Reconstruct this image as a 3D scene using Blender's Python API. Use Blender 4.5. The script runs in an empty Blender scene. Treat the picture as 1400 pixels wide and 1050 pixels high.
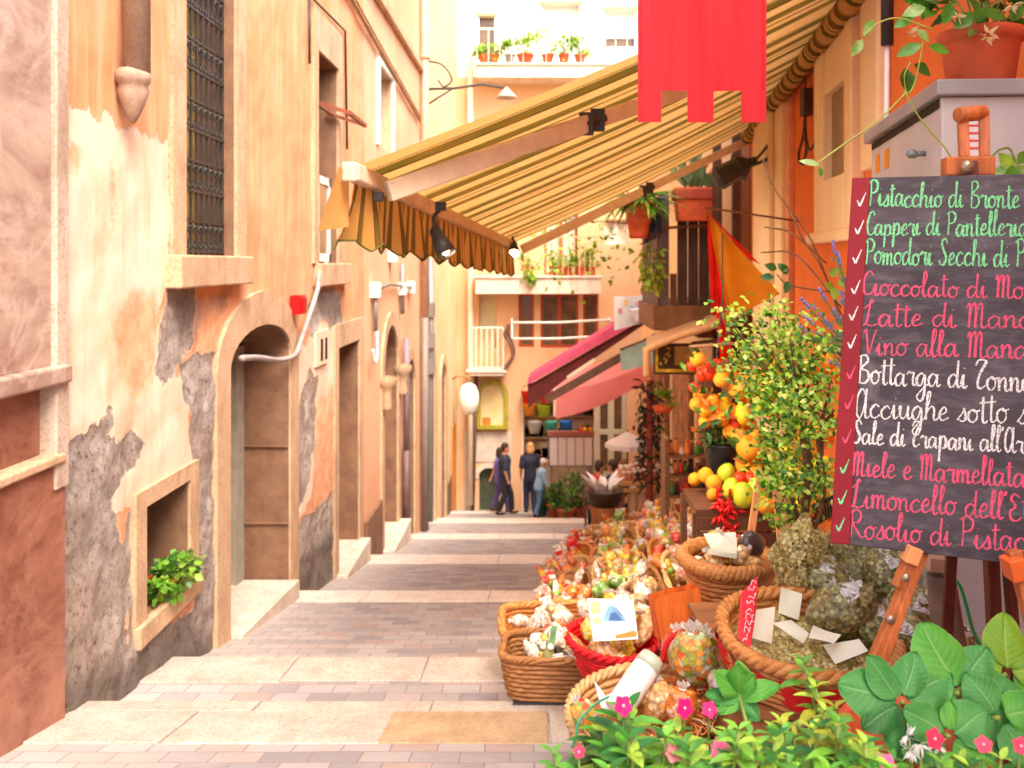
import bpy, math, random
import numpy as np
from mathutils import Vector, Matrix, noise

# ---------------------------------------------------------------- camera, world, sun, exposure
SC = bpy.context.scene
COL = SC.collection
RND = random.Random(11)
PI = math.pi
FPX, CX, CY = 1200.0, 735.0, 360.0          # focal length and vanishing point, in photo pixels

cam_data = bpy.data.cameras.new('camera')
cam = bpy.data.objects.new('camera', cam_data)
COL.objects.link(cam)
cam.location = (0, 0, 0)
cam.rotation_euler = (PI/2, 0, 0)
cam_data.sensor_width = 36.0
cam_data.lens = 36.0*FPX/1400.0
cam_data.shift_x = (700-CX)/1400.0
cam_data.shift_y = -(525-CY)/1400.0
cam_data.clip_start = 0.05
cam_data.clip_end = 500
cam_data.dof.use_dof = True
cam_data.dof.focus_distance = 2.5
cam_data.dof.aperture_fstop = 4.5
SC.camera = cam

SUN_EL, SUN_AZ = math.radians(54), math.radians(150)     # azimuth from +Y, clockwise
world = bpy.data.worlds.new('World')
SC.world = world
world.use_nodes = True
wn = world.node_tree.nodes
bg = wn['Background']
sky = wn.new('ShaderNodeTexSky')
sky.sky_type = 'NISHITA'
sky.sun_disc = False
sky.sun_elevation = SUN_EL
sky.sun_rotation = SUN_AZ
sky.air_density = 0.7
sky.dust_density = 6.0
sky.ozone_density = 0.0
wb = wn.new('ShaderNodeMix')            # white balance for open shade
wb.data_type = 'RGBA'
wb.blend_type = 'MULTIPLY'
wb.inputs[0].default_value = 1.0
wb.inputs[7].default_value = (1.0, 0.945, 0.885, 1.0)
world.node_tree.links.new(sky.outputs[0], wb.inputs[6])
world.node_tree.links.new(wb.outputs[2], bg.inputs[0])
bg.inputs[1].default_value = 0.15

sun_data = bpy.data.lights.new('sun', 'SUN')
sun = bpy.data.objects.new('sun', sun_data)
COL.objects.link(sun)
sun_data.energy = 0.45
sun_data.angle = math.radians(25)
sun_data.color = (1.0, 0.95, 0.88)
sd = Vector((math.sin(SUN_AZ)*math.cos(SUN_EL), math.cos(SUN_AZ)*math.cos(SUN_EL), math.sin(SUN_EL)))
sun.rotation_euler = sd.to_track_quat('Z', 'Y').to_euler()
sun.location = (0, -2, 20)

SC.view_settings.view_transform = 'Standard'
SC.view_settings.look = 'None'
SC.view_settings.exposure = 2.07
SC.view_settings.gamma = 1.0
SC.render.engine = 'CYCLES'
SC.cycles.use_denoising = True
SC.cycles.max_bounces = 8
SC.cycles.diffuse_bounces = 6
SC.cycles.transparent_max_bounces = 8
SC.cycles.caustics_reflective = False
SC.cycles.caustics_refractive = False

# ---------------------------------------------------------------- small helpers
def P(px, py, z):
    """photo pixel at depth z -> point"""
    return Vector(((px-CX)/FPX*z, z, (CY-py)/FPX*z))

def ground(z):
    return -(1.222+0.23*z)

def lin(c):
    c /= 255.0
    return c/12.92 if c <= 0.04045 else ((c+0.055)/1.055)**2.4

def C(h, k=0.85):
    """display colour of a surface in full light -> base colour"""
    h = h.lstrip('#')
    return tuple(min(0.9, lin(int(h[i:i+2], 16))*k) for i in (0, 2, 4))+(1.0,)

MATS = {}
class NT:
    """tiny node-tree writer"""
    def __init__(s, m):
        m.use_nodes = True
        s.t = m.node_tree
        s.n = s.t.nodes
        s.b = s.n['Principled BSDF']
        s.out = s.n['Material Output']
    def link(s, a, b): s.t.links.new(a, b)
    def pos(s, scale=(1, 1, 1), kind='pos', rot=(0, 0, 0)):
        if kind == 'pos':
            g = s.n.new('ShaderNodeNewGeometry').outputs['Position']
        elif kind == 'obj':
            g = s.n.new('ShaderNodeTexCoord').outputs['Object']
        else:
            g = s.n.new('ShaderNodeTexCoord').outputs['UV']
        mp = s.n.new('ShaderNodeMapping')
        mp.inputs['Scale'].default_value = scale
        mp.inputs['Rotation'].default_value = rot
        s.link(g, mp.inputs[0])
        return mp.outputs[0]
    def noise(s, vec, scale=5, detail=4, rough=0.55, dist=0):
        t = s.n.new('ShaderNodeTexNoise')
        t.inputs['Scale'].default_value = scale
        t.inputs['Detail'].default_value = detail
        t.inputs['Roughness'].default_value = rough
        t.inputs['Distortion'].default_value = dist
        if vec: s.link(vec, t.inputs['Vector'])
        return t.outputs['Fac']
    def voro(s, vec, scale=5, feature='F1', out='Distance'):
        t = s.n.new('ShaderNodeTexVoronoi')
        t.feature = feature
        t.inputs['Scale'].default_value = scale
        s.link(vec, t.inputs['Vector'])
        return t.outputs[out]
    def ramp(s, fac, stops, interp='LINEAR'):
        r = s.n.new('ShaderNodeValToRGB')
        r.color_ramp.interpolation = interp
        e = r.color_ramp.elements
        while len(e) < len(stops): e.new(0.5)
        for k, (p, c) in enumerate(stops):
            e[k].position = p
            e[k].color = c if hasattr(c, '__len__') else (c, c, c, 1)
        s.link(fac, r.inputs[0])
        return r.outputs[0]
    def mix(s, fac, a, b, mode='MIX'):
        m = s.n.new('ShaderNodeMix')
        m.data_type = 'RGBA'
        m.blend_type = mode
        for sock, v in ((m.inputs[0], fac), (m.inputs[6], a), (m.inputs[7], b)):
            if isinstance(v, (int, float)): sock.default_value = v
            elif isinstance(v, tuple): sock.default_value = v
            else: s.link(v, sock)
        return m.outputs[2]
    def math(s, op, a, b=0.0, c=None, clamp=False):
        m = s.n.new('ShaderNodeMath')
        m.operation = op
        m.use_clamp = clamp
        for k, v in enumerate((a, b, c)):
            if v is None: continue
            if isinstance(v, (int, float)): m.inputs[k].default_value = v
            else: s.link(v, m.inputs[k])
        return m.outputs[0]
    def attr(s, name):
        a = s.n.new('ShaderNodeAttribute')
        a.attribute_name = name
        return a.outputs['Fac']
    def color(s, c):
        if isinstance(c, tuple): s.b.inputs['Base Color'].default_value = c
        else: s.link(c, s.b.inputs['Base Color'])
    def bump(s, h, strength=0.3, dist=0.01):
        b = s.n.new('ShaderNodeBump')
        b.inputs['Strength'].default_value = strength
        b.inputs['Distance'].default_value = dist
        s.link(h, b.inputs['Height'])
        s.link(b.outputs[0], s.b.inputs['Normal'])
    def translucent(s, colsock, fac):
        tr = s.n.new('ShaderNodeBsdfTranslucent')
        mx = s.n.new('ShaderNodeMixShader')
        mx.inputs[0].default_value = fac
        if isinstance(colsock, tuple): tr.inputs[0].default_value = colsock
        else: s.link(colsock, tr.inputs[0])
        s.link(s.b.outputs[0], mx.inputs[1])
        s.link(tr.outputs[0], mx.inputs[2])
        s.link(mx.outputs[0], s.out.inputs[0])

def new_mat(name, rough=0.7, metal=0.0, spec=0.4):
    m = bpy.data.materials.new(name)
    t = NT(m)
    t.b.inputs['Roughness'].default_value = rough
    t.b.inputs['Metallic'].default_value = metal
    t.b.inputs['Specular IOR Level'].default_value = spec
    MATS[name] = m
    return m, t

def mat(name, hexa=None, rough=0.7, var=0.18, vs=6.0, bump=0.0, bs=60.0, metal=0.0, trans=0.0, spec=0.4,
        hex2=None, stretch=(1, 1, 1), coat=0.0, emit=0.0, kind='pos', k=0.85):
    """a plain procedural material: colour broken by noise, a little bump"""
    if name in MATS: return MATS[name]
    m, t = new_mat(name, rough, metal, spec)
    c = C(hexa, k)
    v = t.pos(stretch, kind)
    n = t.noise(v, vs, 5)
    if hex2:
        cc = t.mix(t.ramp(n, [(0.38, 0.0), (0.62, 1.0)]), c, C(hex2, k))
    else:
        lo = tuple(x*(1-var*1.5) for x in c[:3])+(1,)
        hi = tuple(min(0.92, x*(1+var)) for x in c[:3])+(1,)
        cc = t.mix(t.ramp(n, [(0.3, 0.0), (0.7, 1.0)]), lo, hi)
    t.color(cc)
    if bump: t.bump(t.noise(v, bs, 4), bump, 0.01)
    if trans: t.translucent(cc, trans)
    if coat: t.b.inputs['Coat Weight'].default_value = coat
    if emit:
        t.b.inputs['Emission Color'].default_value = c
        t.b.inputs['Emission Strength'].default_value = emit
    return m

class MB:
    """collects faces, each with its own material, and links them as ONE mesh object"""
    def __init__(s, m=None):
        s.v, s.f, s.fm, s.sm, s.uv = [], [], [], [], {}
        s.m = m
        s.T = None
    def add(s, vs, fs, smooth=False, uvs=None):
        o = len(s.v)
        if s.T is not None: vs = [s.T @ Vector(p) for p in vs]
        s.v.extend([tuple(p) for p in vs])
        for f in fs:
            s.f.append(tuple(i+o for i in f))
            s.fm.append(s.m)
            s.sm.append(smooth)
        if uvs:
            for i, u in enumerate(uvs): s.uv[o+i] = u
        return o
    def quad(s, a, b, c, d, uvs=None): s.add([a, b, c, d], [(0, 1, 2, 3)], False, uvs)
    def box(s, c, size, R=None):
        x, y, z = size[0]/2, size[1]/2, size[2]/2
        vs = [Vector((i*x, j*y, k*z)) for k in (-1, 1) for j in (-1, 1) for i in (-1, 1)]
        if R is not None: vs = [R @ p for p in vs]
        c = Vector(c)
        s.add([p+c for p in vs], [(0, 2, 3, 1), (4, 5, 7, 6), (0, 1, 5, 4), (2, 6, 7, 3), (0, 4, 6, 2), (1, 3, 7, 5)])
    def b2(s, x0, x1, y0, y1, z0, z1):
        s.box(((x0+x1)/2, (y0+y1)/2, (z0+z1)/2), (abs(x1-x0), abs(y1-y0), abs(z1-z0)))
    def beam(s, a, b, w, h, up=(0, 0, 1)):
        a, b = Vector(a), Vector(b)
        d = (b-a)
        L = d.length
        d.normalize()
        r = d.cross(Vector(up)).normalized()
        u = r.cross(d)
        s.box((a+b)/2, (w, L, h), Matrix((r, d, u)).transposed())
    def prism(s, pts, off):
        off = Vector(off)
        n = len(pts)
        a = [Vector(p) for p in pts]
        fs = [tuple(range(n))[::-1], tuple(range(n, 2*n))]
        fs += [(i, (i+1) % n, n+(i+1) % n, n+i) for i in range(n)]
        s.add(a+[p+off for p in a], fs)
    def tube(s, pts, r, n=8, caps=True, smooth=True, closed=False):
        pts = [Vector(p) for p in pts]
        m = len(pts)
        rs = r if hasattr(r, '__len__') else [r]*m
        vs, fs = [], []
        prev = None
        for i, p in enumerate(pts):
            if closed: d = pts[(i+1) % m]-pts[i-1]
            else: d = pts[min(i+1, m-1)]-pts[max(i-1, 0)]
            if d.length < 1e-9: d = Vector((0, 0, 1))
            d.normalize()
            if prev is None:
                a = Vector((0, 0, 1)) if abs(d.z) < 0.9 else Vector((1, 0, 0))
                prev = d.cross(a).normalized()
            else:
                prev = (prev-d*prev.dot(d))
                prev = prev.normalized() if prev.length > 1e-6 else d.orthogonal().normalized()
            b = d.cross(prev)
            for k in range(n):
                t = 2*PI*k/n
                vs.append(p+(prev*math.cos(t)+b*math.sin(t))*rs[i])
        for i in range(m if closed else m-1):
            j = (i+1) % m
            for k in range(n):
                fs.append((i*n+k, i*n+(k+1) % n, j*n+(k+1) % n, j*n+k))
        if caps and not closed:
            fs.append(tuple(range(n))[::-1])
            fs.append(tuple((m-1)*n+k for k in range(n)))
        s.add(vs, fs, smooth)
    def lathe(s, prof, c=(0, 0, 0), n=24, sx=1.0, sy=1.0, smooth=True, wob=0.0):
        c = Vector(c)
        vs, fs = [], []
        for r, z in prof:
            for k in range(n):
                t = 2*PI*k/n
                q = 1+wob*math.sin(3*t+z*20)
                vs.append(c+Vector((r*q*sx*math.cos(t), r*q*sy*math.sin(t), z)))
        for i in range(len(prof)-1):
            for k in range(n):
                fs.append((i*n+k, i*n+(k+1) % n, (i+1)*n+(k+1) % n, (i+1)*n+k))
        s.add(vs, fs, smooth)
    def ball(s, c, r, n=12, m=8, lump=0.0, seed=0, R=None):
        c = Vector(c)
        rr = r if hasattr(r, '__len__') else (r, r, r)
        vs, fs = [], []
        for i in range(m+1):
            a = PI*i/m
            for k in range(n):
                t = 2*PI*k/n
                q = Vector((math.sin(a)*math.cos(t), math.sin(a)*math.sin(t), math.cos(a)))
                g = 1+lump*noise.noise(q*2.2+Vector((seed, seed*0.7, 0))) if lump else 1
                q = Vector((q.x*rr[0], q.y*rr[1], q.z*rr[2]))*g
                if R is not None: q = R @ q
                vs.append(c+q)
        for i in range(m):
            for k in range(n):
                fs.append((i*n+k, (i+1)*n+k, (i+1)*n+(k+1) % n, i*n+(k+1) % n))
        s.add(vs, fs, True)
    def sheet(s, fn, nu, nv, smooth=True, uv=None):
        vs = [fn(i/nu, j/nv) for j in range(nv+1) for i in range(nu+1)]
        us = [uv(i/nu, j/nv) for j in range(nv+1) for i in range(nu+1)] if uv else None
        w = nu+1
        s.add(vs, [(j*w+i, j*w+i+1, (j+1)*w+i+1, (j+1)*w+i) for j in range(nv) for i in range(nu)], smooth, us)
    def leaf(s, p, d, up, L, W, fold=0.25, droop=0.2, fine=False):
        """one leaf: folded along the midrib, tip drooping"""
        p, d, up = Vector(p), Vector(d).normalized(), Vector(up)
        r = d.cross(up)
        r = r.normalized() if r.length > 1e-5 else d.orthogonal().normalized()
        u = r.cross(d)
        prof = ((0, 0.05), (0.18, 0.62), (0.42, 1.0), (0.68, 0.8), (0.88, 0.38), (1.0, 0.02)) if fine else ((0, 0.08), (0.4, 1.0), (0.78, 0.6), (1.0, 0.03))
        vs = []
        for t, w in prof:
            c = p+d*(L*t)-u*(droop*L*t*t)
            e = u*(fold*W*0.5*w)
            vs += [c-r*(W*0.5*w)+e, c, c+r*(W*0.5*w)+e]
        fs = []
        for i in range(len(prof)-1):
            a = i*3
            fs += [(a, a+1, a+4, a+3), (a+1, a+2, a+5, a+4)]
        s.add(vs, fs, True)
    def build(s, name, parent=None, origin=None, bevel=0.0, subsurf=0, attrs=None, m=None):
        me = bpy.data.meshes.new(name)
        if parent is not None and origin is None: origin = Vector(parent['_o'])
        o = Vector(origin) if origin is not None else Vector((0, 0, 0))
        me.from_pydata([(a-o.x, b-o.y, c-o.z) for a, b, c in s.v], [], s.f)
        slots = []
        for q in s.fm:
            q = q or m
            if q not in slots: slots.append(q)
        for q in slots: me.materials.append(q)
        if len(slots) > 1: me.polygons.foreach_set('material_index', [slots.index(q or m) for q in s.fm])
        me.polygons.foreach_set('use_smooth', s.sm)
        if s.uv:
            uvl = me.uv_layers.new(name='UVMap')
            for lp in me.loops: uvl.data[lp.index].uv = s.uv.get(lp.vertex_index, (0, 0))
        for an, vals in (attrs or {}).items():
            at = me.attributes.new(an, 'FLOAT', 'POINT')
            at.data.foreach_set('value', vals)
        me.update()
        ob = bpy.data.objects.new(name, me)
        COL.objects.link(ob)
        if parent is not None:
            ob.parent = parent
        else:
            ob.location = o
        ob['_o'] = tuple(o)
        if bevel:
            b = ob.modifiers.new('bevel', 'BEVEL')
            b.width = bevel
            b.segments = 2
            b.limit_method = 'ANGLE'
        if subsurf:
            b = ob.modifiers.new('sub', 'SUBSURF')
            b.levels = subsurf
            b.render_levels = subsurf
        return ob

def tag(o, label, cat, group=None):
    o['label'] = label
    o['category'] = cat
    if group: o['group'] = group
    return o
def thing(name, label, cat, loc=(0, 0, 0), group=None):
    o = bpy.data.objects.new(name, None)
    COL.objects.link(o)
    o.location = loc
    o['_o'] = tuple(loc)
    o.empty_display_size = 0.1
    return tag(o, label, cat, group)
def struct(o):
    o['kind'] = 'structure'
    return o
def dup(root, loc, rotz=0.0, label=None, scale=1.0, group=None, rot=None):
    """copy a thing with its parts and sub-parts"""
    r = root.copy()
    COL.objects.link(r)
    r.location = loc
    r.rotation_euler = rot or (0, 0, rotz)
    r.scale = (scale,)*3 if not hasattr(scale, '__len__') else scale
    if label: r['label'] = label
    if group: r['group'] = group
    for ch in list(root.children):
        c = ch.copy()
        COL.objects.link(c)
        c.parent = r
        for g in ch.children:
            d = g.copy()
            COL.objects.link(d)
            d.parent = c
    return r
def rz(a): return Matrix.Rotation(a, 3, 'Z')
def catmull(pts, n=6):
    pts = [Vector(p) for p in pts]
    out = []
    q = [pts[0]*2-pts[1]]+pts+[pts[-1]*2-pts[-2]]
    for i in range(1, len(q)-2):
        a, b, c, d = q[i-1:i+3]
        for k in range(n):
            t = k/n
            out.append(0.5*((2*b)+(c-a)*t+(2*a-5*b+4*c-d)*t*t+(3*b-a-3*c+d)*t**3))
    out.append(pts[-1])
    return out
def rvec(): 
    while True:
        v = Vector((RND.uniform(-1, 1), RND.uniform(-1, 1), RND.uniform(-1, 1)))
        if 0.05 < v.length < 1: return v

# ---------------------------------------------------------------- materials of the setting
def m_peel():
    m, t = new_mat('peeling_plaster', 0.85, 0, 0.25)
    v = t.pos()
    big = t.noise(v, 1.3, 6, 0.6)
    fine = t.noise(v, 9, 6, 0.65)
    edge = t.math('ADD', t.math('MULTIPLY', t.math('SUBTRACT', t.noise(v, 5.5, 8, 0.7), 0.5), 0.9), -0.0)
    streak = t.noise(t.pos((1, 5.5, 0.45)), 2.2, 5, 0.6)
    orange = t.mix(t.ramp(big, [(0.3, 0.0), (0.7, 1.0)]), C('#E49866'), C('#F4B48A'))
    orange = t.mix(t.ramp(streak, [(0.45, 0.0), (0.7, 0.65)]), orange, C('#F4C8A6'))
    cream = t.mix(t.ramp(t.noise(v, 2.6, 7, 0.65), [(0.3, 0.0), (0.55, 1.0)]), C('#EBCBA8'), C('#F6E2CE'))
    cream = t.mix(t.ramp(streak, [(0.34, 0.5), (0.46, 0.0)]), cream, C('#F2C090'))
    salm = t.mix(t.ramp(fine, [(0.35, 0.0), (0.65, 1.0)]), C('#E09A6C'), C('#F8C8A0'))
    vr = t.voro(v, 14, 'F1', 'Color')
    bw = t.n.new('ShaderNodeRGBToBW')
    t.link(vr, bw.inputs[0])
    rub = t.mix(t.ramp(t.noise(v, 7, 8, 0.75), [(0.3, 0.0), (0.68, 1.0)]), C('#B4A49C'), C('#F8F0E8'))
    rub = t.mix(0.35, rub, t.ramp(bw.outputs[0], [(0.2, C('#A8988E')), (0.5, C('#CCBEB4')), (0.8, C('#F0E8E0'))]))
    rub = t.mix(t.ramp(t.noise(v, 2.1, 4), [(0.45, 0.0), (0.7, 0.65)]), rub, C('#B89478'))
    gra = t.noise(v, 26, 8, 0.85)
    rub = t.mix(t.ramp(gra, [(0.52, 0.0), (0.66, 0.75)]), rub, C('#E8DED6'))
    rub = t.mix(t.ramp(gra, [(0.36, 0.8), (0.48, 0.0)]), rub, C('#7C6860'))
    pit = t.ramp(t.noise(v, 26, 6, 0.7), [(0.3, 1.0), (0.42, 0.0)])
    rub = t.mix(t.math('MULTIPLY', pit, 0.65), rub, C('#5E4E48'))
    mc = t.ramp(t.math('ADD', t.attr('cream'), edge), [(0.49, 0.0), (0.52, 1.0)])
    ms = t.ramp(t.math('ADD', t.attr('salmon'), edge), [(0.46, 0.0), (0.66, 0.85)])
    rv = t.math('ADD', t.attr('rubble'), edge)
    mr = t.ramp(rv, [(0.475, 0.0), (0.525, 1.0)])
    rim = t.math('MULTIPLY', t.ramp(rv, [(0.40, 0.0), (0.49, 1.0)]), 0.55)
    c = t.mix(mc, orange, cream)
    c = t.mix(ms, c, salm)
    grime = t.ramp(t.noise(t.pos((1, 1.5, 0.5)), 1.6, 7, 0.7), [(0.5, 0.0), (0.75, 0.5)])
    c = t.mix(grime, c, C('#D8A884'))
    chips = t.ramp(t.noise(v, 16, 5, 0.7), [(0.68, 0.0), (0.72, 0.5)])
    c = t.mix(t.math('MULTIPLY', chips, mc), c, C('#C98A5E'))
    c = t.mix(rim, c, C('#FFF0DC'))
    c = t.mix(mr, c, rub)
    dm = t.ramp(t.math('ADD', t.attr('damp'), t.math('MULTIPLY', t.math('SUBTRACT', t.noise(v, 3.5, 8, 0.75), 0.5), 1.3)), [(0.45, 0.0), (0.85, 0.62)])
    c = t.mix(dm, c, t.mix(t.ramp(t.noise(v, 9, 4), [(0.55, 0.0), (0.65, 0.6)]), C('#6E6058'), C('#6C6C42')))
    t.color(c)
    rb = t.math('MULTIPLY', mr, t.math('ADD', t.math('MULTIPLY', t.noise(v, 18, 9, 0.85), 1.9), -1.8))
    h = t.math('ADD', rb, t.math('MULTIPLY', fine, 0.12))
    h = t.math('ADD', h, t.math('MULTIPLY', t.math('SUBTRACT', mc, ms), 0.10))
    t.bump(h, 0.9, 0.035)
    return m
def m_plaster(name, a, b, low=None, lowz=0.0, dirt='#B59A8A'):
    m, t = new_mat(name, 0.85, 0, 0.25)
    v = t.pos()
    big = t.noise(v, 0.9, 7, 0.62)
    streak = t.noise(t.pos((3, 3, 0.35)), 2.0, 5, 0.6)
    c = t.mix(t.ramp(big, [(0.32, 0.0), (0.68, 1.0)]), C(a), C(b))
    if low:
        sp = t.n.new('ShaderNodeSeparateXYZ')
        g = t.n.new('ShaderNodeNewGeometry')
        t.link(g.outputs['Position'], sp.inputs[0])
        hz = t.math('ADD', sp.outputs[2], t.math('MULTIPLY', sp.outputs[1], 0.21))
        hz = t.math('ADD', hz, t.math('MULTIPLY', t.math('SUBTRACT', big, 0.5), 2.4))
        hz = t.math('SUBTRACT', hz, lowz)
        c = t.mix(t.ramp(hz, [(0.0, 1.0), (0.25, 0.0)]), c, C(low))
    c = t.mix(t.ramp(streak, [(0.52, 0.0), (0.8, 0.5)]), c, C(dirt))
    t.color(c)
    t.bump(t.noise(v, 14, 7, 0.65), 0.25, 0.012)
    return m
def m_stone(name, a, b, joints=None, rough=0.8, bump=0.35, stain=0.65):
    m, t = new_mat(name, rough, 0, 0.3)
    v = t.pos()
    n = t.noise(v, 4.5, 8, 0.7)
    c = t.mix(t.ramp(n, [(0.3, 0.0), (0.7, 1.0)]), C(a), C(b))
    sp = t.ramp(t.noise(v, 60, 3, 0.6), [(0.35, 0.45), (0.5, 0.0)])
    c = t.mix(sp, c, C('#8A7464'))
    st = t.ramp(t.noise(t.pos((4, 2, 0.6)), 2, 6, 0.65), [(0.48, 0.0), (0.72, stain)])
    c = t.mix(st, c, C('#94765E'))
    t.color(c)
    t.bump(t.noise(v, 22, 8, 0.7), bump, 0.01)
    return m
def m_marble(name, a, b, vein, amt):
    m, t = new_mat(name, 0.5, 0, 0.45)
    v = t.pos((1, 0.5, 1.0))
    n = t.noise(v, 2.6, 9, 0.72, 0.4)
    c = t.mix(t.ramp(n, [(0.38, 0.0), (0.60, 1.0)]), C(a), C(b))
    w = t.noise(t.pos((1, 0.9, 0.8), rot=(0.6, 0, 0)), 2.4, 6, 0.6, 1.0)
    ve = t.ramp(t.math('ABSOLUTE', t.math('SUBTRACT', w, 0.5)), [(0.0, amt), (0.02, amt*0.5), (0.05, 0.0)])
    c = t.mix(ve, c, C(vein))
    c = t.mix(t.ramp(t.noise(v, 12, 6, 0.7), [(0.58, 0.0), (0.72, 0.5)]), c, C('#8E5648'))
    t.color(c)
    t.bump(t.noise(v, 14, 6), 0.12, 0.01)
    return m
def m_pavers():
    m, t = new_mat('street_pavers', 0.72, 0, 0.35)
    v0 = t.pos((1, 1, 0))
    wob = t.n.new('ShaderNodeVectorMath')
    wob.operation = 'ADD'
    nz = t.n.new('ShaderNodeTexNoise')
    nz.inputs['Scale'].default_value = 2.5
    t.link(v0, nz.inputs['Vector'])
    sc = t.n.new('ShaderNodeVectorMath')
    sc.operation = 'SCALE'
    sc.inputs['Scale'].default_value = 0.03
    t.link(nz.outputs['Color'], sc.inputs[0])
    t.link(v0, wob.inputs[0])
    t.link(sc.outputs[0], wob.inputs[1])
    def brick(off):
        br = t.n.new('ShaderNodeTexBrick')
        br.inputs['Color1'].default_value = (0, 0, 0, 1)
        br.inputs['Color2'].default_value = (1, 1, 1, 1)
        br.inputs['Mortar'].default_value = (0.5, 0.5, 0.5, 1)
        br.inputs['Scale'].default_value = 1.0
        br.inputs['Brick Width'].default_value = 0.20
        br.inputs['Row Height'].default_value = 0.125
        br.inputs['Mortar Size'].default_value = 0.0045
        br.inputs['Mortar Smooth'].default_value = 0.5
        br.inputs['Bias'].default_value = 0.0
        br.offset = off
        t.link(wob.outputs[0], br.inputs['Vector'])
        return br
    br = brick(0.5)
    cc = t.ramp(br.outputs['Color'], [(0.0, C('#8C888C')), (0.35, C('#9C9898')), (0.65, C('#ACA8A8')), (0.85, C('#A89C98')), (1.0, C('#A48E86'))])
    n = t.noise(t.pos(), 2.2, 7, 0.65)
    cc = t.mix(t.ramp(n, [(0.45, 0.0), (0.75, 0.55)]), cc, C('#BCB8B6'))
    cc = t.mix(t.ramp(t.noise(t.pos(), 8, 6, 0.7), [(0.54, 0.0), (0.72, 0.5)]), cc, C('#8C8084'))
    # dust along the left wall
    sp = t.n.new('ShaderNodeSeparateXYZ')
    g = t.n.new('ShaderNodeNewGeometry')
    t.link(g.outputs['Position'], sp.inputs[0])
    dx = t.math('ADD', sp.outputs[0], t.math('MULTIPLY', t.math('SUBTRACT', n, 0.5), 1.4))
    cc = t.mix(t.ramp(t.math('ADD', dx, 2.2), [(0.15, 0.35), (0.85, 0.0)]), cc, C('#DCD2CA'))
    cc = t.mix(t.math('MULTIPLY', br.outputs['Fac'], 0.8), cc, C('#86797A'))
    t.color(cc)
    h = t.math('SUBTRACT', t.math('MULTIPLY', t.noise(t.pos(), 30, 5), 0.35), br.outputs['Fac'])
    t.bump(h, 0.5, 0.008)
    return m

PEEL = m_peel()
PLAST_B = m_plaster('peach_plaster', '#EAB08A', '#F4C8A4', '#F2D6BC', -2.1, '#D8A890')
PLAST_Y = m_plaster('yellow_plaster', '#E8C898', '#F2DAB2', '#E8C6A0', -3.2, '#E0B47C')
PLAST_F = m_plaster('apricot_plaster', '#E8B88C', '#F0CAA2', None, 0, '#E4AC74')
PLAST_W = m_plaster('white_plaster', '#F4EEE8', '#FFFCF8', None, 0, '#E6DCD4')
PLAST_O = m_plaster('burnt_orange_plaster', '#EE7434', '#FA8A46', None, 0, '#D8683A')
PLAST_T = m_plaster('tan_plaster', '#F4CE9C', '#FFE0B4', None, 0, '#E0B07C')
STONE = m_stone('pale_stone', '#C8A684', '#E4C8A6')
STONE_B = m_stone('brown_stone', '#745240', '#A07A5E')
STONE_W = m_stone('white_stone', '#D8CCBC', '#F2E8DA', stain=0.35)
STEP_S = m_stone('step_stone', '#AEA69C', '#D0C8BC', None, 0.75, 0.35, 0.35)
STEP_W = m_stone('worn_step_stone', '#DCD4C8', '#F8F2E8', None, 0.7, 0.3, 0.2)
STEP_T = m_stone('tan_step_stone', '#A89070', '#CCB490', None, 0.75, 0.3)
MARB_U = m_marble('pink_marble', '#9A7C6E', '#C8B2A2', '#EADCD0', 0.3)
MARB_L = m_marble('red_marble', '#6E3A2C', '#AA7660', '#C89C86', 0.2)
PAVER = m_pavers()
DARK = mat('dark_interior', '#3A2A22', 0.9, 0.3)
IRON = mat('black_iron', '#3A3836', 0.5, 0.2, 20, 0.1, 80, spec=0.5)
WHITE = mat('white_paint', '#F6F2EC', 0.6, 0.06, 8)
CREAMP = mat('cream_paint', '#F2DEC2', 0.55, 0.08, 8)
GREYDOOR = mat('grey_door', '#A9A89A', 0.6, 0.12, 10)
DOORW = mat('brown_door', '#7A5A44', 0.6, 0.3, 9, stretch=(6, 6, 0.5))
REDWOOD = mat('red_window_wood', '#C4542C', 0.5, 0.15, 12)
GLASS_D = mat('dark_glass', '#7A6248', 0.15, 0.3, 3, spec=0.7)
GLASS_P = mat('pale_glass', '#D8DCC8', 0.15, 0.15, 3, spec=0.7)
METAL_G = mat('grey_metal', '#9A9A98', 0.4, 0.1, 14, metal=0.4)
WOODB = mat('old_wood', '#8A6242', 0.75, 0.3, 7, 0.2, 50, stretch=(1, 6, 6))

# ---------------------------------------------------------------- the stepped street
STRIPS = [(3.70, 4.29), (4.90, 5.29), (7.6, 8.1), (10.6, 11.36), (14.1, 14.8), (18.1, 19.2), (21.6, 22.2)]
EDGES = [1.2]+[b for a, b in STRIPS]+[26.5]
def street_h(z):
    for a, b in zip(EDGES[:-1], EDGES[1:]):
        if a <= z <= b:
            h0, h1 = ground(a)-0.055, ground(b)+0.055
            if a == EDGES[0]: h0 = ground(a)
            return h0+(h1-h0)*(z-a)/(b-a)
    return ground(z)
mb = MB(PAVER)
zs = [-4.0, 1.2]
for i, (a, b) in enumerate(STRIPS):
    zs += [a, b-0.001, b+0.001]
zs += [26.5]
for za, zb in zip(zs[:-1], zs[1:]):
    n = max(1, int((zb-za)/0.5))
    for k in range(n):
        u, w = za+(zb-za)*k/n, za+(zb-za)*(k+1)/n
        ha = street_h(u) if not any(abs(u-b-0.001) < 1e-6 for a, b in STRIPS) else street_h(u+1e-5)
        hb = street_h(w)
        mb.quad((-2.6, u, ha), (5.5, u, ha), (5.5, w, hb), (-2.6, w, hb))
struct(mb.build('street'))
g = MB(mat('far_ground', '#B8A898', 0.9))
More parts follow.
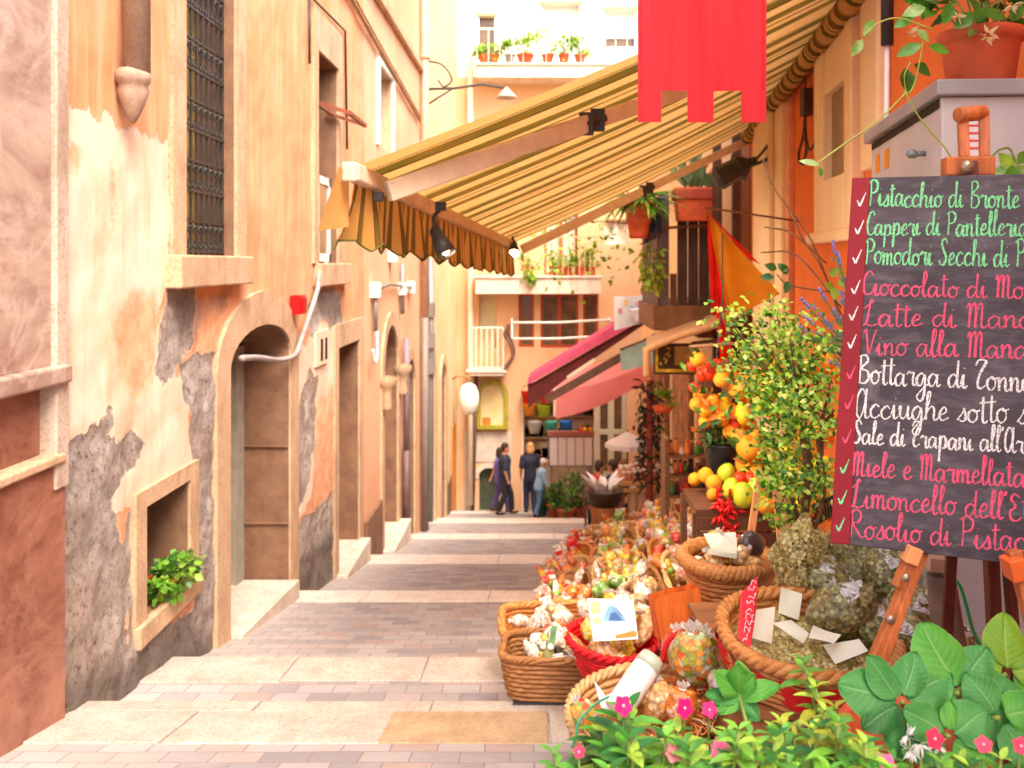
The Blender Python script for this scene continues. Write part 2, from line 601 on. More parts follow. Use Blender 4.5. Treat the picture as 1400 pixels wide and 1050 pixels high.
g.quad((-150, -150, -9), (150, -150, -9), (150, 150, -9), (-150, 150, -9))
struct(g.build('ground'))
for i, (a, b) in enumerate(STRIPS):
    mb = MB(STEP_S)
    x = -2.5
    first = i == 0
    rows = [(a, b)] if not first else [(a, a+0.43), (a+0.435, b)]
    for ri, (ra, rb) in enumerate(rows):
        x = -2.5
        while x < 4.6:
            w = RND.uniform(0.7, 1.15)
            if first and ri == 0 and -0.75 < x < 0.5:
                x = -0.70 if x < -0.4 else x
                w = 0.75
            tan = first and ri == 0 and abs(x+0.70) < 0.01
            mb.m = STEP_T if tan else (STEP_S if i < 2 else STEP_W)  # farther step edges use a paler stone
            ja, jb = ra+RND.uniform(-0.015, 0.015), rb
            ha, hb = street_h(ja), street_h(jb-0.0001)
            e = 0.007+RND.uniform(0, 0.004)
            q = [Vector((x+0.004, ja, ha+e)), Vector((x+w-0.004, ja+RND.uniform(-0.01, 0.01), ha+e)), Vector((x+w-0.004, jb+0.012, hb+e)), Vector((x+0.004, jb+0.012, hb+e))]
            mb.prism([p-Vector((0, 0, 0.13)) for p in q], (0, 0, 0.13))
            x += w
    struct(mb.build('step_kerb', bevel=0.006))

# ---------------------------------------------------------------- left side: walls in the plane x = WX
WX = -2.2
def wz(px): return -WX*FPX/(CX-px)
def wp(px, py):
    z = wz(px)
    return z, (CY-py)/FPX*z
def outline(ya, yb, zb, zs, rise, n=14):
    pts = [(ya, zb), (ya, zs)]
    if rise > 0:
        c, a = (ya+yb)/2, (yb-ya)/2
        for i in range(1, n):
            t = PI-PI*i/n
            pts.append((c+a*math.cos(t), zs+rise*math.sin(t)))
    pts += [(yb, zs), (yb, zb)]
    return pts
def sdf_poly(pts, yy, zz):
    d = np.full(yy.shape, 1e9)
    ins = np.zeros(yy.shape, bool)
    n = len(pts)
    for i in range(n):
        ax, ay = pts[i]
        bx, by = pts[(i+1) % n]
        ex, ey = bx-ax, by-ay
        t = np.clip(((yy-ax)*ex+(zz-ay)*ey)/(ex*ex+ey*ey+1e-12), 0, 1)
        d = np.minimum(d, np.hypot(yy-ax-t*ex, zz-ay-t*ey))
        cond = (ay > zz) != (by > zz)
        xi = ax+(zz-ay)/(by-ay+1e-12)*ex
        ins ^= cond & (yy < xi)
    return np.where(ins, d, -d)
def mask(polys, yy, zz, soft=0.16):
    m = np.full(yy.shape, -1e9)
    for p in polys: m = np.maximum(m, sdf_poly([wp(*q) for q in p], yy, zz))
    return np.clip(0.5+m/soft*0.5, 0, 1)
def wall_sheet(name, parent, m, y0, y1, z0, z1, holes, step, x=WX, masks=None, rough=0.006):
    """a street wall with real openings: (ya, yb, zbottom, zspring, rise)"""
    def ticks(a, b, extra):
        t = list(np.linspace(a, b, max(2, int((b-a)/step)+1)))
        t += [e for e in extra if a < e < b]
        t = sorted(t)
        return np.array([v for i, v in enumerate(t) if i == 0 or v-t[i-1] > 1e-4 or (v in extra and v-t[i-1] > 1e-7)])
    ex_y = [h[0] for h in holes]+[h[1] for h in holes]
    ex_z = [h[2] for h in holes]+[h[3] for h in holes]
    ys, zz = ticks(y0, y1, ex_y), ticks(z0, z1, ex_z)
    Y, Z = np.meshgrid(ys, zz)
    att = {}
    if masks:
        for k, pl in masks.items(): att[k] = mask(pl, Y, Z).ravel()
    rub = att.get('rubble')
    mb = MB(m)
    vs = []
    for i, (a, b) in enumerate(zip(Y.ravel(), Z.ravel())):
        d = noise.noise(Vector((a*1.7, b*1.7, 3)))*rough*1.5+noise.noise(Vector((a*6, b*6, 9)))*rough*0.5
        if rub is not None and rub[i] > 0.4:
            k = min(1, (rub[i]-0.4)/0.2)
            d += k*(noise.noise(Vector((a*5, b*5, 1)))*0.022+noise.noise(Vector((a*13, b*13, 5)))*0.014-0.004)
        vs.append((x+d, a, b))
    W = len(ys)
    fs = []
    for j in range(len(zz)-1):
        for i in range(W-1):
            cy, cz = (ys[i]+ys[i+1])/2, (zz[j]+zz[j+1])/2
            hit = False
            for ya, yb, zb, zs_, rise in holes:
                if ya < cy < yb and zb < cz < zs_+rise+0.02:
                    if cz <= zs_: hit = True
                    else:
                        q = ((cy-(ya+yb)/2)/((yb-ya)/2))
                        hit = cz < zs_+rise*math.sqrt(max(0, 1-q*q))+0.02
                if hit: break
            if not hit: fs.append((j*W+i, j*W+i+1, (j+1)*W+i+1, (j+1)*W+i))
    mb.add(vs, fs, True)
    ob = mb.build(name, parent, attrs=att)
    return ob
def reveal(parent, h, depth, m, name='reveal', x=WX):
    pts = outline(*h)
    mb = MB(m)
    for (a, b), (c, d) in zip(pts[:-1], pts[1:]):
        mb.quad((x-0.0005, a, b), (x-0.0005, c, d), (x-depth, c, d), (x-depth, a, b))
    ya, yb, zb = h[0], h[1], h[2]
    mb.quad((x, ya, zb), (x-depth, ya, zb), (x-depth, yb, zb), (x, yb, zb))
    return mb.build(name, parent)
def back_panel(parent, h, depth, m, name, x=WX):
    pts = outline(*h)
    mb = MB(m)
    mb.prism([(x-depth, a, b) for a, b in pts], (-0.05, 0, 0))
    return mb.build(name, parent)
def surround(parent, h, w, proud, m, name='stone_surround', x=WX, top=None, keys=True):
    """stone ring round an opening, front 'proud' of the wall"""
    ya, yb, zb, zs, rise = h
    ins = outline(ya, yb, zb, zs, rise)
    tw = top if top is not None else w
    out = outline(ya-w, yb+w, zb, zs if rise > 0 else zs+tw, rise+tw if rise > 0 else 0)
    mb = MB(m)
    f, k, kk = x+proud, x-0.0005, x-0.02
    n = len(ins)
    for i in range(n-1):
        a, b, c, d = ins[i], ins[i+1], out[i+1], out[i]
        mb.quad((f, *a), (f, *b), (f, *c), (f, *d))
        mb.quad((f, *a), (k, *a), (k, *b), (f, *b))
        mb.quad((f, *d), (f, *c), (kk, *c), (kk, *d))
    for i in (0, n-1):
        mb.quad((f, *ins[i]), (f, *out[i]), (k, *out[i]), (k, *ins[i]))
    return mb.build(name, parent)
def wbox(parent, name, m, ya, yb, za, zb, x0, x1, bevel=0.0):
    mb = MB(m)
    mb.b2(WX+x0, WX+x1, ya, yb, za, zb)
    return mb.build(name, parent, bevel=bevel)

# ---- red marble shopfront at the very left
t = thing('marble_shopfront', 'pink and red marble clad shopfront with a ledge at the left edge', 'building', (WX, 3.4, ground(3.4)))
mb = MB(MARB_U)
z1 = (CY-497)/FPX*4.0
mb.b2(-2.9, WX+0.02, 2.2, 3.93, z1, 3.4)
mb.build('upper_panel', t)
mb = MB(m_stone('strip_stone', '#BCAA9A', '#DCCCBC'))
mb.b2(-2.9, WX+0.045, 3.935, 4.04, -1.02, 3.4)
mb.build('corner_strip', t, bevel=0.008)
mb = MB(MARB_U)
mb.b2(-2.9, WX+0.075, 2.2, 4.02, z1-0.085, z1-0.002)
mb.build('ledge', t, bevel=0.012)
mb = MB(MARB_L)
mb.b2(-2.9, WX-0.03, 2.2, 3.93, z1-0.40, z1-0.087)
mb.build('recessed_panel', t)
mb = MB(STONE)
mb.b2(-2.9, WX+0.06, 2.2, 3.99, z1-0.445, z1-0.402)
mb.build('sill', t, bevel=0.01)
mb = MB(MARB_L)
mb.b2(-2.9, WX+0.03, 2.2, 4.03, -2.9, z1-0.447)
mb.build('lower_panel', t)

# ---- the peeling orange house
t = thing('peeling_house', 'orange plastered house with peeling grey patches, grilled window and arched doorway', 'building', (WX, 7.5, ground(7.5)))
H_GR = (5.44, 6.36, 0.05, 2.25, 0)
H_SM = (4.90, 5.52, -1.98, -1.36, 0)
H_AR = (6.24, 7.76, -3.2, -0.76, 0.27)
H_W2 = (8.71, 9.60, 0.0, 2.12, 0)
H_RD = (9.62, 10.75, -4.0, -0.93, 0)
G1 = [(60, 668), (88, 640), (92, 612), (104, 598), (118, 590), (135, 580), (150, 556), (152, 590), (165, 610), (180, 588), (196, 608), (188, 632), (165, 650), (148, 690), (172, 745), (176, 1030), (60, 1030)]
G2 = [(215, 470), (220, 440), (228, 396), (266, 396), (264, 470), (240, 505), (226, 522), (213, 505)]
G3 = [(268, 486), (300, 480), (300, 940), (165, 950), (178, 880), (262, 835), (262, 740), (266, 640), (258, 560), (246, 500)]
G4 = [(396, 840), (400, 720), (432, 700), (458, 668), (458, 830)]
G5 = [(404, 640), (412, 540), (424, 505), (434, 515), (432, 600), (420, 660), (404, 720)]
G6 = [(176, 700), (170, 760), (176, 900), (195, 900), (186, 690)]
G7 = [(420, 420), (445, 392), (462, 400), (470, 440), (452, 450), (440, 430), (428, 470)]
C1 = [(60, 143), (110, 147), (128, 160), (150, 155), (165, 168), (190, 182), (232, 190), (230, 395), (215, 430), (225, 520), (262, 500), (264, 640), (180, 700), (60, 700)]
C2 = [(398, 500), (438, 440), (470, 440), (470, 560), (440, 640), (400, 740)]
S1 = [(150, 440), (175, 400), (215, 400), (218, 470), (210, 520), (192, 548), (172, 545), (160, 500)]
S2 = [(266, 420), (320, 395), (302, 482), (266, 484)]
S3 = [(150, 214), (160, 220), (157, 320), (150, 305)]
S4 = [(432, 560), (470, 500), (470, 670), (424, 712)]
D1 = [(60, 1030), (60, 930), (110, 900), (180, 890), (240, 840), (300, 860), (300, 940), (200, 1000)]
D2 = [(236, 398), (322, 392), (312, 430), (290, 436), (266, 470), (238, 440)]
D3 = [(398, 840), (398, 770), (430, 740), (458, 720), (458, 800)]
D4 = [(430, 396), (470, 390), (468, 440), (440, 450)]
S5 = [(88, 190), (112, 190), (108, 240), (90, 240)]
wall_sheet('wall', t, PEEL, 4.04, 11.1, -4.6, 4.6, [H_GR, H_SM, H_AR, H_W2, H_RD], 0.035,
           masks={'cream': [C1, C2], 'rubble': [G1, G2, G3, G4, G5, G6, G7], 'salmon': [S1, S2, S3, S4, S5], 'damp': [D1, D2, D3, D4]}, rough=0.012)
mb = MB(STONE)
mb.b2(-6, WX, 3.9, 11.1, 4.6, 4.8)
mb.b2(-6, WX-0.5, 4.0, 4.04, -4, 4.6)
mb.build('roof', t)
# grilled window
f = surround(t, H_GR, 0.2, 0.025, STONE, 'window_frame')
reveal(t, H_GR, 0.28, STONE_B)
back_panel(t, H_GR, 0.28, mat('old_window', '#B49A50', 0.5, 0.5, 3), 'window')
wbox(t, 'sill', STONE, 5.18, 6.5, -0.15, 0.05, -0.05, 0.10, 0.012)
gr = MB(IRON)
gx = WX-0.075
for k in range(10):
    y = 5.47+k*0.096
    gr.b2(gx-0.008, gx+0.008, y-0.008, y+0.008, 0.06, 2.22)
for band in range(6):
    z = 0.07+band*0.40
    gr.b2(gx-0.006, gx+0.010, 5.45, 6.35, z, z+0.016)
    gr.b2(gx-0.006, gx+0.010, 5.45, 6.35, z+0.20, z+0.214)
    for k in range(9):
        y = 5.518+k*0.096
        for s in (-1, 1):
            pts = []
            for q in range(12):
                a = q/11*PI*1.75
                r = 0.036*(1-q/18)
                pts.append((gx+0.004, y+s*(0.02+r*math.cos(a)*0.7-0.018), z+0.06+0.045*(s+1)+r*math.sin(a)*s))
            gr.tube(pts, 0.0055, 5)
        gr.ball((gx+0.006, y, z+0.17), 0.014, 6, 4)
gr.build('iron_grille', t)
# cellar window
surround(t, H_SM, 0.13, 0.02, STONE, 'cellar_window_frame', top=0.1)
reveal(t, H_SM, 0.34, STONE_B)
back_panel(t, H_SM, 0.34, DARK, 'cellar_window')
wbox(t, 'cellar_sill', STONE, 4.77, 5.65, -2.11, -1.985, -0.05, 0.045, 0.01)
# arched doorway
surround(t, H_AR, 0.26, 0.02, STONE, 'stone_arch', top=0.27)
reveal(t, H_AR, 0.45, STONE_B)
mb = MB(DOORW)
mb.prism([(WX-0.45, a, b) for a, b in outline(*H_AR)], (-0.05, 0, 0))
dd = mb.build('door', t)
mb = MB(GREYDOOR)
mb.b2(WX-0.44, WX-0.39, 6.26, 6.60, -3.1, -0.72)
mb.b2(WX-0.44, WX-0.39, 7.55, 7.75, -3.1, -0.72)
mb.b2(WX-0.44, WX-0.385, 6.26, 7.74, -0.84, -0.72)
mb.build('door_frame', dd)
mb = MB(STONE_W)
mb.prism([(WX-0.46, 6.26, street_h(6.3)+0.03), (WX+0.10, 6.26, street_h(6.3)+0.03), (WX+0.10, 7.74, street_h(7.0)+0.03), (WX-0.46, 7.74, street_h(7.0)+0.03)], (0, 0, -0.2))
mb.build('threshold', t)
for zz in (-0.82, -1.62, -2.3):
    mb = MB(STONE_B)
    mb.b2(WX-0.43, WX+0.002, 7.735, 7.757, zz, zz+0.012)
    mb.build('jamb_joint', t)
# upper window with a swung-out shutter
surround(t, H_W2, 0.16, 0.03, STONE, 'upper_window_frame', top=0.4)
reveal(t, H_W2, 0.25, STONE_B)
back_panel(t, H_W2, 0.25, DOORW, 'upper_window')
wbox(t, 'upper_sill', STONE, 8.62, 9.95, -0.23, 0.0, -0.05, 0.09, 0.012)
mb = MB(WHITE)
for a, b, c, d in ((8.86, 8.93, 0.02, 0.9), (9.35, 9.42, 0.02, 0.9), (8.86, 9.42, 0.02, 0.1), (8.86, 9.42, 0.82, 0.9)):
    mb.b2(WX-0.06, WX-0.02, a, b, c, d)
mb.m = GLASS_D
mb.b2(WX-0.05, WX-0.04, 8.92, 9.36, 0.08, 0.84)
mb.build('white_sash', t)
mb = MB(mat('shutter_wood', '#8E4E34', 0.6, 0.2, 12))
for y in (8.75, 9.55):
    mb.beam((WX-0.1, y, 1.64), (WX+0.32, y, 1.50), 0.035, 0.035)
mb.beam((WX+0.32, 8.73, 1.50), (WX+0.32, 9.57, 1.50), 0.04, 0.04)
mb.beam((WX-0.02, 8.73, 1.61), (WX-0.02, 9.57, 1.61), 0.03, 0.03)
mb.build('shutter_bar', t)
mb = MB(IRON)
mb.tube([(WX+0.03, 8.35, 1.9), (WX+0.03, 8.35, 2.55), (WX+0.03, 9.9, 2.62), (WX+0.03, 10.0, 1.3)], 0.014, 6)
mb.build('window_rail', t)
# plain doorway with a lintel
surround(t, H_RD, 0.17, 0.025, STONE, 'door_surround', top=0.26)
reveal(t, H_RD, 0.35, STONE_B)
back_panel(t, H_RD, 0.35, mat('tan_door', '#9E7A62', 0.6, 0.25, 6), 'side_door')
wbox(t, 'side_threshold', STONE_W, 9.5, 10.85, -3.75, street_h(9.6)+0.05, -0.3, 0.14, 0.01)
# bits on the wall
mb = MB(mat('vent_plaster', '#F0DCC0', 0.8, 0.08))
mb.b2(WX, WX+0.03, 8.62, 9.12, -1.02, -0.68)
mb.m = DARK
for y in (8.78, 8.96): mb.b2(WX+0.028, WX+0.034, y, y+0.09, -0.98, -0.76)
mb.build('vent', t)

# ---- peach house with the arched doors
t = thing('arched_door_house', 'peach plastered house with narrow arched doorways beyond the peeling house', 'building', (WX, 13.5, ground(13.5)))
H_A2 = (12.45, 13.70, -4.7, -1.62, 0.70)
H_A3 = (14.55, 15.55, -5.2, -2.15, 0.5)
H_W3 = (12.1, 13.2, 1.63, 2.75, 0)
wall_sheet('wall', t, PLAST_B, 11.1, 16.5, -5.6, 5.8, [H_A2, H_A3, H_W3], 0.12)
mb = MB(STONE)
mb.b2(-6, WX, 11.1, 16.5, 5.8, 6.0)
mb.build('roof', t)
for h, dm in ((H_A2, mat('lilac_door', '#AC9A94', 0.6, 0.15, 6)), (H_A3, GREYDOOR)):
    surround(t, h, 0.2, 0.035, STONE, 'stone_arch', top=0.2)
    reveal(t, h, 0.28, STONE_B)
    back_panel(t, h, 0.28, dm, 'door')
for y in (12.35, 13.80):
    mb = MB(STONE)
    mb.lathe([(0.07, -2.05), (0.085, -2.0), (0.07, -1.85), (0.11, -1.74), (0.16, -1.68), (0.16, -1.6)], (WX+0.07, y, 0), 12)
    mb.build('capital', t)
wbox(t, 'door_step', STONE_W, 12.3, 13.9, -4.6, street_h(12.4)+0.06, -0.3, 0.20, 0.015)
wbox(t, 'plinth', STONE_B, 11.12, 12.2, -4.6, -3.28, 0.0, 0.05, 0.012)
surround(t, H_W3, 0.13, 0.04, WHITE, 'window_frame')
reveal(t, H_W3, 0.2, STONE)
back_panel(t, H_W3, 0.2, GLASS_P, 'window')
wbox(t, 'cornice', STONE, 11.1, 16.5, 3.55, 3.7, 0.0, 0.09, 0.02)

# ---- yellow house at the end of the left row
t = thing('yellow_corner_house', 'pale yellow house with narrow doors where the left row ends', 'building', (WX, 20, ground(20)))
H_A4 = (17.3, 18.5, -5.8, -2.35, 0.6)
H_A5 = (19.8, 20.7, -6.2, -2.8, 0.5)
wall_sheet('wall', t, PLAST_Y, 16.5, 24.0, -7.6, 7.8, [H_A4, H_A5], 0.15)
mb = MB(STONE)
mb.b2(-6, WX, 16.5, 24, 7.8, 8.0)
mb.build('roof', t)
for h, dm in ((H_A4, DOORW), (H_A5, GREYDOOR)):
    surround(t, h, 0.22, 0.05, STONE, 'stone_arch', top=0.2)
    reveal(t, h, 0.28, STONE_B)
    back_panel(t, h, 0.28, dm, 'door')
wbox(t, 'door_panel', mat('orange_door', '#E09038', 0.6, 0.12), 22.4, 23.3, -7, -4.2, 0.0, 0.03, 0.01)
wbox(t, 'plinth', STONE_B, 21.1, 22.2, -6.6, -5.35, 0.0, 0.04, 0.01)

# ---------------------------------------------------------------- things fixed to the left walls
mb = MB(m_stone('grey_pipe_stone', '#A08878', '#C4AC98'))
py = 4.62
px_ = WX+0.09
mb.tube([(px_, py, 4.4), (px_, py, 1.0)], 0.068, 16)
mb.lathe([(0.068, 1.02), (0.088, 1.0), (0.088, 0.955), (0.072, 0.94), (0.078, 0.90), (0.06, 0.84), (0.035, 0.78), (0.012, 0.74), (0.0, 0.735)], (px_-0.02, py, 0), 16)
tag(mb.build('downpipe', origin=(px_, py, 0.74)), 'thick pale downpipe ending in a tapered bell on the peeling orange wall', 'downpipe')
mb = MB(mat('red_box', '#F0101C', 0.35, 0.05, 5, k=0.7))
z, h = 7.95, (CY-417)/FPX*7.8
mb.b2(WX+0.002, WX+0.10, z-0.16, z+0.02, h-0.085, h+0.085)
mb.m = mat('red_box_lid', '#C80C18', 0.4, 0.05, 5, k=0.7)
mb.b2(WX+0.10, WX+0.112, z-0.14, z, h-0.065, h+0.065)
tag(mb.build('alarm_box', bevel=0.01, origin=(WX, z, h-0.085)), 'small bright red box on the wall beside the stone arch', 'alarm box')
mb = MB(mat('grey_conduit', '#A8A2A0', 0.5, 0.15))
q = [wp(438, 360), (8.6, -0.1), wp(425, 398), wp(404, 460), wp(394, 485), wp(375, 492), wp(345, 489), wp(322, 490)]
mb.tube(catmull([(WX+0.06+(0.0 if i < 5 else -0.02), a, b) for i, (a, b) in enumerate(q)], 5), 0.024, 8)
tag(mb.build('conduit', origin=(WX, q[0][0], q[0][1])), 'pale grey conduit bending down the wall and across the arched doorway', 'conduit')
mb = MB(mat('bundled_cable', '#B08A5C', 0.6, 0.2))
for k, (r, dz) in enumerate(((0.02, 0), (0.014, 0.07), (0.012, -0.05))):
    mb.tube([(WX+0.05, 7.6, 3.45+dz), (WX+0.05, 10, 3.08+dz), (WX+0.05, 12.0, 2.92+dz), (WX+0.05, 14, 2.78+dz), (WX+0.05, 16.1, 2.62+dz)], r, 6)
tag(mb.build('cable', origin=(WX, 12, 2.9)), 'bundle of thin cables running along the orange wall above the upper windows', 'cable')
mb = MB(mat('beige_pipe', '#D8B094', 0.5, 0.1))
mb.tube([(WX+0.1, 16.35, 5.8), (WX+0.1, 16.35, -1.0)], 0.075, 10)
for z in (0.6, 2.2, 3.8, 5.2): mb.tube([(WX+0.1, 16.35, z), (WX+0.1, 16.35, z+0.08)], 0.095, 10)
mb.m = mat('lower_pipe', '#8C8078', 0.5, 0.1)
mb.tube([(WX+0.1, 16.35, -1.0), (WX+0.1, 16.35, ground(16.3))], 0.07, 10)
tag(mb.build('downpipe', origin=(WX, 16.35, ground(16.3))), 'slim beige downpipe between the peach house and the yellow corner house', 'downpipe')
mb = MB(mat('violet_pipe', '#94808C', 0.5, 0.15))
mb.tube([(WX+0.09, 14.1, -1.2), (WX+0.09, 14.1, -3.0)], 0.05, 8)
mb.m = mat('brown_pipe', '#6E5450', 0.5, 0.15)
mb.tube([(WX+0.09, 14.1, -3.0), (WX+0.09, 14.1, street_h(14.0))], 0.065, 8)
tag(mb.build('drainpipe', origin=(WX, 14.1, street_h(14.0))), 'dark lower drainpipe between two narrow arched doorways', 'drainpipe')
mb = MB(IRON)
lx, ly, lz = WX, 16.9, 3.35
mb.tube([(lx, ly, lz), (lx+0.6, ly, lz+0.02), (lx+1.15, ly, lz+0.10), (lx+1.6, ly, lz+0.02)], 0.026, 6)
mb.tube([(lx, ly, lz-0.35), (lx+0.3, ly, lz-0.15), (lx+0.55, ly, lz)], 0.02, 6)
mb.tube(catmull([(lx, ly, lz+0.55), (lx+0.35, ly, lz+0.48), (lx+0.55, ly, lz+0.2), (lx+0.40, ly, lz+0.05), (lx+0.28, ly, lz+0.18)], 5), 0.02, 6)
mb.b2(lx-0.01, lx+0.03, ly-0.06, ly+0.06, lz-0.45, lz+0.65)
mb.m = mat('lamp_shade_metal', '#D8CEC2', 0.4, 0.1)
mb.lathe([(0.03, 0.06), (0.07, 0.0), (0.22, -0.14), (0.20, -0.15), (0.05, -0.05)], (lx+1.6, ly, lz-0.02), 16)
tag(mb.build('wall_lamp', origin=(lx, ly, lz)), 'wrought iron wall lamp on a scrolled bracket above the striped awning', 'lamp')
mb = MB(METAL_G)
for (a, b, c, r) in ((11.6, -0.35, -0.9, 0.03), (13.9, 0.0, -0.8, 0.035)):
    mb.tube([(WX+0.06, a, b), (WX+0.06, a, c)], r, 6)
mb.tube([(WX+0.06, 11.6, -0.35), (WX+0.07, 12.6, -0.30), (WX+0.06, 13.9, -0.36), (WX+0.06, 15.2, -0.42)], 0.025, 6)
mb.m = WHITE
for a, b in ((11.6, -0.35), (13.0, 0.12), (13.9, -0.4), (14.9, -0.4)):
    mb.b2(WX, WX+0.12, a-0.08, a+0.08, b-0.10, b+0.10)
mb.tube(catmull([(WX+0.08, 11.6, -0.9), (WX+0.1, 11.5, -1.2), (WX+0.1, 11.3, -1.28), (WX+0.1, 11.2, -1.1)], 5), 0.02, 6)
tag(mb.build('wiring', origin=(WX, 13, -0.4)), 'grey wiring and white junction boxes above the narrow arched doorways', 'wiring')
mb = MB(METAL_G)
mb.tube([(WX+0.12, 17.0, 0.1), (WX+0.14, 17.0, -1.6), (WX+0.12, 17.05, -2.4), (WX+0.12, 17.0, -5.0)], 0.06, 8)
for z in (-0.9, -1.5, -2.0): mb.b2(WX, WX+0.2, 16.9, 17.15, z-0.14, z+0.14)
tag(mb.build('service_pipe', origin=(WX, 17, -5)), 'grey service pipe with meter boxes on the yellow corner house', 'pipe')
mb = MB(mat('dark_notice', '#5A5450', 0.5, 0.1))
mb.b2(WX, WX+0.16, 17.05, 17.12, -3.05, -2.2)
tag(mb.build('notice_board', origin=(WX, 17.1, -3.05)), 'small dark upright notice on the wall by the grey service pipe', 'notice board')

# little plant in the cellar window
LEAF_G = mat('leaf_green', '#78B83C', 0.45, 0.4, 9, trans=0.3, spec=0.5, k=0.75)
LEAF_L = mat('leaf_light', '#A8D84A', 0.45, 0.3, 9, trans=0.35, spec=0.5, k=0.75)
LEAF_D = mat('leaf_dark', '#3E7428', 0.45, 0.4, 9, trans=0.2, spec=0.5, k=0.75)
LEAF_Y = mat('leaf_yellow', '#C8D048', 0.5, 0.3, 9, trans=0.35, k=0.75)
TERRA = mat('terracotta', '#D8623A', 0.7, 0.16, 9, 0.1, 60)
TERRA_D = mat('dark_terracotta', '#A8482C', 0.7, 0.16, 9, 0.1, 60)
STEM = mat('brown_stem', '#8A6648', 0.8, 0.3, 20)
STEM_G = mat('green_stem', '#8AA048', 0.6, 0.2, 20)
SOIL = mat('soil', '#4A3426', 0.95, 0.4, 30, 0.6, 80)
def foliage(name, parent, c, r, n, L, mats_, seed=0, flat=0.0, W=0.6, stems=8, up=0.5, base=None, fine=False, shell=0.45, droop=0.25, hang=0.0):
    """many small leaves filling an uneven crown, on thin stems"""
    rr = random.Random(seed)
    c = Vector(c)
    r = Vector(r) if hasattr(r, '__len__') else Vector((r, r, r))
    mb = MB(STEM_G)
    if base is not None:
        for k in range(stems):
            e = c+Vector((rr.uniform(-1, 1)*r.x*0.7, rr.uniform(-1, 1)*r.y*0.7, rr.uniform(-0.2, 0.7)*r.z))
            b = Vector(base)+Vector((rr.uniform(-1, 1), rr.uniform(-1, 1), 0))*0.15*r.x
            mb.tube(catmull([b, (b+e)/2+Vector((rr.uniform(-1, 1)*0.12*r.x, rr.uniform(-1, 1)*0.12*r.y, 0.1*r.z)), e], 3), [max(0.0015, L*0.05)]*7, 4)
    clumps = []
    for k in range(max(4, n//22)):
        d = Vector((rr.gauss(0, 1), rr.gauss(0, 1), rr.gauss(0, 1))).normalized()*(shell+(1-shell)*rr.random())
        clumps.append((Vector((d.x*r.x, d.y*r.y, d.z*r.z)), rr.uniform(0.22, 0.42)))
    for k in range(n):
        q, w = clumps[rr.randrange(len(clumps))]
        off = Vector((rr.gauss(0, 1)*r.x, rr.gauss(0, 1)*r.y, rr.gauss(0, 1)*r.z))*w*0.62
        p = c+q*0.85+off
        d = (p-c)
        d = Vector((d.x/r.x, d.y/r.y, d.z/r.z))
        d = d.normalized()*0.8+Vector((rr.uniform(-1, 1), rr.uniform(-1, 1), rr.uniform(-0.6, 0.8)+up-hang*1.5))*0.8
        nrm = Vector((rr.uniform(-0.7, 0.7), rr.uniform(-0.9, 0.5), 1))
        mb.m = mats_[min(len(mats_)-1, int(rr.random()**1.3*len(mats_)))]
        s = rr.uniform(0.65, 1.2)
        mb.leaf(p, d, nrm, L*s, L*W*s, 0.3, droop, fine)
    return mb.build(name, parent)
def pot_mesh(mb, c, r, h, rim=True):
    prof = [(0, 0.0), (r*0.68, 0.0), (r*0.72, h*0.05), (r*0.92, h*0.78)]
    if rim: prof += [(r*0.94, h*0.80), (r*1.04, h*0.80), (r*1.06, h*0.99), (r*0.98, h), (r*0.90, h*0.98)]
    else: prof += [(r, h), (r*0.92, h)]
    prof += [(r*0.86, h*0.85), (0, h*0.84)]
    mb.lathe(prof, c, 24)
o = Vector((WX-0.04, 5.22, -1.98))
t = thing('potted_ivy', 'leafy green ivy in a red pot spilling out of the cellar window', 'plant', o)
mb = MB(TERRA)
mb.lathe([(0, 0), (0.07, 0), (0.095, 0.11), (0.085, 0.11), (0, 0.10)], o, 18)
mb.build('pot', t)
foliage('foliage', t, o+Vector((0.10, -0.02, 0.12)), (0.12, 0.22, 0.13), 420, 0.055, [LEAF_L, LEAF_G, LEAF_G, LEAF_D], 3, W=0.8, base=o+Vector((0, 0, 0.1)), stems=14, hang=0.35)

# ---------------------------------------------------------------- the house closing the street
FY = 24.0
def F(px, py, y=FY): return P(px, py, y)
def rect_wall(name, parent, m, x0, x1, z0, z1, holes, y=FY, depth=0.25, mr=None):
    xs = sorted({x0, x1, *[h[0] for h in holes], *[h[1] for h in holes]})
    zz = sorted({z0, z1, *[h[2] for h in holes], *[h[3] for h in holes]})
    xs = [v for v in xs if x0 <= v <= x1]
    zz = [v for v in zz if z0 <= v <= z1]
    mb = MB(m)
    for a, b in zip(xs[:-1], xs[1:]):
        for c, d in zip(zz[:-1], zz[1:]):
            if any(h[0] < (a+b)/2 < h[1] and h[2] < (c+d)/2 < h[3] for h in holes): continue
            mb.quad((a, y, c), (b, y, c), (b, y, d), (a, y, d))
    mb.m = mr or m
    for a, b, c, d in holes:
        c, d = max(c, z0), min(d, z1)
        if d <= c: continue
        for p, q in (((a, c), (b, c)), ((b, c), (b, d)), ((b, d), (a, d)), ((a, d), (a, c))):
            mb.quad((p[0], y, p[1]), (q[0], y, q[1]), (q[0], y+depth, q[1]), (p[0], y+depth, p[1]))
    return mb.build(name, parent)
def frect(a, b, c, d, y=FY):
    """photo rectangle (x0, x1, ytop, ybottom) on the facade -> x0, x1, z0, z1"""
    p, q = P(a, d, y), P(b, c, y)
    return (p.x, q.x, p.z, q.z)
t = thing('apricot_house', 'apricot house with a white top storey closing the far end of the street', 'building', (0.5, FY, ground(FY)))
W_SH = frect(655, 679, 402, 476)
W_A, W_B, W_C = frect(709, 730, 402, 475), frect(739, 791, 402, 476), frect(797, 818, 402, 475)
W_2A, W_2B = frect(744, 790, 288, 376), frect(828, 858, 300, 334)
W_SHOP = frect(716, 812, 536, 720)
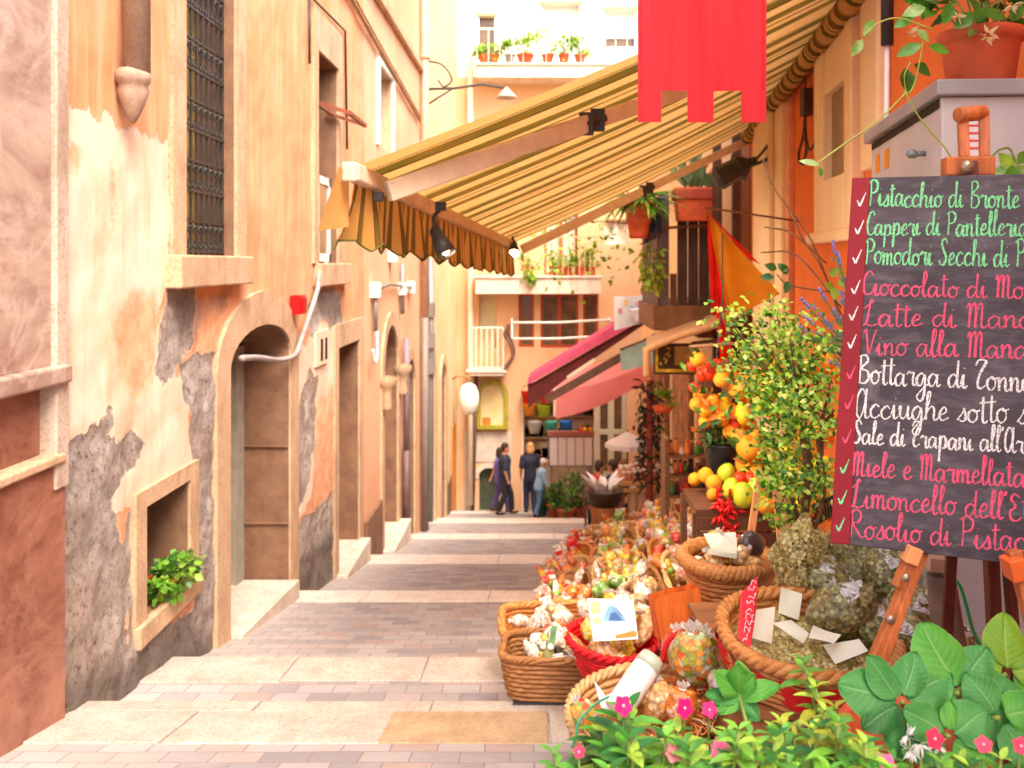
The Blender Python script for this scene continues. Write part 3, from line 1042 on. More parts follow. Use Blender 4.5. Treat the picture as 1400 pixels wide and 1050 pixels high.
W_DR = frect(815, 857, 526, 700)
W_AD = frect(655, 682, 640, 720)
lowh = [W_SH, W_A, W_B, W_C, W_2A, W_2B, W_SHOP, W_DR, W_AD]
z_split = P(0, 106, FY).z
rect_wall('wall', t, PLAST_F, -2.2, 6.0, -7.6, z_split, lowh, depth=0.3)
W_T1, W_T2, W_T3 = frect(741, 792, 6, 92), frect(828, 868, 14, 64), frect(655, 676, 22, 92)
rect_wall('upper_wall', t, PLAST_W, -2.2, 6.0, z_split, 9.5, [W_T1, W_T2, W_T3], depth=0.2)
mb = MB(STONE)
mb.b2(-2.3, 6.1, FY-0.2, FY+6, 9.5, 9.75)
mb.b2(-2.2, 6.0, FY+0.8, FY+6, -7.6, 9.5)
mb.build('roof', t)
def fill(name, h, m, parent=t, y=FY+0.2, inset=0.0):
    mb = MB(m)
    mb.b2(h[0]+inset, h[1]-inset, y, y+0.06, h[2]+inset, h[3]-inset)
    return mb.build(name, parent)
def framed(name, h, fm, gm, bars=1, w=0.07, y=FY+0.16):
    mb = MB(fm)
    a, b, c, d = h
    for q in ((a, a+w, c, d), (b-w, b, c, d), (a+w, b-w, c, c+w), (a+w, b-w, d-w, d)): mb.b2(q[0], q[1], y, y+0.07, q[2], q[3])
    for k in range(bars):
        x = a+(b-a)*(k+1)/(bars+1)
        mb.b2(x-w*0.7, x+w*0.7, y-0.01, y+0.07, c+w, d-w)
    ob = mb.build(name, t)
    g = MB(gm)
    g.b2(a+0.01, b-0.01, y+0.04, y+0.055, c+0.01, d-0.01)
    g.build('pane', ob)
    return ob
fill('shutter_window', W_SH, mat('pale_shutter', '#E2DCB0', 0.6, 0.15, 10, stretch=(1, 1, 14)))
for h, b in ((W_A, 0), (W_B, 1), (W_C, 0)): framed('red_window', h, REDWOOD, GLASS_D, b)
framed('tall_window', W_2A, mat('brown_frame', '#B06A44', 0.6, 0.1), GLASS_P, 1)
framed('small_window', W_2B, WHITE, GLASS_P, 1)
for h in (W_T1, W_T2): 
    f = fill('roller_shutter', (h[0], h[1], h[2] if h is W_T1 else h[2]+0.28, h[3]), mat('shutter_slats', '#F2F6F4', 0.5, 0.04, 4))
fill('shaded_window', W_T3, GLASS_D)  # pane filled with plain dark glass
fill('window', W_T2, GLASS_D, y=FY+0.27)
for h in (W_T1, W_T2, W_T3):
    mb = MB(STONE)
    mb.b2(h[0]-0.08, h[1]+0.08, FY-0.05, FY, h[3], h[3]+0.1)
    mb.build('window_hood', t)
d = framed('glazed_door', W_DR, mat('sage_frame', '#E4E6CC', 0.5, 0.05), GLASS_D, 1, 0.12)
mb = MB(MATS['sage_frame'])
for yy in (592, 650):
    z = P(0, yy, FY).z
    mb.b2(W_DR[0]+0.12, W_DR[1]-0.12, FY+0.14, FY+0.23, z-0.07, z+0.07)
mb.build('door_rail', d)
fill('cellar_door', W_AD, mat('dark_green_door', '#4E5844', 0.6, 0.2), y=FY+0.22)
# arch over the cellar door + oval plaque
mb = MB(STONE_W)
cx, cz = (W_AD[0]+W_AD[1])/2, W_AD[3]-0.27
for k in range(12):
    a, b = PI*k/12, PI*(k+1)/12
    mb.prism([(cx+r*math.cos(q), FY-0.05, cz+r*math.sin(q)) for r, q in ((0.29, a), (0.42, a), (0.42, b), (0.29, b))], (0, 0.05, 0))
mb.m = PLAST_F
mb.prism([(W_AD[0], FY+0.02, W_AD[3])]+[(cx+0.29*math.cos(PI*k/10), FY+0.02, cz+0.29*math.sin(PI*k/10)) for k in range(11)][::-1]+[(W_AD[1], FY+0.02, W_AD[3])], (0, 0.1, 0))
mb.build('door_arch', t)
# the shop inside
mb = MB(mat('shop_wood', '#9A6A44', 0.8, 0.3, 4))
a, b, c, d_ = W_SHOP
mb.b2(a-0.3, b+0.3, FY+2.2, FY+2.3, c, d_+0.2)
mb.b2(a-0.4, a-0.3, FY+0.3, FY+2.3, c, d_+0.2)
mb.b2(b+0.3, b+0.4, FY+0.3, FY+2.3, c, d_+0.2)
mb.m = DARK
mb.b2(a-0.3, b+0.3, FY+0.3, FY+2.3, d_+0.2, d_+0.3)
mb.m = mat('goods_mix', '#D88848', 0.7, 0.3, 3, hex2='#7C5436')
for z in (-5.6, -5.0, -4.4): 
    mb.b2(a-0.3, b+0.3, FY+0.75, FY+2.2, z, z+0.05)
rr = random.Random(5)
mats_g = [mat('goods_red', '#F84828', 0.6, 0.2), mat('goods_yellow', '#FFD848', 0.6, 0.2), mat('goods_green', '#90C440', 0.6, 0.2), mat('goods_white', '#EEE6DC', 0.6, 0.1), MATS['goods_mix']]
for z in (-5.55, -4.95, -4.35):
    x = a-0.25
    while x < b+0.2:
        w = rr.uniform(0.08, 0.2)
        mb.m = rr.choice(mats_g)
        mb.b2(x, x+w, FY+0.8, FY+1.2, z+0.05, z+rr.uniform(0.2, 0.45))
        x += w+0.02
mb.build('shop_interior', t)
mb = MB(CREAMP)
mb.b2(a-0.06, a, FY-0.03, FY+0.1, c, d_+0.05)
mb.b2(b, b+0.06, FY-0.03, FY+0.1, c, d_+0.05)
mb.b2(a, b, FY-0.03, FY+0.1, d_, d_+0.06)
mb.build('shop_frame', t)
# balconies
BY = 23.1
def slab(x0, x1, y0, y1, nm='balcony_slab', yb=BY):
    p, q = P(x0, y1, yb), P(x1, y0, yb)
    mb = MB(STONE_W)
    mb.b2(p.x, q.x, yb, FY, p.z, q.z)
    mb.b2(p.x-0.05, q.x+0.05, yb-0.05, FY, q.z-0.06, q.z+0.003)
    return mb.build(nm, t, bevel=0.01)
s1 = slab(650, 822, 377, 402)
s2 = slab(652, 905, 86, 106)
def rail(x0, x1, ytop, ybot, m, yb=BY, step=0.14, r=0.012):
    p, q = P(x0, ybot, yb), P(x1, ytop, yb)
    mb = MB(m)
    n = int((q.x-p.x)/step)
    for k in range(n+1):
        x = p.x+(q.x-p.x)*k/n
        mb.b2(x-r, x+r, yb-r+0.03, yb+r+0.03, p.z, q.z)
    mb.b2(p.x, q.x, yb+0.01, yb+0.05, q.z, q.z+0.04)
    return mb
rail(650, 822, 325, 377, mat('beige_rail', '#D8B48C', 0.6, 0.1)).build('railing', s1)
rail(652, 905, 40, 86, WHITE, step=0.3, r=0.008).build('railing', s2)
s3 = slab(640, 690, 506, 514, yb=23.2)
mb = rail(643, 688, 449, 506, mat('white_rail', '#F6E8DC', 0.6, 0.05), yb=23.2, step=0.13, r=0.014)
mb.build('railing', s3)
mb = MB(mat('dark_scroll', '#6E5048', 0.5, 0.15))
e = P(689, 506, 23.2)
mb.tube(catmull([e, e+Vector((0.10, 0, 0.12)), e+Vector((0.24, 0, 0.38)), e+Vector((0.16, 0, 0.72)), e+Vector((0.02, 0, 0.95)), e+Vector((0.10, 0, 1.15))], 5), 0.045, 6)
mb.build('scroll_end', s3)
mb = MB(MATS['dark_scroll'])
mb.tube(catmull([e+Vector((0, 0.7, 0)), e+Vector((0.10, .7, 0.12)), e+Vector((0.24, .7, 0.38)), e+Vector((0.16, .7, 0.72)), e+Vector((0.02, .7, 0.95)), e+Vector((0.10, .7, 1.15))], 5), 0.045, 6)
mb.build('scroll_end', s3)
mb = MB(STONE_W)
p = F(0, 618)
mb.b2(-2.0, F(716, 0).x-0.07, FY-0.06, FY, F(0, 700).z-0.6, F(0, 592).z)
pl = None
# pale plinth panel left of the shop (butted round the cellar door)
mb = MB(STONE_W)
mb.b2(-2.0, W_AD[0]-0.14, FY-0.03, FY, -7.2, F(0, 590).z)
mb.b2(W_AD[1]+0.14, F(700, 0).x, FY-0.03, FY, -7.2, F(0, 590).z)
mb.b2(W_AD[0]-0.14, W_AD[1]+0.14, FY-0.03, FY, W_AD[3]+0.18, F(0, 590).z)
mb.build('pale_plinth', t)
# clothes lines
mb = MB(WHITE)
for y0, y1 in ((441, 437), (463, 459)):
    mb.tube([P(700, y0, 23.3), P(760, (y0+y1)/2+2, 23.3), P(835, y1, 23.3)], 0.035, 6)
mb.b2(P(700, 0, 23.3).x-0.02, P(700, 0, 23.3).x+0.02, 23.28, FY, P(0, 463, 23.3).z, P(0, 436, 23.3).z)
mb.b2(P(835, 0, 23.3).x-0.02, P(835, 0, 23.3).x+0.02, 23.28, FY, P(0, 463, 23.3).z, P(0, 436, 23.3).z)
tag(mb.build('clothes_line', origin=P(760, 463, 23.3)), 'two white clothes lines stretched before the red framed windows', 'clothes line')
# arched niche sign and white lamp
o = F(674, 585)
t2 = thing('arched_sign', 'arched yellow green frame with a pale picture hung left of the shop', 'sign', o)
mb = MB(mat('lime_frame', '#B0AC34', 0.6, 0.25, 14))
pts_o, pts_i = [(-0.42, 0), (-0.42, 0.9)], [(-0.33, 0.09), (-0.33, 0.9)]
for k in range(1, 10):
    a = PI-PI*k/10
    pts_o.append((0.42*math.cos(a), 0.9+0.42*math.sin(a)))
    pts_i.append((0.33*math.cos(a), 0.9+0.33*math.sin(a)))
pts_o += [(0.42, 0.9), (0.42, 0)]
pts_i += [(0.33, 0.9), (0.33, 0.09)]
n = len(pts_o)
for k in range(n):
    j = (k+1) % n
    mb.prism([o+Vector((x, -0.2, z)) for x, z in (pts_o[k], pts_o[j], pts_i[j], pts_i[k])], (0, 0.17, 0))
mb.build('frame', t2)
mb = MB(mat('pale_picture', '#F8E8B8', 0.7, 0.2, 3, hex2='#F0D890'))
mb.prism([o+Vector((x, -0.08, z)) for x, z in pts_i], (0, 0.05, 0))
mb.m = mat('picture_mark', '#D8883C', 0.7)
mb.b2(o.x-0.28, o.x-0.06, o.y-0.10, o.y-0.085, o.z+0.1, o.z+0.3)
mb.build('picture', t2)
o = P(641, 545, 22.6)
t2 = thing('globe_lamp', 'big white globe lamp on a bracket at the corner of the yellow house', 'lamp', o)
mb = MB(mat('white_globe', '#FBF8F2', 0.35, 0.03))
mb.lathe([(0, -0.42), (0.10, -0.40), (0.2, -0.30), (0.26, -0.1), (0.26, 0.14), (0.18, 0.33), (0.06, 0.40), (0, 0.41)], o, 20)
mb.build('globe', t2)
mb = MB(mat('lamp_bracket', '#B07848', 0.5, 0.1))
mb.tube([o+Vector((0, 0, 0.40)), o+Vector((0, 0, 0.56)), o+Vector((-0.3, 0, 0.58)), Vector((WX, 22.6, o.z+0.5))], 0.03, 6)
mb.build('bracket', t2)
mb = MB(mat('cream_pipe', '#FBF0D4', 0.5, 0.05))
a = P(643, 352, 23.7)
mb.tube([a+Vector((0, 0, 7)), a, P(643, 515, 23.7), P(643, 690, 23.7)], 0.075, 8)
mb.m = MATS['dark_scroll']
mb.tube([a+Vector((0.16, 0.02, -3.2)), P(646, 705, 23.75)], 0.05, 8)
tag(mb.build('downpipe', origin=P(643, 690, 23.7)), 'cream downpipe in the corner between the yellow and apricot houses', 'downpipe')
# plants on the balconies
def small_pot_plant(name, label, o, r, h, fr, n, L, seed, cols, potm=TERRA, group=None, cat='potted plant', fz=None):
    t = thing(name, label, cat, o, group)
    mb = MB(potm)
    pot_mesh(mb, o, r, h)
    mb.build('pot', t)
    fz = fz or fr
    foliage('foliage', t, Vector(o)+Vector((0, 0, h+fz*0.55)), (fr, fr, fz), n, L, cols, seed, base=Vector(o)+Vector((0, 0, h*0.85)))
    return t
bal = [(661, 86, 0.13, 0.30, LEAF_L, 'leftmost potted plant on the upper white balcony, small and bushy'),
       (676, 86, 0.12, 0.28, LEAF_L, 'small potted plant second from the left on the upper white balcony'),
       (697, 86, 0.13, 0.30, LEAF_G, 'low spreading potted plant on the upper white balcony'),
       (718, 86, 0.22, 0.42, LEAF_L, 'broad leafy plant in a wide trough on the upper white balcony'),
       (749, 86, 0.16, 0.60, LEAF_G, 'tallest wispy potted plant on the upper white balcony'),
       (771, 86, 0.15, 0.42, LEAF_G, 'potted plant beside the tall wispy one on the upper white balcony'),
       (793, 86, 0.15, 0.40, LEAF_G, 'rightmost seen potted plant on the upper white balcony')]
for k, (x, y, r, fr, lm, lab) in enumerate(bal):
    small_pot_plant('potted_plant', lab, P(x, y, 23.35), r, 0.22, fr, 150, 0.12, 20+k, [LEAF_L, lm, LEAF_L], TERRA if k != 2 else METAL_G, 'plants on the upper balcony', fz=fr*0.8)
bal = [(722, 377, 0.2, 'leafy pot at the left end of the middle balcony trailing over the edge'), (758, 377, 0.22, 'green pot in the middle of the middle balcony'),
       (775, 377, 0.2, 'pale green pot right of the middle on the middle balcony'), (795, 377, 0.22, 'bushy red pot at the right of the middle balcony'), (808, 377, 0.16, 'last small red pot at the right end of the middle balcony')]
for k, (x, y, fr, lab) in enumerate(bal):
    small_pot_plant('potted_plant', lab, P(x, y, 23.35), 0.15, 0.26, fr*1.5, 130, 0.13, 40+k, [LEAF_L, LEAF_G, LEAF_Y], TERRA, 'plants on the middle balcony', fz=fr*1.6)
o = P(724, 372, 23.05)
t2 = thing('trailing_plant', 'bright green trailing plant hanging over the middle balcony edge', 'plant', o)
foliage('foliage', t2, o+Vector((0, -0.05, -0.12)), (0.2, 0.1, 0.3), 130, 0.12, [LEAF_L, LEAF_L, LEAF_G], 77, hang=0.8)

# ---------------------------------------------------------------- right side houses
def RX(z): return 2.2+0.1*(z-5.2)
RN = Vector((-1, 0.1, 0)).normalized()      # outward normal of the orange wall
RD = Vector((0.1, 1, 0)).normalized()
def rw(z, h, off=0.0): return Vector((RX(z), z, h))+RN*off
def rbox(parent, name, m, za, zb, ha, hb, o0, o1, bevel=0.0):
    mb = MB(m)
    a, b = rw(za, ha, o0), rw(zb, ha, o0)
    mb.prism([rw(za, ha, o0), rw(zb, ha, o0), rw(zb, ha, o1), rw(za, ha, o1)], (0, 0, hb-ha))
    return mb.build(name, parent, bevel=bevel)
t = thing('orange_house', 'burnt orange house with tan pilasters on the right behind the stall', 'building', rw(6, ground(6)))
rbox(t, 'wall', PLAST_O, -1.0, 11.9, -5.0, 2.9, -2.5, 0.0)
rbox(t, 'roof', STONE, -1.0, 11.9, 2.9, 3.05, -2.5, 0.15)
rbox(t, 'pilaster', PLAST_T, 8.9, 10.9, -4.6, 2.85, 0.0, 0.10, 0.02)
rbox(t, 'pilaster', PLAST_T, 9.3, 10.4, -4.6, 2.85, 0.10, 0.16, 0.02)
rbox(t, 'pilaster', mat('salmon_trim', '#F0A878', 0.8, 0.12), 8.72, 8.9, -4.6, 2.85, 0.0, 0.06, 0.01)
# window with a tan surround
for nm, za, zb, ha, hb, o1 in (('window_surround', 7.05, 7.35, 0.25, 2.2, 0.10), ('window_surround', 6.15, 6.35, 0.25, 2.2, 0.10), ('window_surround', 6.35, 7.05, 1.35, 2.2, 0.08), ('window_surround', 6.35, 7.05, 0.25, 0.66, 0.10)):
    rbox(t, nm, PLAST_T, za, zb, ha, hb, 0.0, o1, 0.012)
rbox(t, 'window', mat('taupe_pane', '#9A7858', 0.4, 0.2, 4), 6.35, 7.05, 0.66, 1.35, 0.0, 0.02)
rbox(t, 'sill', PLAST_T, 6.0, 7.5, 0.16, 0.25, 0.0, 0.14, 0.015)
rbox(t, 'pilaster', PLAST_T, 5.55, 5.95, 0.62, 2.85, 0.0, 0.09, 0.02)
t = thing('tan_house', 'tan house with shop fronts and a balcony further down the right side', 'building', (2.6, 16, ground(16)))
R2 = 2.62
mb = MB(PLAST_T)
mb.b2(R2, 7, 11.95, 22.2, -6.5, 2.8)
mb.build('wall', t)
mb = MB(STONE)
mb.b2(R2-0.2, 7, 11.9, 22.3, 2.8, 3.0)
mb.build('roof', t)
for k, (a, b, mm) in enumerate(((12.6, 14.0, mat('amber_shop', '#C88A48', 0.5, 0.4, 4, hex2='#7A4A2C')), (14.8, 16.6, MATS['amber_shop']), (17.5, 19.8, MATS['amber_shop']))):
    mb = MB(WOODB)
    mb.b2(R2-0.06, R2+0.05, a-0.1, b+0.1, -5.8, -1.7)
    f = mb.build('shop_frame', t, bevel=0.01)
    mb = MB(mm)
    mb.b2(R2-0.075, R2-0.061, a, b, -5.7, -1.85)
    mb.build('shop_window', f)
mb = MB(mat('brown_post', '#5A3E2E', 0.7, 0.25, 8))
for z, x in ((11.75, 2.66), (12.0, 2.45)):
    mb.b2(x-0.05, x+0.05, z-0.05, z+0.05, -4.3, 2.6)
mb.m = PLAST_T
mb.b2(2.5, 2.62, 11.80, 11.9, -4.3, 2.6)
mb.build('corner_post', t)
mb = MB(mat('brown_awning_box', '#8A5C3C', 0.7, 0.2))
mb.b2(2.2, 2.62, 12.0, 13.5, -1.02, -0.75)
mb.build('shop_fascia', t)
# balcony of the tan house
BX0, BX1, BZ = P(893, 0, 12.3).x, R2, 12.3
o = P(950, 425, 12.3)
t = thing('balcony', 'dark brown boarded balcony on the tan house above the stall', 'balcony', o)
mb = MB(mat('balcony_wood', '#8E6444', 0.7, 0.2, 6))
zt, zb = P(0, 418, BZ).z, P(0, 452, BZ).z
mb.b2(BX0, BX1, BZ, BZ+1.8, zb, zt)
mb.build('floor', t, bevel=0.01)
mb = MB(mat('dark_board', '#4E3629', 0.75, 0.3, 5, stretch=(5, 5, 0.5)))
a, b = P(926, 0, BZ).x, P(1000, 0, BZ).x
for k in range(5):
    x0 = a+(b-a)*k/5
    mb.b2(x0+0.006, x0+(b-a)/5-0.006, BZ+0.02, BZ+0.05, zt+0.0, P(0, 300, BZ).z)
mb.build('board_panel', t)
mb = MB(mat('grey_board', '#6E625C', 0.75, 0.2, 5, stretch=(5, 5, 0.5)))
a, b = P(899, 0, BZ).x, P(915, 0, BZ).x
mb.b2(a, b, BZ+0.01, BZ+0.06, zt, P(0, 262, BZ).z)
mb.b2(a, a+0.06, BZ+0.06, BZ+1.8, zt, P(0, 300, BZ).z)
mb.build('corner_board', t)
mb = MB(mat('brown_rail', '#7A4A34', 0.6, 0.2))
mb.beam(P(905, 312, BZ-0.02), P(1000, 306, BZ-0.02), 0.035, 0.04)
mb.b2(P(917, 0, BZ).x, P(926, 0, BZ).x, BZ+0.05, BZ+0.07, zt, zt+0.45)
mb.build('handrail', t)
o = P(962, 303, BZ-0.08)
t = thing('planter_box', 'long terracotta planter with spiky plants on the boarded balcony', 'planter', o)
mb = MB(TERRA)
a, b = P(920, 0, BZ).x, P(1006, 0, BZ).x
zl, zh = P(0, 303, BZ).z, P(0, 258, BZ).z
mb.add([(a+0.05, BZ-0.2, zl), (b-0.05, BZ-0.2, zl), (b, BZ-0.26, zh), (a, BZ-0.26, zh), (a+0.05, BZ+0.06, zl), (b-0.05, BZ+0.06, zl), (b, BZ+0.12, zh), (a, BZ+0.12, zh)],
       [(0, 1, 2, 3), (5, 4, 7, 6), (4, 0, 3, 7), (1, 5, 6, 2), (4, 5, 1, 0), (3, 2, 6, 7)])
mb.m = TERRA_D
mb.b2(a-0.01, b+0.01, BZ-0.27, BZ+0.13, zh-0.16, zh-0.02)
mb.build('box', t, bevel=0.012)
mb = MB(mat('agave_leaf', '#6E8C58', 0.5, 0.4, 6, trans=0.15, k=0.7))
rr = random.Random(8)
for k in range(16):
    p = Vector((rr.uniform(a+0.1, b-0.3), BZ-0.07, zh-0.04))
    mb.leaf(p, (rr.uniform(-0.8, 0.5), rr.uniform(-0.4, 0.4), 1), (rr.uniform(-1, 1), -1, 0.2), rr.uniform(0.35, 0.75), 0.11, 0.4, 0.1, True)
mb.m = mat('pink_blossom', '#F09A8C', 0.6, 0.2)
for k in range(14): mb.ball((rr.uniform(a+0.4, b-0.1), BZ-0.07+rr.uniform(-.1, .1), zh+rr.uniform(0.2, 0.5)), 0.035, 6, 4)
mb.build('spiky_plants', t)
# hanging fern and trailing vine
o = P(873, 326, 12.0)
t = thing('hanging_fern', 'bushy green fern in a banded terracotta pot hanging under the awning', 'plant', o)
mb = MB(TERRA)
mb.lathe([(0, 0), (0.12, 0), (0.13, 0.06), (0.15, 0.2), (0.17, 0.22), (0.17, 0.26), (0.155, 0.28), (0.19, 0.40), (0.215, 0.41), (0.215, 0.54), (0.19, 0.55), (0.17, 0.50), (0, 0.48)], o, 20)
mb.m = IRON
mb.tube([o+Vector((0.2, 0, 0.5)), o+Vector((0.05, 0, 1.0)), o+Vector((0.0, 0, 1.75))], 0.008, 5)
mb.tube([o+Vector((-0.2, 0, 0.5)), o+Vector((0.0, 0, 1.0)), o+Vector((0.0, 0, 1.75))], 0.008, 5)
mb.build('pot', t)
mb = MB()
rr = random.Random(4)
for k in range(210):
    a = rr.uniform(0, 2*PI)
    e = rr.uniform(0.0, 1.0)
    mb.m = rr.choice([LEAF_G, LEAF_G, LEAF_D, LEAF_L])
    mb.leaf(o+Vector((rr.uniform(-.12, .12), rr.uniform(-.12, .12), 0.5)), (math.cos(a), math.sin(a), e*1.1+0.25), (0, 0, 1), rr.uniform(0.28, 0.56), 0.05, 0.3, 1.0, True)
mb.build('fronds', t)
o = P(893, 318, 12.1)
t = thing('trailing_vine', 'yellow green vine trailing from the balcony corner beside the hanging fern', 'plant', o)
foliage('foliage', t, P(889, 365, 12.1), (0.16, 0.12, 0.46), 260, 0.11, [LEAF_Y, LEAF_L, LEAF_Y], 9, hang=0.7)
mb = MB(STEM)
for k in range(5):
    mb.tube(catmull([o+Vector((-0.05+0.03*k, 0, 0)), o+Vector((-0.1+0.05*k, -0.04, -0.4)), o+Vector((-0.16+0.06*k, 0, -0.85))], 4), 0.007, 4)
mb.build('stem', t)
o = P(820, 320, 12.6)
t = thing('thin_creeper', 'sparse pale green creeper hanging on a wire below the awning end', 'plant', o)
rr = random.Random(14)
mb = MB(STEM)
mb.tube(catmull([P(700, 270, 12.6)+Vector((0, 0, -.2)), P(780, 300, 12.6), P(850, 305, 12.4), P(893, 312, 12.3)], 6), 0.008, 4)
mb.build('wire', t)
mb = MB()
for k in range(120):
    c = P(rr.choice([745, 770, 800, 830, 850])+rr.gauss(0, 12), 335+rr.gauss(0, 28), 12.6)
    mb.m = rr.choice([LEAF_L, LEAF_Y, LEAF_G])
    mb.leaf(c, rvec(), rvec(), 0.09, 0.06)
mb.build('foliage', t)
# black lantern on an iron arm
o = P(1000, 235, 9.4)
t = thing('iron_lantern', 'black iron lantern on a long wall arm above the balcony planter', 'lamp', o)
mb = MB(IRON)
R_ = Matrix.Rotation(math.radians(62), 3, 'Y')
mb.T = Matrix.Translation(o) @ R_.to_4x4()
mb.lathe([(0.0, -0.20), (0.07, -0.2), (0.13, -0.16), (0.12, 0.06), (0.16, 0.08), (0.13, 0.14), (0.05, 0.22), (0.03, 0.3), (0, 0.31)], (0, 0, 0), 8, smooth=False)
mb.T = None
mb.tube(catmull([o+Vector((0.16, 0, 0.05)), o+Vector((0.35, 0, 0.12)), rw(9.4, 1.16, 0.1)], 5), 0.022, 6)
mb.tube(catmull([o+Vector((0.20, 0, 0.06)), o+Vector((0.4, 0, 0.3)), rw(9.4, 1.42, 0.1)], 5), 0.016, 6)
mb.build('lantern', t)
# cable coil and switch box on the orange wall
o = rw(7.9, 1.3, 0.0)
t = thing('wall_switch', 'dark cable box with a hanging coiled cord on the orange wall', 'switch', o)
mb = MB(mat('dark_cable', '#4A3028', 0.5, 0.2))
mb.box(rw(7.9, 1.45, 0.05), (0.08, 0.12, 0.24))
mb.tube(catmull([rw(7.9, 2.3, 0.05), rw(7.88, 2.0, 0.06), rw(7.9, 1.57, 0.06)], 4), 0.008, 5)
for h in (2.05, 1.9): mb.ball(rw(7.9, h, 0.06), 0.03, 6, 4)
mb.tube(catmull([rw(7.9, 1.34, 0.06), rw(7.95, 1.15, 0.07), rw(8.1, 1.0, 0.08), rw(7.95, 0.9, 0.08), rw(7.75, 1.0, 0.08), rw(7.85, 1.2, 0.08)], 5), 0.014, 5)
mb.tube(catmull([rw(7.9, 1.34, 0.06), rw(7.8, 1.1, 0.07), rw(7.6, 0.98, 0.08), rw(7.4, 1.02, 0.08)], 5), 0.012, 5)
mb.m = mat('wire_frame', '#B07048', 0.5, 0.1)
for a, b, c, d in ((7.5, 1.3, 7.5, 1.62), (7.3, 1.3, 7.3, 1.62), (7.5, 1.3, 7.3, 1.3), (7.5, 1.62, 7.3, 1.62)):
    mb.tube([rw(a, b, 0.03), rw(c, d, 0.03)], 0.01, 5)
mb.build('cord', t)
mb = MB(mat('black_pole', '#3C3432', 0.45, 0.1, k=0.8))
q = P(1213, 62, 4.4)
mb.tube([q+Vector((0.0, 0, 1.2)), q], 0.031, 12)
mb.m = mat('white_rod', '#F4ECE4', 0.4, 0.05)
mb.tube([q+Vector((0, 0, 0.02)), q+Vector((-0.02, 0, -1.6))], 0.012, 8)
mb.m = IRON
mb.beam(q+Vector((0, 0, 1.0)), rw(4.4, q.z+1.0), 0.02, 0.02)
tag(mb.build('pole', origin=q), 'black pole with a thin white rod hanging beside the orange wall', 'pole')

# ---------------------------------------------------------------- the striped awning
AK = 4.3/5.0
AW_A, AW_B = P(490, 226, 5*AK), P(704, 331, 12.0*AK)
AW_D = Vector((2.55, 6.21, 2.34))*AK
AW_C = AW_B+(AW_D-AW_A)
def aw(s, u, drop=0.0):
    """s along the street, u from front bar to wall"""
    n = (AW_B-AW_A).cross(AW_D-AW_A).normalized()
    if n.z < 0: n = -n
    return AW_A+(AW_B-AW_A)*s+(AW_D-AW_A)*u-n*drop
def aw_px(px, py, drop=0.0):
    n = (AW_B-AW_A).cross(AW_D-AW_A).normalized()
    if n.z < 0: n = -n
    r = P(px, py, 1.0)
    q = AW_A-n*drop
    return r*(q.dot(n)/r.dot(n))
ALEN = (AW_B-AW_A).length
def m_awning():
    m, t = new_mat('striped_canvas', 0.8, 0, 0.2)
    sp = t.n.new('ShaderNodeSeparateXYZ')
    t.link(t.pos(kind='uv'), sp.inputs[0])
    f = t.math('FRACT', t.math('MULTIPLY', sp.outputs[0], 1/1.15))
    Yc, Oc, Bc = C('#F0C478'), C('#706224'), C('#524418')
    c = t.ramp(f, [(0.0, Yc), (0.16, Bc), (0.175, Yc), (0.19, Oc), (0.30, Bc), (0.33, Yc), (0.47, Oc), (0.62, Yc), (0.69, Bc), (0.72, Yc), (0.80, Oc), (0.91, Yc)], 'CONSTANT')
    n = t.noise(t.pos(), 3, 6, 0.6)
    c = t.mix(t.ramp(n, [(0.3, 0.25), (0.6, 0.0)]), c, C('#D8923C'))
    t.color(c)
    t.bump(t.noise(t.pos(), 220, 2), 0.1, 0.002)
    t.translucent(c, 0.42)
    return m
def m_valance():
    m, t = new_mat('valance_canvas', 0.8, 0, 0.2)
    sp = t.n.new('ShaderNodeSeparateXYZ')
    t.link(t.pos(kind='uv'), sp.inputs[0])
    f = t.math('FRACT', t.math('ADD', t.math('MULTIPLY', sp.outputs[0], 1/0.26), 0.2))
    c = t.ramp(f, [(0.0, C('#E0B468')), (0.28, C('#5C4E22')), (0.31, C('#786A36')), (0.50, C('#E0B468')), (0.78, C('#5C4E22')), (0.81, C('#786A36'))], 'CONSTANT')
    t.color(t.mix(t.ramp(t.noise(t.pos(), 4, 5), [(0.35, 0.3), (0.6, 0.0)]), c, C('#B8802C')))
    t.translucent(c, 0.4)
    return m
CANVAS = m_awning()
o = AW_C
t = thing('striped_awning', 'yellow and olive striped awning spread over the stall on two pale arms', 'awning', (AW_A+AW_D)/2)
mb = MB(CANVAS)
def sagged(u, v):
    s, w = u, v
    p = aw(s, w)
    return p+Vector((0, 0, -0.05*math.sin(PI*w)+0.006*math.sin(s*60)*math.sin(PI*w)))
mb.sheet(sagged, 48, 12, True, lambda u, v: (u*ALEN, v))
mb.build('canvas', t)
mb = MB(CANVAS)
def valance(u, v):
    p = aw(u, 0)
    sc = abs(math.sin(u*ALEN/0.26*PI))
    depth = 0.38-0.05*sc
    return p+Vector((-0.02-0.03*math.sin(u*ALEN*13)*v+(-0.10*v*v if u < 0.02 else 0), 0, -0.03-depth*v))+Vector((0.016*v*math.sin(u*ALEN*24.2), 0, 0))
VAL = m_valance()
mb.m = VAL
mb.sheet(valance, 260, 5, True, lambda u, v: (u*ALEN, v))
mb.m = mat('valance_edge', '#5E6A34', 0.7, 0.15)
mb.tube([valance(k/300, 1.0) for k in range(301)], 0.006, 5)
mb.build('valance', t)
mb = MB(CANVAS)
AW_E = Vector((-0.12, -0.34, 0))   # loose end flap of the valance
v0 = valance(0, 0)
mb.sheet(lambda u, v: v0+Vector((-0.03-0.10*u*v, 0.02-0.22*u, -0.27*v-0.03*u*v)), 8, 5, True, lambda u, v: (0.02*u, v))
mb.build('valance_flap', t)
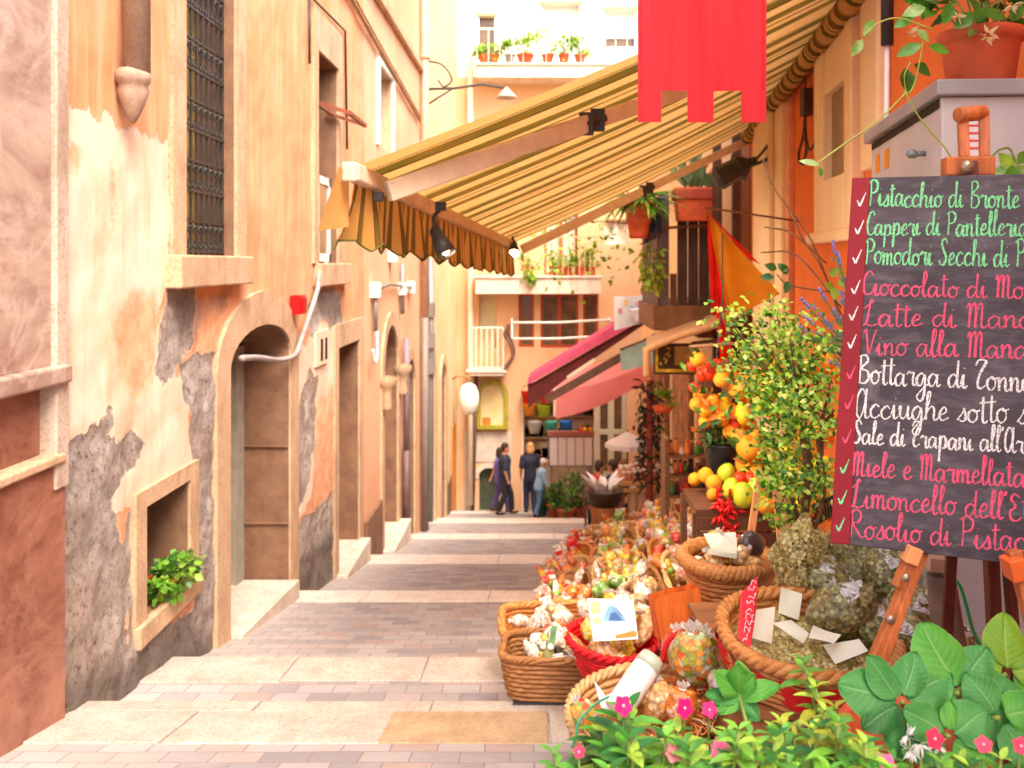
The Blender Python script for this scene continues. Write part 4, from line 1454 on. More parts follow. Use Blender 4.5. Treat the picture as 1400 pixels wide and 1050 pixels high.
mb = MB(CREAMP)
d = (AW_D-AW_A).normalized()
mb.beam(aw(-0.012, -0.008, 0.035), aw(1.008, -0.008, 0.035), 0.07, 0.09)
fb = mb.build('front_bar', t, bevel=0.012)
mb = MB(mat('cap_white', '#C8BAA8', 0.5, 0.05))
c0 = aw(-0.014, -0.01, 0.035)
mb.box(c0, (0.075, 0.03, 0.095))
mb.build('end_cap', fb, bevel=0.01)
def arm(p, q, r_):
    mb = MB(CREAMP)
    mid = p+(q-p)*0.52
    mb.beam(p, p+(q-p)*0.5, 0.055, 0.11)
    mb.beam(p+(q-p)*0.54, q, 0.05, 0.10)
    a = mb.build('folding_arm', t, bevel=0.01)
    mb = MB(IRON)
    dd = (q-p).normalized()
    for k in (-0.07, 0.03): 
        mb.box(mid+dd*k, (0.09, 0.055, 0.14))
    mb.tube([mid-dd*0.09, mid+dd*0.09], 0.035, 8)
    mb.build('arm_joint', a, bevel=0.006)
    mb = MB(IRON)
    mb.box(p-dd*0.02+Vector((-0.03, 0, -0.02)), (0.05, 0.05, 0.05))
    mb.build('hinge', a, bevel=0.006)
arm(aw_px(530, 262, 0.12), aw_px(1000, 102, 0.12), 0.1)
arm(aw(0.99, 0.01, 0.12), aw(1.0, 0.97, 0.14), 0.1)
mb = MB(mat('cassette', '#E8D4B4', 0.5, 0.1))
mb.beam(aw(-0.02, 0.985, -0.05), aw(1.02, 0.985, -0.05), 0.16, 0.17)
c = mb.build('cassette', t, bevel=0.03)
mb = MB(CANVAS)
pts = [aw(k/60, 0.93, 0.10) for k in range(61)]
for i in range(60):
    pass
n = 12
a0, a1 = aw(0, 0.95, 0.11), aw(1, 0.95, 0.11)
ax = (a1-a0).normalized()
e1 = ax.cross(Vector((0, 0, 1))).normalized()
e2 = e1.cross(ax)
mb.sheet(lambda u, v: a0+(a1-a0)*u+(e1*math.cos(v*2*PI)+e2*math.sin(v*2*PI))*0.085, 40, 12, True, lambda u, v: (u*ALEN*1.6, v))
mb.build('canvas_roll', t)
for s in (0.1, 0.5, 0.92):
    mb = MB(IRON)
    q = aw(s, 1.0, -0.05)
    w_ = Vector((RX(q.y), q.y, q.z))
    mb.beam(q-Vector((0.05, 0, 0)), w_+Vector((0.05, 0, 0)), 0.06, 0.08)
    mb.build('wall_bracket', t)
# clip-on spotlights under the front bar
LAMP = mat('lit_lamp', '#FFD890', 0.4, 0.02, emit=6.0)
def spot(px, py, z, label, aim, L=0.2):
    top = P(px, py, z)
    t = thing('spotlight', label, 'spotlight', top, 'spotlights clipped under the striped awning')
    mb = MB(IRON)
    mb.tube(catmull([top+Vector((0.02, 0, 0.16)), top+Vector((-0.02, -0.02, 0.10)), top+Vector((0.01, 0, 0.03))], 4), 0.012, 6)
    mb.box(top+Vector((0.02, 0, 0.17)), (0.06, 0.07, 0.05))
    R = Vector(aim).to_track_quat('Z', 'Y').to_matrix()
    mb.T = Matrix.Translation(top) @ R.to_4x4()
    mb.lathe([(0, -0.05), (0.025, -0.05), (0.036, -0.03), (0.038, 0.01), (0.05, 0.04), (0.062, L), (0.056, L), (0.036, 0.02), (0, 0.015)], (0, 0, 0), 16)
    mb.build('housing', t)
    mb = MB(LAMP)
    mb.T = Matrix.Translation(top) @ R.to_4x4()
    mb.lathe([(0, L-0.02), (0.036, L-0.024), (0.052, L-0.03)], (0, 0, 0), 14)
    mb.ball((0, 0, L-0.02), 0.024, 8, 6)
    mb.build('bulb', t)
    ld = bpy.data.lights.new('spotlight_beam', 'SPOT')
    ld.energy = 85
    ld.color = (1.0, 0.88, 0.70)
    ld.spot_size = math.radians(130)
    ld.spot_blend = 1.0
    ld.shadow_soft_size = 0.05
    lo = bpy.data.objects.new('spotlight_beam', ld)
    COL.objects.link(lo)
    lo.parent = t
    lo.location = R @ Vector((0, 0, L+0.01))
    lo.rotation_euler = Vector((-0.85, -0.25, 0.55)).to_track_quat('Z', 'Y').to_euler()
q = aw(0.14, 0.03, 0.2)
spot(598, 322, 6.0*AK, 'black spotlight with a shade clipped under the middle of the awning bar', (0.45, -0.25, -0.85), 0.13)
spot(703, 336, 11.3*AK, 'lit black spotlight at the far lower corner of the striped awning', (0.0, -0.75, -0.65), 0.13)

# ---------------------------------------------------------------- red banner with a notched hem
o = P(960, 0, 3.3)
t = thing('red_banner', 'plain red cloth banner with a notched hem hanging before the awning', 'banner', o)
m_, nt = new_mat('red_cloth', 0.85, 0, 0.15)
v = nt.pos()
cc = nt.mix(nt.ramp(nt.noise(nt.pos((9, 9, 0.35)), 2.0, 5), [(0.35, 0.0), (0.7, 1.0)]), C('#E23842'), C('#F04A54'))
cc = nt.mix(nt.ramp(nt.noise(nt.pos((14, 14, 0.5)), 2.2, 3), [(0.66, 0.0), (0.72, 0.2)]), cc, C('#C01C28'))
nt.color(cc)
nt.bump(nt.math('ADD', nt.noise(nt.pos(), 300, 2), nt.math('MULTIPLY', nt.noise(nt.pos((1, 1, 0.4)), 9, 5, 0.6), 6.0)), 0.35, 0.003)
nt.translucent(cc, 0.45)
mb = MB(m_)
xs = [872, 904, 940, 976, 1014, 1048]
zt, zm, zb = 1.2, P(0, 124, 3.3).z, P(0, 167, 3.3).z
def cloth(x, z): 
    return Vector((x, 3.3+0.004*math.sin(x*9+z*2)+0.0015*math.sin(x*23), z))
x0, x1 = P(872, 0, 3.3).x, P(1048, 0, 3.3).x
for th in (0.0, 0.003):
    mb.sheet(lambda u, v: cloth(x0+(x1-x0)*u, zt+(zm-zt)*v)+Vector((0, th, 0)), 30, 20)
    for a, b in ((0, 1), (2, 3), (4, 5)):
        p, q = P(xs[a], 0, 3.3).x, P(xs[b], 0, 3.3).x
        mb.sheet(lambda u, v: cloth(p+(q-p)*u, zm+(zb-zm)*v)+Vector((0, th, 0)), 6, 5)
mb.build('cloth', t)
mb = MB(mat('red_stitching', '#B81824', 0.8, 0.1))
for x in (x0+0.012, x1-0.012):
    mb = MB(MATS['red_stitching'])
    mb.tube([cloth(x, zm+(zt-zm)*k/20)+Vector((0, -0.0015, 0)) for k in range(21)], 0.0012, 4)
    mb.build('stitching', t)
mb = MB(WOODB)
mb.tube([(x0-0.08, 3.3, zt), (x1+0.08, 3.3, zt)], 0.014, 8)
mb.tube([(x1+0.05, 3.3, zt), rw(3.3, zt+0.1)], 0.012, 8)
mb.build('pole', t)

# ---------------------------------------------------------------- red and orange pennants behind the bush
FL_R = mat('red_flag', '#FF2812', 0.8, 0.12, 5, trans=0.4)
FL_O = mat('orange_flag', '#FFB028', 0.8, 0.08, 5, trans=0.35, k=1.0)
o = P(990, 400, 7.6)
t = thing('pennant', 'red and orange pointed cloth pennant hanging beside the balcony', 'pennant', o)
def tri(mb, a, b, c, sub=10, wav=0.02):
    a, b, c = Vector(a), Vector(b), Vector(c)
    for th in (0, 0.004):
        mb.sheet(lambda u, v: a+((b-a)*(1-u)+(c-a)*u)*v+Vector((0, th+wav*math.sin(6*u+5*v), 0)), sub, sub)
mb = MB(FL_O)
tri(mb, P(968, 291, 7.6), P(992, 440, 7.55), P(1066, 402, 7.7))
mb.build('orange_cloth', t)
mb = MB(FL_R)
tri(mb, P(967, 288, 7.55), P(972, 430, 7.5), P(993, 425, 7.5))
tri(mb, P(977, 395, 7.48), P(984, 492, 7.4), P(1004, 488, 7.5))
tri(mb, P(968, 290, 7.58), P(1040, 362, 7.68), P(1022, 352, 7.66), 6, 0.0)
mb.build('red_cloth', t)
mb = MB(WOODB)
mb.tube([P(966, 284, 7.6), P(1075, 300, 7.9), rw(8.6, P(0, 300, 8.3).z)], 0.01, 6)
mb.build('pole', t)

o = P(866, 420, 14.6)
t = thing('poster_panel', 'pale poster panel with faint coloured patches under the balcony corner', 'panel', o)
mb = MB(mat('poster_pale', '#E4EEF0', 0.6, 0.1, 5, hex2='#F8F0EC'))
mb.prism([P(840, 406, 14.6), P(884, 404, 14.6), P(884, 440, 14.6), P(840, 452, 14.6)], (0, 0.04, 0))
mb.prism([P(862, 424, 14.5), P(905, 420, 14.5), P(900, 438, 14.5), P(868, 440, 14.5)], (0, 0.04, 0.02))
mb.build('panel', t)
mb = MB()
rr = random.Random(15)
for k, hx in enumerate(('#F0A0A0', '#F8D090', '#A0D0E0', '#E8B0C8', '#B8D8B0')):
    mb = MB(mat(f'poster_patch_{k}', hx, 0.6, 0.1))
    x, y = 845+k*8, 410+rr.uniform(0, 12)
    mb.quad(P(x, y+7, 14.59), P(x+6, y+7, 14.59), P(x+6, y, 14.59), P(x, y, 14.59))
    mb.build('patch', t)
mb = MB(IRON)
mb.tube([P(884, 410, 14.62), Vector((2.7, 14.7, P(0, 408, 14.6).z))], 0.02, 6)
mb.build('bracket', t)
o = P(893, 300, 12.25)
t = thing('hanging_cloth', 'dark blue cloth draped over the balcony corner by the hanging fern', 'cloth', o)
mb = MB(mat('dark_blue_cloth', '#4A5070', 0.85, 0.3, 9))
mb.sheet(lambda u, v: P(884+22*u-4*v, 290+10*(1-u)+34*v, 12.25)+Vector((0, 0.03*math.sin(u*14+v*3), 0)), 14, 8)
mb.build('cloth', t)
mb = MB(IRON)
mb.tube([P(884, 298, 12.26), P(908, 288, 12.26)], 0.012, 5)
mb.build('peg_rail', t)

# ---------------------------------------------------------------- awnings further down
PINK = mat('pink_canvas', '#F878A0', 0.8, 0.1, 4, trans=0.5)
MAROON = mat('maroon_canvas', '#5E1E1C', 0.8, 0.2, 4)
CORAL = mat('coral_canvas', '#FF9A9C', 0.8, 0.06, 3, trans=0.45, k=1.0)
TEAL = mat('pale_teal_canvas', '#D4FAF0', 0.8, 0.1, 4, trans=0.3)
BROWN_A = mat('brown_arm', '#6A4A38', 0.6, 0.2)
zA = 17.5
a, b = P(884, 431, zA), P(722, 524, zA)
t = thing('pink_awning', 'pink awning with a dark underside over the cafe at the street end', 'awning', a)
dz = Vector((0.05, 1.3, -0.04))
mb = MB(PINK)
for k in range(1):
    mb.prism([a+Vector((0, 0, 0.16)), b+Vector((0, 0, 0.05)), b+dz+Vector((0, 0, 0.05)), a+dz+Vector((0, 0, 0.16))], (0, 0, 0.05))
mb.prism([a+Vector((0, -0.02, 0.2)), b+Vector((0, -0.02, 0.09)), b+Vector((0, -0.02, -0.02)), a+Vector((0, -0.02, -0.05))], (0, 0.04, 0))
mb.build('canvas', t)
mb = MB(MAROON)
mb.prism([a+Vector((0, 0.05, -0.06)), b+Vector((0.02, 0.05, -0.04)), b+Vector((0.0, 0.05, -0.5)), b+Vector((0.3, 0.05, -0.28)), b+(a-b)*0.45+Vector((0, 0.05, -0.30)), a+Vector((0, 0.05, -0.16))], (0, 0.03, 0))
mb.prism([b+Vector((-0.01, 0.08, 0.04)), b+dz+Vector((-0.01, -0.03, 0.04)), b+dz+Vector((-0.01, -0.03, -0.42)), b+Vector((-0.01, 0.08, -0.42))], (0.02, 0, 0))
mb.build('valance', t)
mb = MB(BROWN_A)
mb.beam(b+Vector((0.35, -0.03, -0.33)), a+Vector((0.2, -0.03, -0.42)), 0.05, 0.16)
mb.build('arm', t)
mb = MB(BROWN_A)
mb.beam(a+Vector((-0.05, 1.2, 0.05)), Vector((R2, zA+1.2, a.z+0.0)), 0.06, 0.4)
mb.build('wall_bracket', t)
mb = MB(BROWN_A)
mb.beam(a+Vector((-0.05, 0.03, 0.05)), Vector((R2, zA+0.03, a.z+0.0)), 0.06, 0.4)
mb.build('wall_bracket', t)
mb = MB(CREAMP)
mb.beam(b+(a-b)*0.33+Vector((0, -0.06, -0.33)), b+(a-b)*0.56+Vector((0, -0.06, -0.28)), 0.03, 0.06)
mb.build('pale_strip', t)
zA = 20.5
a, b = P(884, 497, zA), P(760, 534, zA)
t = thing('coral_awning', 'coral pink awning with a hanging front flap below the pink one', 'awning', a)
mb = MB(CORAL)
dz = Vector((0, 1.2, 0.3))
mb.sheet(lambda u, v: b+(a-b)*u+dz*v+Vector((0, 0, -0.12*math.sin(PI*u))), 10, 6)
mb.build('canvas', t)
mb = MB(CORAL)
mb.sheet(lambda u, v: b+(a-b)*u+Vector((0, -0.02+0.02*math.sin(20*u), -0.12*math.sin(PI*u)-v*(0.66-0.25*u))), 24, 5)
mb.build('flap', t)
mb = MB(CREAMP)
mb.beam(b+Vector((-0.03, 0, 0.05)), b+Vector((-0.03, 0, -0.6)), 0.06, 0.06, up=(0, 1, 0))
mb.beam(a+Vector((0, 0.6, 0.1)), (R2, zA+0.6, a.z+0.1), 0.06, 0.06)
mb.build('edge_bar', t)
zA = 15.0
a, b = P(848, 480, zA), P(890, 463, zA)
t = thing('teal_awning', 'small pale teal cloth flap hung from the tan awning', 'awning', b)
mb = MB(TEAL)
mb.prism([a, b, b+Vector((0.1, 0, -0.42)), a+Vector((0.02, 0, -0.34))], (0, 0.03, 0))
mb.build('cloth', t)
mb = MB(BROWN_A)
mb.beam(a+Vector((0, 0.03, 0.02)), Vector((R2, zA+0.03, b.z+0.25)), 0.04, 0.04)
mb.build('bar', t)
zA = 10.8
a, b = P(884, 478, zA), P(978, 444, zA)
t = thing('tan_awning', 'tan awning with a thick rounded edge over a dark shop sign', 'awning', b)
mb = MB(mat('tan_canvas', '#E0B080', 0.7, 0.12, 4))
mb.tube(catmull([b+Vector((0.4, 0.1, 0.18)), b, (a+b)/2+Vector((0, 0, 0.02)), a+Vector((0.03, 0, 0.01)), a+Vector((0, 0, -0.06)), a+Vector((0.0, 0, -0.34))], 6), 0.045, 8)
mb.prism([a+Vector((0, 0.03, 0)), b+Vector((0.4, 0.13, 0.17)), b+Vector((0.75, 1.6, 0.2)), a+Vector((0.2, 1.6, 0))], (0, 0, 0.02))
mb.build('canvas', t)
o = P(905, 500, 11.2)
t = thing('shop_sign', 'dark shop sign box with yellow edging under the tan awning', 'sign', o)
mb = MB(mat('sign_dark', '#4A3018', 0.5, 0.3, 8))
x0, x1 = P(894, 0, 11.2).x, P(952, 0, 11.2).x
z0, z1 = P(0, 512, 11.2).z, P(0, 470, 11.2).z
mb.b2(x0, x1, 11.2, 11.3, z0, z1)
mb.build('box', t, bevel=0.01)
mb = MB(mat('sign_gold', '#D8B030', 0.5, 0.3, 14))
mb.b2(x0+0.02, x1-0.02, 11.18, 11.199, z0+0.03, z0+0.07)
mb.b2(x0+0.02, x0+0.05, 11.18, 11.199, z0+0.07, z1-0.02)
rr = random.Random(2)
for k in range(9): mb.ball((x0+0.08+rr.random()*0.12, 11.185, z0+0.12+rr.random()*0.22), 0.018, 6, 4)
mb.m = mat('sign_tan', '#B08844', 0.6, 0.25, 9)
mb.b2(x0+0.26, x1-0.04, 11.17, 11.199, z0+0.12, z1-0.03)
mb.build('decoration', t)
mb = MB(BROWN_A)
mb.beam((x1-0.05, 11.25, z1+0.0), (R2+0.2, 11.25, z1+0.1), 0.04, 0.04)
mb.build('hanger', t)

# ---------------------------------------------------------------- grey cabinet with the honeysuckle pot
CAB = mat('cabinet_paint', '#D4D0CE', 0.45, 0.06, 5, 0.05, 40)
CAB_L = mat('cabinet_lid', '#A6A4A4', 0.45, 0.08, 5)
fl, bl, br, fr_ = Vector((1.395, 3.03, 0)), Vector((1.605, 4.22, 0)), Vector((2.02, 4.2, 0)), Vector((1.90, 3.0, 0))
t = thing('utility_cabinet', 'grey metal utility cabinet behind the chalkboard with a plant pot on its lid', 'cabinet', Vector((1.7, 3.6, ground(3.6))))
mb = MB(CAB)
z0, z1 = ground(4.2), 0.575
def up(p, z): return Vector((p.x, p.y, z))
mb.prism([up(fl, z0), up(fr_, z0), up(br, z0), up(bl, z0)], (0, 0, z1-z0))
mb.build('body', t, bevel=0.006)
mb = MB(CAB_L)
e = 0.028
mb.prism([Vector((fl.x-e, fl.y-e, z1+0.001)), Vector((fr_.x, fr_.y-e, z1+0.001)), Vector((br.x, br.y+e, z1+0.001)), Vector((bl.x-e, bl.y+e, z1+0.001))], (0, 0, 0.055))
mb.build('lid', t, bevel=0.006)
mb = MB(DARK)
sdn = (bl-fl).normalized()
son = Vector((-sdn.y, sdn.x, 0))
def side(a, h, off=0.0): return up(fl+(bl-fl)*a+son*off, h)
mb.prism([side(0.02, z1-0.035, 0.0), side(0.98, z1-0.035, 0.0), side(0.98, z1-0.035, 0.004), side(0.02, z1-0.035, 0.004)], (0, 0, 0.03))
mb.build('shadow_gap', t)  # solid dark strip painting in the shadow beneath the lid
for a in (0.68, 0.84):
    mb = MB(mat('orange_sticker', '#FF9A18', 0.5, 0.05))
    mb.prism([side(a, 0.42, 0.0), side(a+0.07, 0.42, 0.0), side(a+0.07, 0.42, 0.003), side(a, 0.42, 0.003)], (0, 0, 0.085))
    mb.build('sticker', t)
mb = MB(METAL_G)
kp = side(0.18, 0.405, 0.0)
mb.tube([kp, kp+son*0.04], 0.010, 8)
mb.ball(kp+son*0.045, (0.024, 0.018, 0.018), 10, 6)
mb.build('knob', t)
fdn = (fr_-fl).normalized()
fon = Vector((fdn.y, -fdn.x, 0))
def front(a, h, off=0.0): return up(fl+fdn*a+fon*off, h)
mb = MB(mat('notice_paper', '#F6F0F0', 0.7, 0.05))
mb.prism([front(0.06, 0.33, 0.001), front(0.15, 0.33, 0.001), front(0.15, 0.33, 0.003), front(0.06, 0.33, 0.003)], (0, 0, 0.17))
mb.m = mat('notice_red', '#E8604C', 0.7, 0.15)
for k in range(4): mb.prism([front(0.07, 0.47-k*0.026, 0.003), front(0.14-0.01*(k % 2), 0.47-k*0.026, 0.003), front(0.14-0.01*(k % 2), 0.47-k*0.026, 0.004), front(0.07, 0.47-k*0.026, 0.004)], (0, 0, 0.008))
mb.m = MATS['orange_sticker']
mb.prism([front(0.07, 0.335, 0.003), front(0.14, 0.335, 0.003), front(0.14, 0.335, 0.004), front(0.07, 0.335, 0.004)], (0, 0, 0.035))
mb.build('notice', t)
mb = MB(mat('grey_scratch', '#8C8C94', 0.6, 0.1))
for a, h, da, dh in ((0.30, 0.43, 0.03, -0.02), (0.36, 0.52, 0.012, -0.05), (0.27, 0.32, 0.02, 0.02)):
    mb.prism([front(a, h, 0.0), front(a+0.008, h+0.008, 0.0), front(a+da, h+dh, 0.0), front(a+da-0.006, h+dh-0.008, 0.0)], tuple(fon*0.001))
mb.build('scratch', t)

o = Vector((P(1346, 0, 3.17).x, 3.2, z1+0.056))
t = thing('honeysuckle_pot', 'terracotta pot of trailing honeysuckle on the grey cabinet', 'potted plant', o)
mb = MB(TERRA)
mb.lathe([(0, 0), (0.105, 0.0), (0.110, 0.01), (0.132, 0.16), (0.134, 0.165), (0.145, 0.17), (0.149, 0.205), (0.143, 0.21), (0.13, 0.2), (0.12, 0.17), (0, 0.165)], o, 28)
mb.lathe([(0.113, 0.045), (0.118, 0.05), (0.116, 0.055)], o, 28)
mb.build('pot', t)
SHINE = mat('honeysuckle_leaf', '#62A834', 0.35, 0.35, 12, trans=0.25, spec=0.6, k=0.8)
SHINE_L = mat('honeysuckle_pale_leaf', '#C0DC90', 0.4, 0.3, 25, trans=0.35, spec=0.6, hex2='#7CB848')
foliage('foliage', t, o+Vector((-0.06, -0.05, 0.30)), (0.24, 0.16, 0.13), 150, 0.085, [SHINE, SHINE, LEAF_D, SHINE_L], 31, W=0.55, base=o+Vector((0, 0, 0.17)), stems=12, fine=True, hang=0.25)
mb = MB()
def pxleaf(px, py, z, dx, dy, L, W, m_, nz=-1):
    mb.m = m_
    d = Vector((dx, 0.15*RND.uniform(-1, 1), -dy)).normalized()
    p = P(px, py, z)-d*(L*0.5)
    mb.leaf(p, d, (0.15, nz, 0.35), L, W, 0.25, 0.12, True)
for q in ((1187, 38, 3.0, -0.5, 1, 0.062, 0.035, SHINE_L), (1172, 65, 3.0, -0.6, 1, 0.066, 0.036, SHINE_L), (1243, 68, 3.0, -1, 0.45, 0.09, 0.045, SHINE), (1285, 67, 2.98, 1, 0.15, 0.085, 0.045, SHINE),
          (1240, 110, 3.0, 0.15, 1, 0.085, 0.06, LEAF_D), (1262, 95, 3.04, 1, 0.5, 0.075, 0.05, LEAF_D), (1250, 15, 3.0, -1, 0.3, 0.08, 0.05, SHINE_L), (1235, 30, 3.03, -1, 0.5, 0.07, 0.04, SHINE),
          (1262, 48, 3.0, 1, 0.8, 0.06, 0.04, SHINE_L), (1340, 20, 2.98, 1, -0.5, 0.09, 0.05, SHINE), (1318, 28, 2.95, -1, 0.8, 0.08, 0.055, SHINE), (1360, 20, 2.95, 1, 0.1, 0.09, 0.05, SHINE), (1296, 18, 3.0, -0.4, 1, 0.08, 0.05, SHINE),
          (1107, 222, 2.95, -1, -0.25, 0.07, 0.026, SHINE_L), (1122, 235, 2.95, 0.2, 1, 0.035, 0.018, SHINE), (1390, 15, 2.95, 0.5, -1, 0.08, 0.05, SHINE), (1375, 55, 3.2, 0.5, 1, 0.05, 0.03, LEAF_D)):
    pxleaf(*q)
mb.build('foliage', t)
mb = MB(mat('pale_vine', '#B8BC54', 0.6, 0.2))
def vine(pts, z, r=0.003): mb.tube(catmull([P(x, y, z) for x, y in pts], 6), r, 5)
vine([(1275, 40), (1230, 25), (1200, 32), (1180, 50)], 3.0)
vine([(1262, 55), (1258, 80), (1250, 115), (1240, 128), (1236, 105), (1245, 85)], 3.0)
vine([(1240, 126), (1200, 165), (1150, 200), (1125, 218), (1115, 225)], 2.97, 0.0035)
vine([(1236, 125), (1260, 165), (1290, 200), (1300, 215)], 2.9, 0.003)
mb.build('vine', t)
rr = random.Random(6)
for x, y in ((1245, 47), (1352, 45), (1308, 22), (1385, 8), (1347, 50)):
    c = P(x, y, 2.95)
    mb = MB(mat('cream_flower', '#FBE2B0', 0.6, 0.15, 20, trans=0.3))
    for k in range(7):
        mb.leaf(c, (rr.uniform(-1, 1), -0.6, rr.uniform(-1, 0.6)), rvec(), 0.035, 0.013, 0.2, 0.5)
    mb.build('flower', t)
o = P(1380, 232, 2.75)
t = thing('variegated_creeper', 'pale green variegated creeper leaves showing just above the chalkboard', 'plant', o)
mb = MB()
for q in ((1376, 222, 2.75, -0.6, -1, 0.075, 0.06, LEAF_L), (1395, 235, 2.75, 0.8, -0.6, 0.07, 0.05, SHINE_L), (1370, 236, 2.74, -1, 0.3, 0.07, 0.05, SHINE_L), (1398, 215, 2.8, 0.6, -1, 0.05, 0.04, LEAF_G), (1384, 240, 2.72, 0.2, -1, 0.07, 0.06, SHINE)):
    pxleaf(*q)
mb.m = STEM_G
mb.tube(catmull([P(1355, 215, 2.75), P(1368, 204, 2.75), P(1385, 212, 2.75), P(1400, 300, 2.72), Vector((1.5, 2.6, -1.0)), Vector((1.6, 2.6, ground(2.6)))], 5), 0.004, 5)
mb.build('foliage', t)

# ---------------------------------------------------------------- the chalkboard on its easel
B_TL, B_BL = P(1165, 243, 2.45), P(1135, 742, 2.25)
B_U = Vector((0.411, -0.154, -0.004)).normalized()
B_V = (B_TL-B_BL)
B_H = B_V.length
B_V.normalize()
B_N = B_U.cross(B_V).normalized()
if B_N.y > 0: B_N = -B_N
B_W = 0.78
def bd(u, v, n=0.0): return B_BL+B_U*u+B_V*v+B_N*n
def bd_px(px, py):
    r = P(px, py, 1.0)
    q = r*(B_BL.dot(B_N)/r.dot(B_N))-B_BL
    g, a, b = B_U.dot(B_V), q.dot(B_U), q.dot(B_V)
    return (a-g*b)/(1-g*g), (b-g*a)/(1-g*g)
m_, nt = new_mat('slate_board', 0.6, 0, 0.25)
n1 = nt.noise(nt.pos(), 3.0, 7, 0.6, 0.8)
cc = nt.mix(nt.ramp(n1, [(0.35, 0.0), (0.7, 1.0)]), C('#3C3238'), C('#544A50'))
cc = nt.mix(nt.ramp(nt.noise(nt.pos((1, 1, 4)), 12, 5, 0.7), [(0.48, 0.0), (0.75, 0.4)]), cc, C('#8A8288'))
cc = nt.mix(nt.ramp(nt.noise(nt.pos((1, 1, 1)), 5, 7, 0.7, 2.0), [(0.56, 0.0), (0.7, 0.3)]), cc, C('#9A9096'))
nt.color(cc)
nt.bump(nt.noise(nt.pos(), 160, 3), 0.08, 0.002)
t = thing('chalkboard', 'tall dark chalkboard with chalk lettering and a red left edge standing on the easel', 'chalkboard', bd(B_W/2, 0))
mb = MB(m_)
SW = 0.047
mb.prism([bd(SW, 0), bd(B_W, 0), bd(B_W, B_H), bd(SW, B_H)], tuple(-B_N*0.016))
mb.build('board', t, bevel=0.002)
RED_E = mat('red_board_edge', '#8E1222', 0.55, 0.12, 4, spec=0.25)
mb = MB(RED_E)
mb.prism([bd(0, 0, 0.001), bd(SW-0.0005, 0, 0.001), bd(SW-0.0005, B_H, 0.001), bd(0, B_H, 0.001)], tuple(-B_N*0.018))
mb.build('red_strip', t, bevel=0.002)
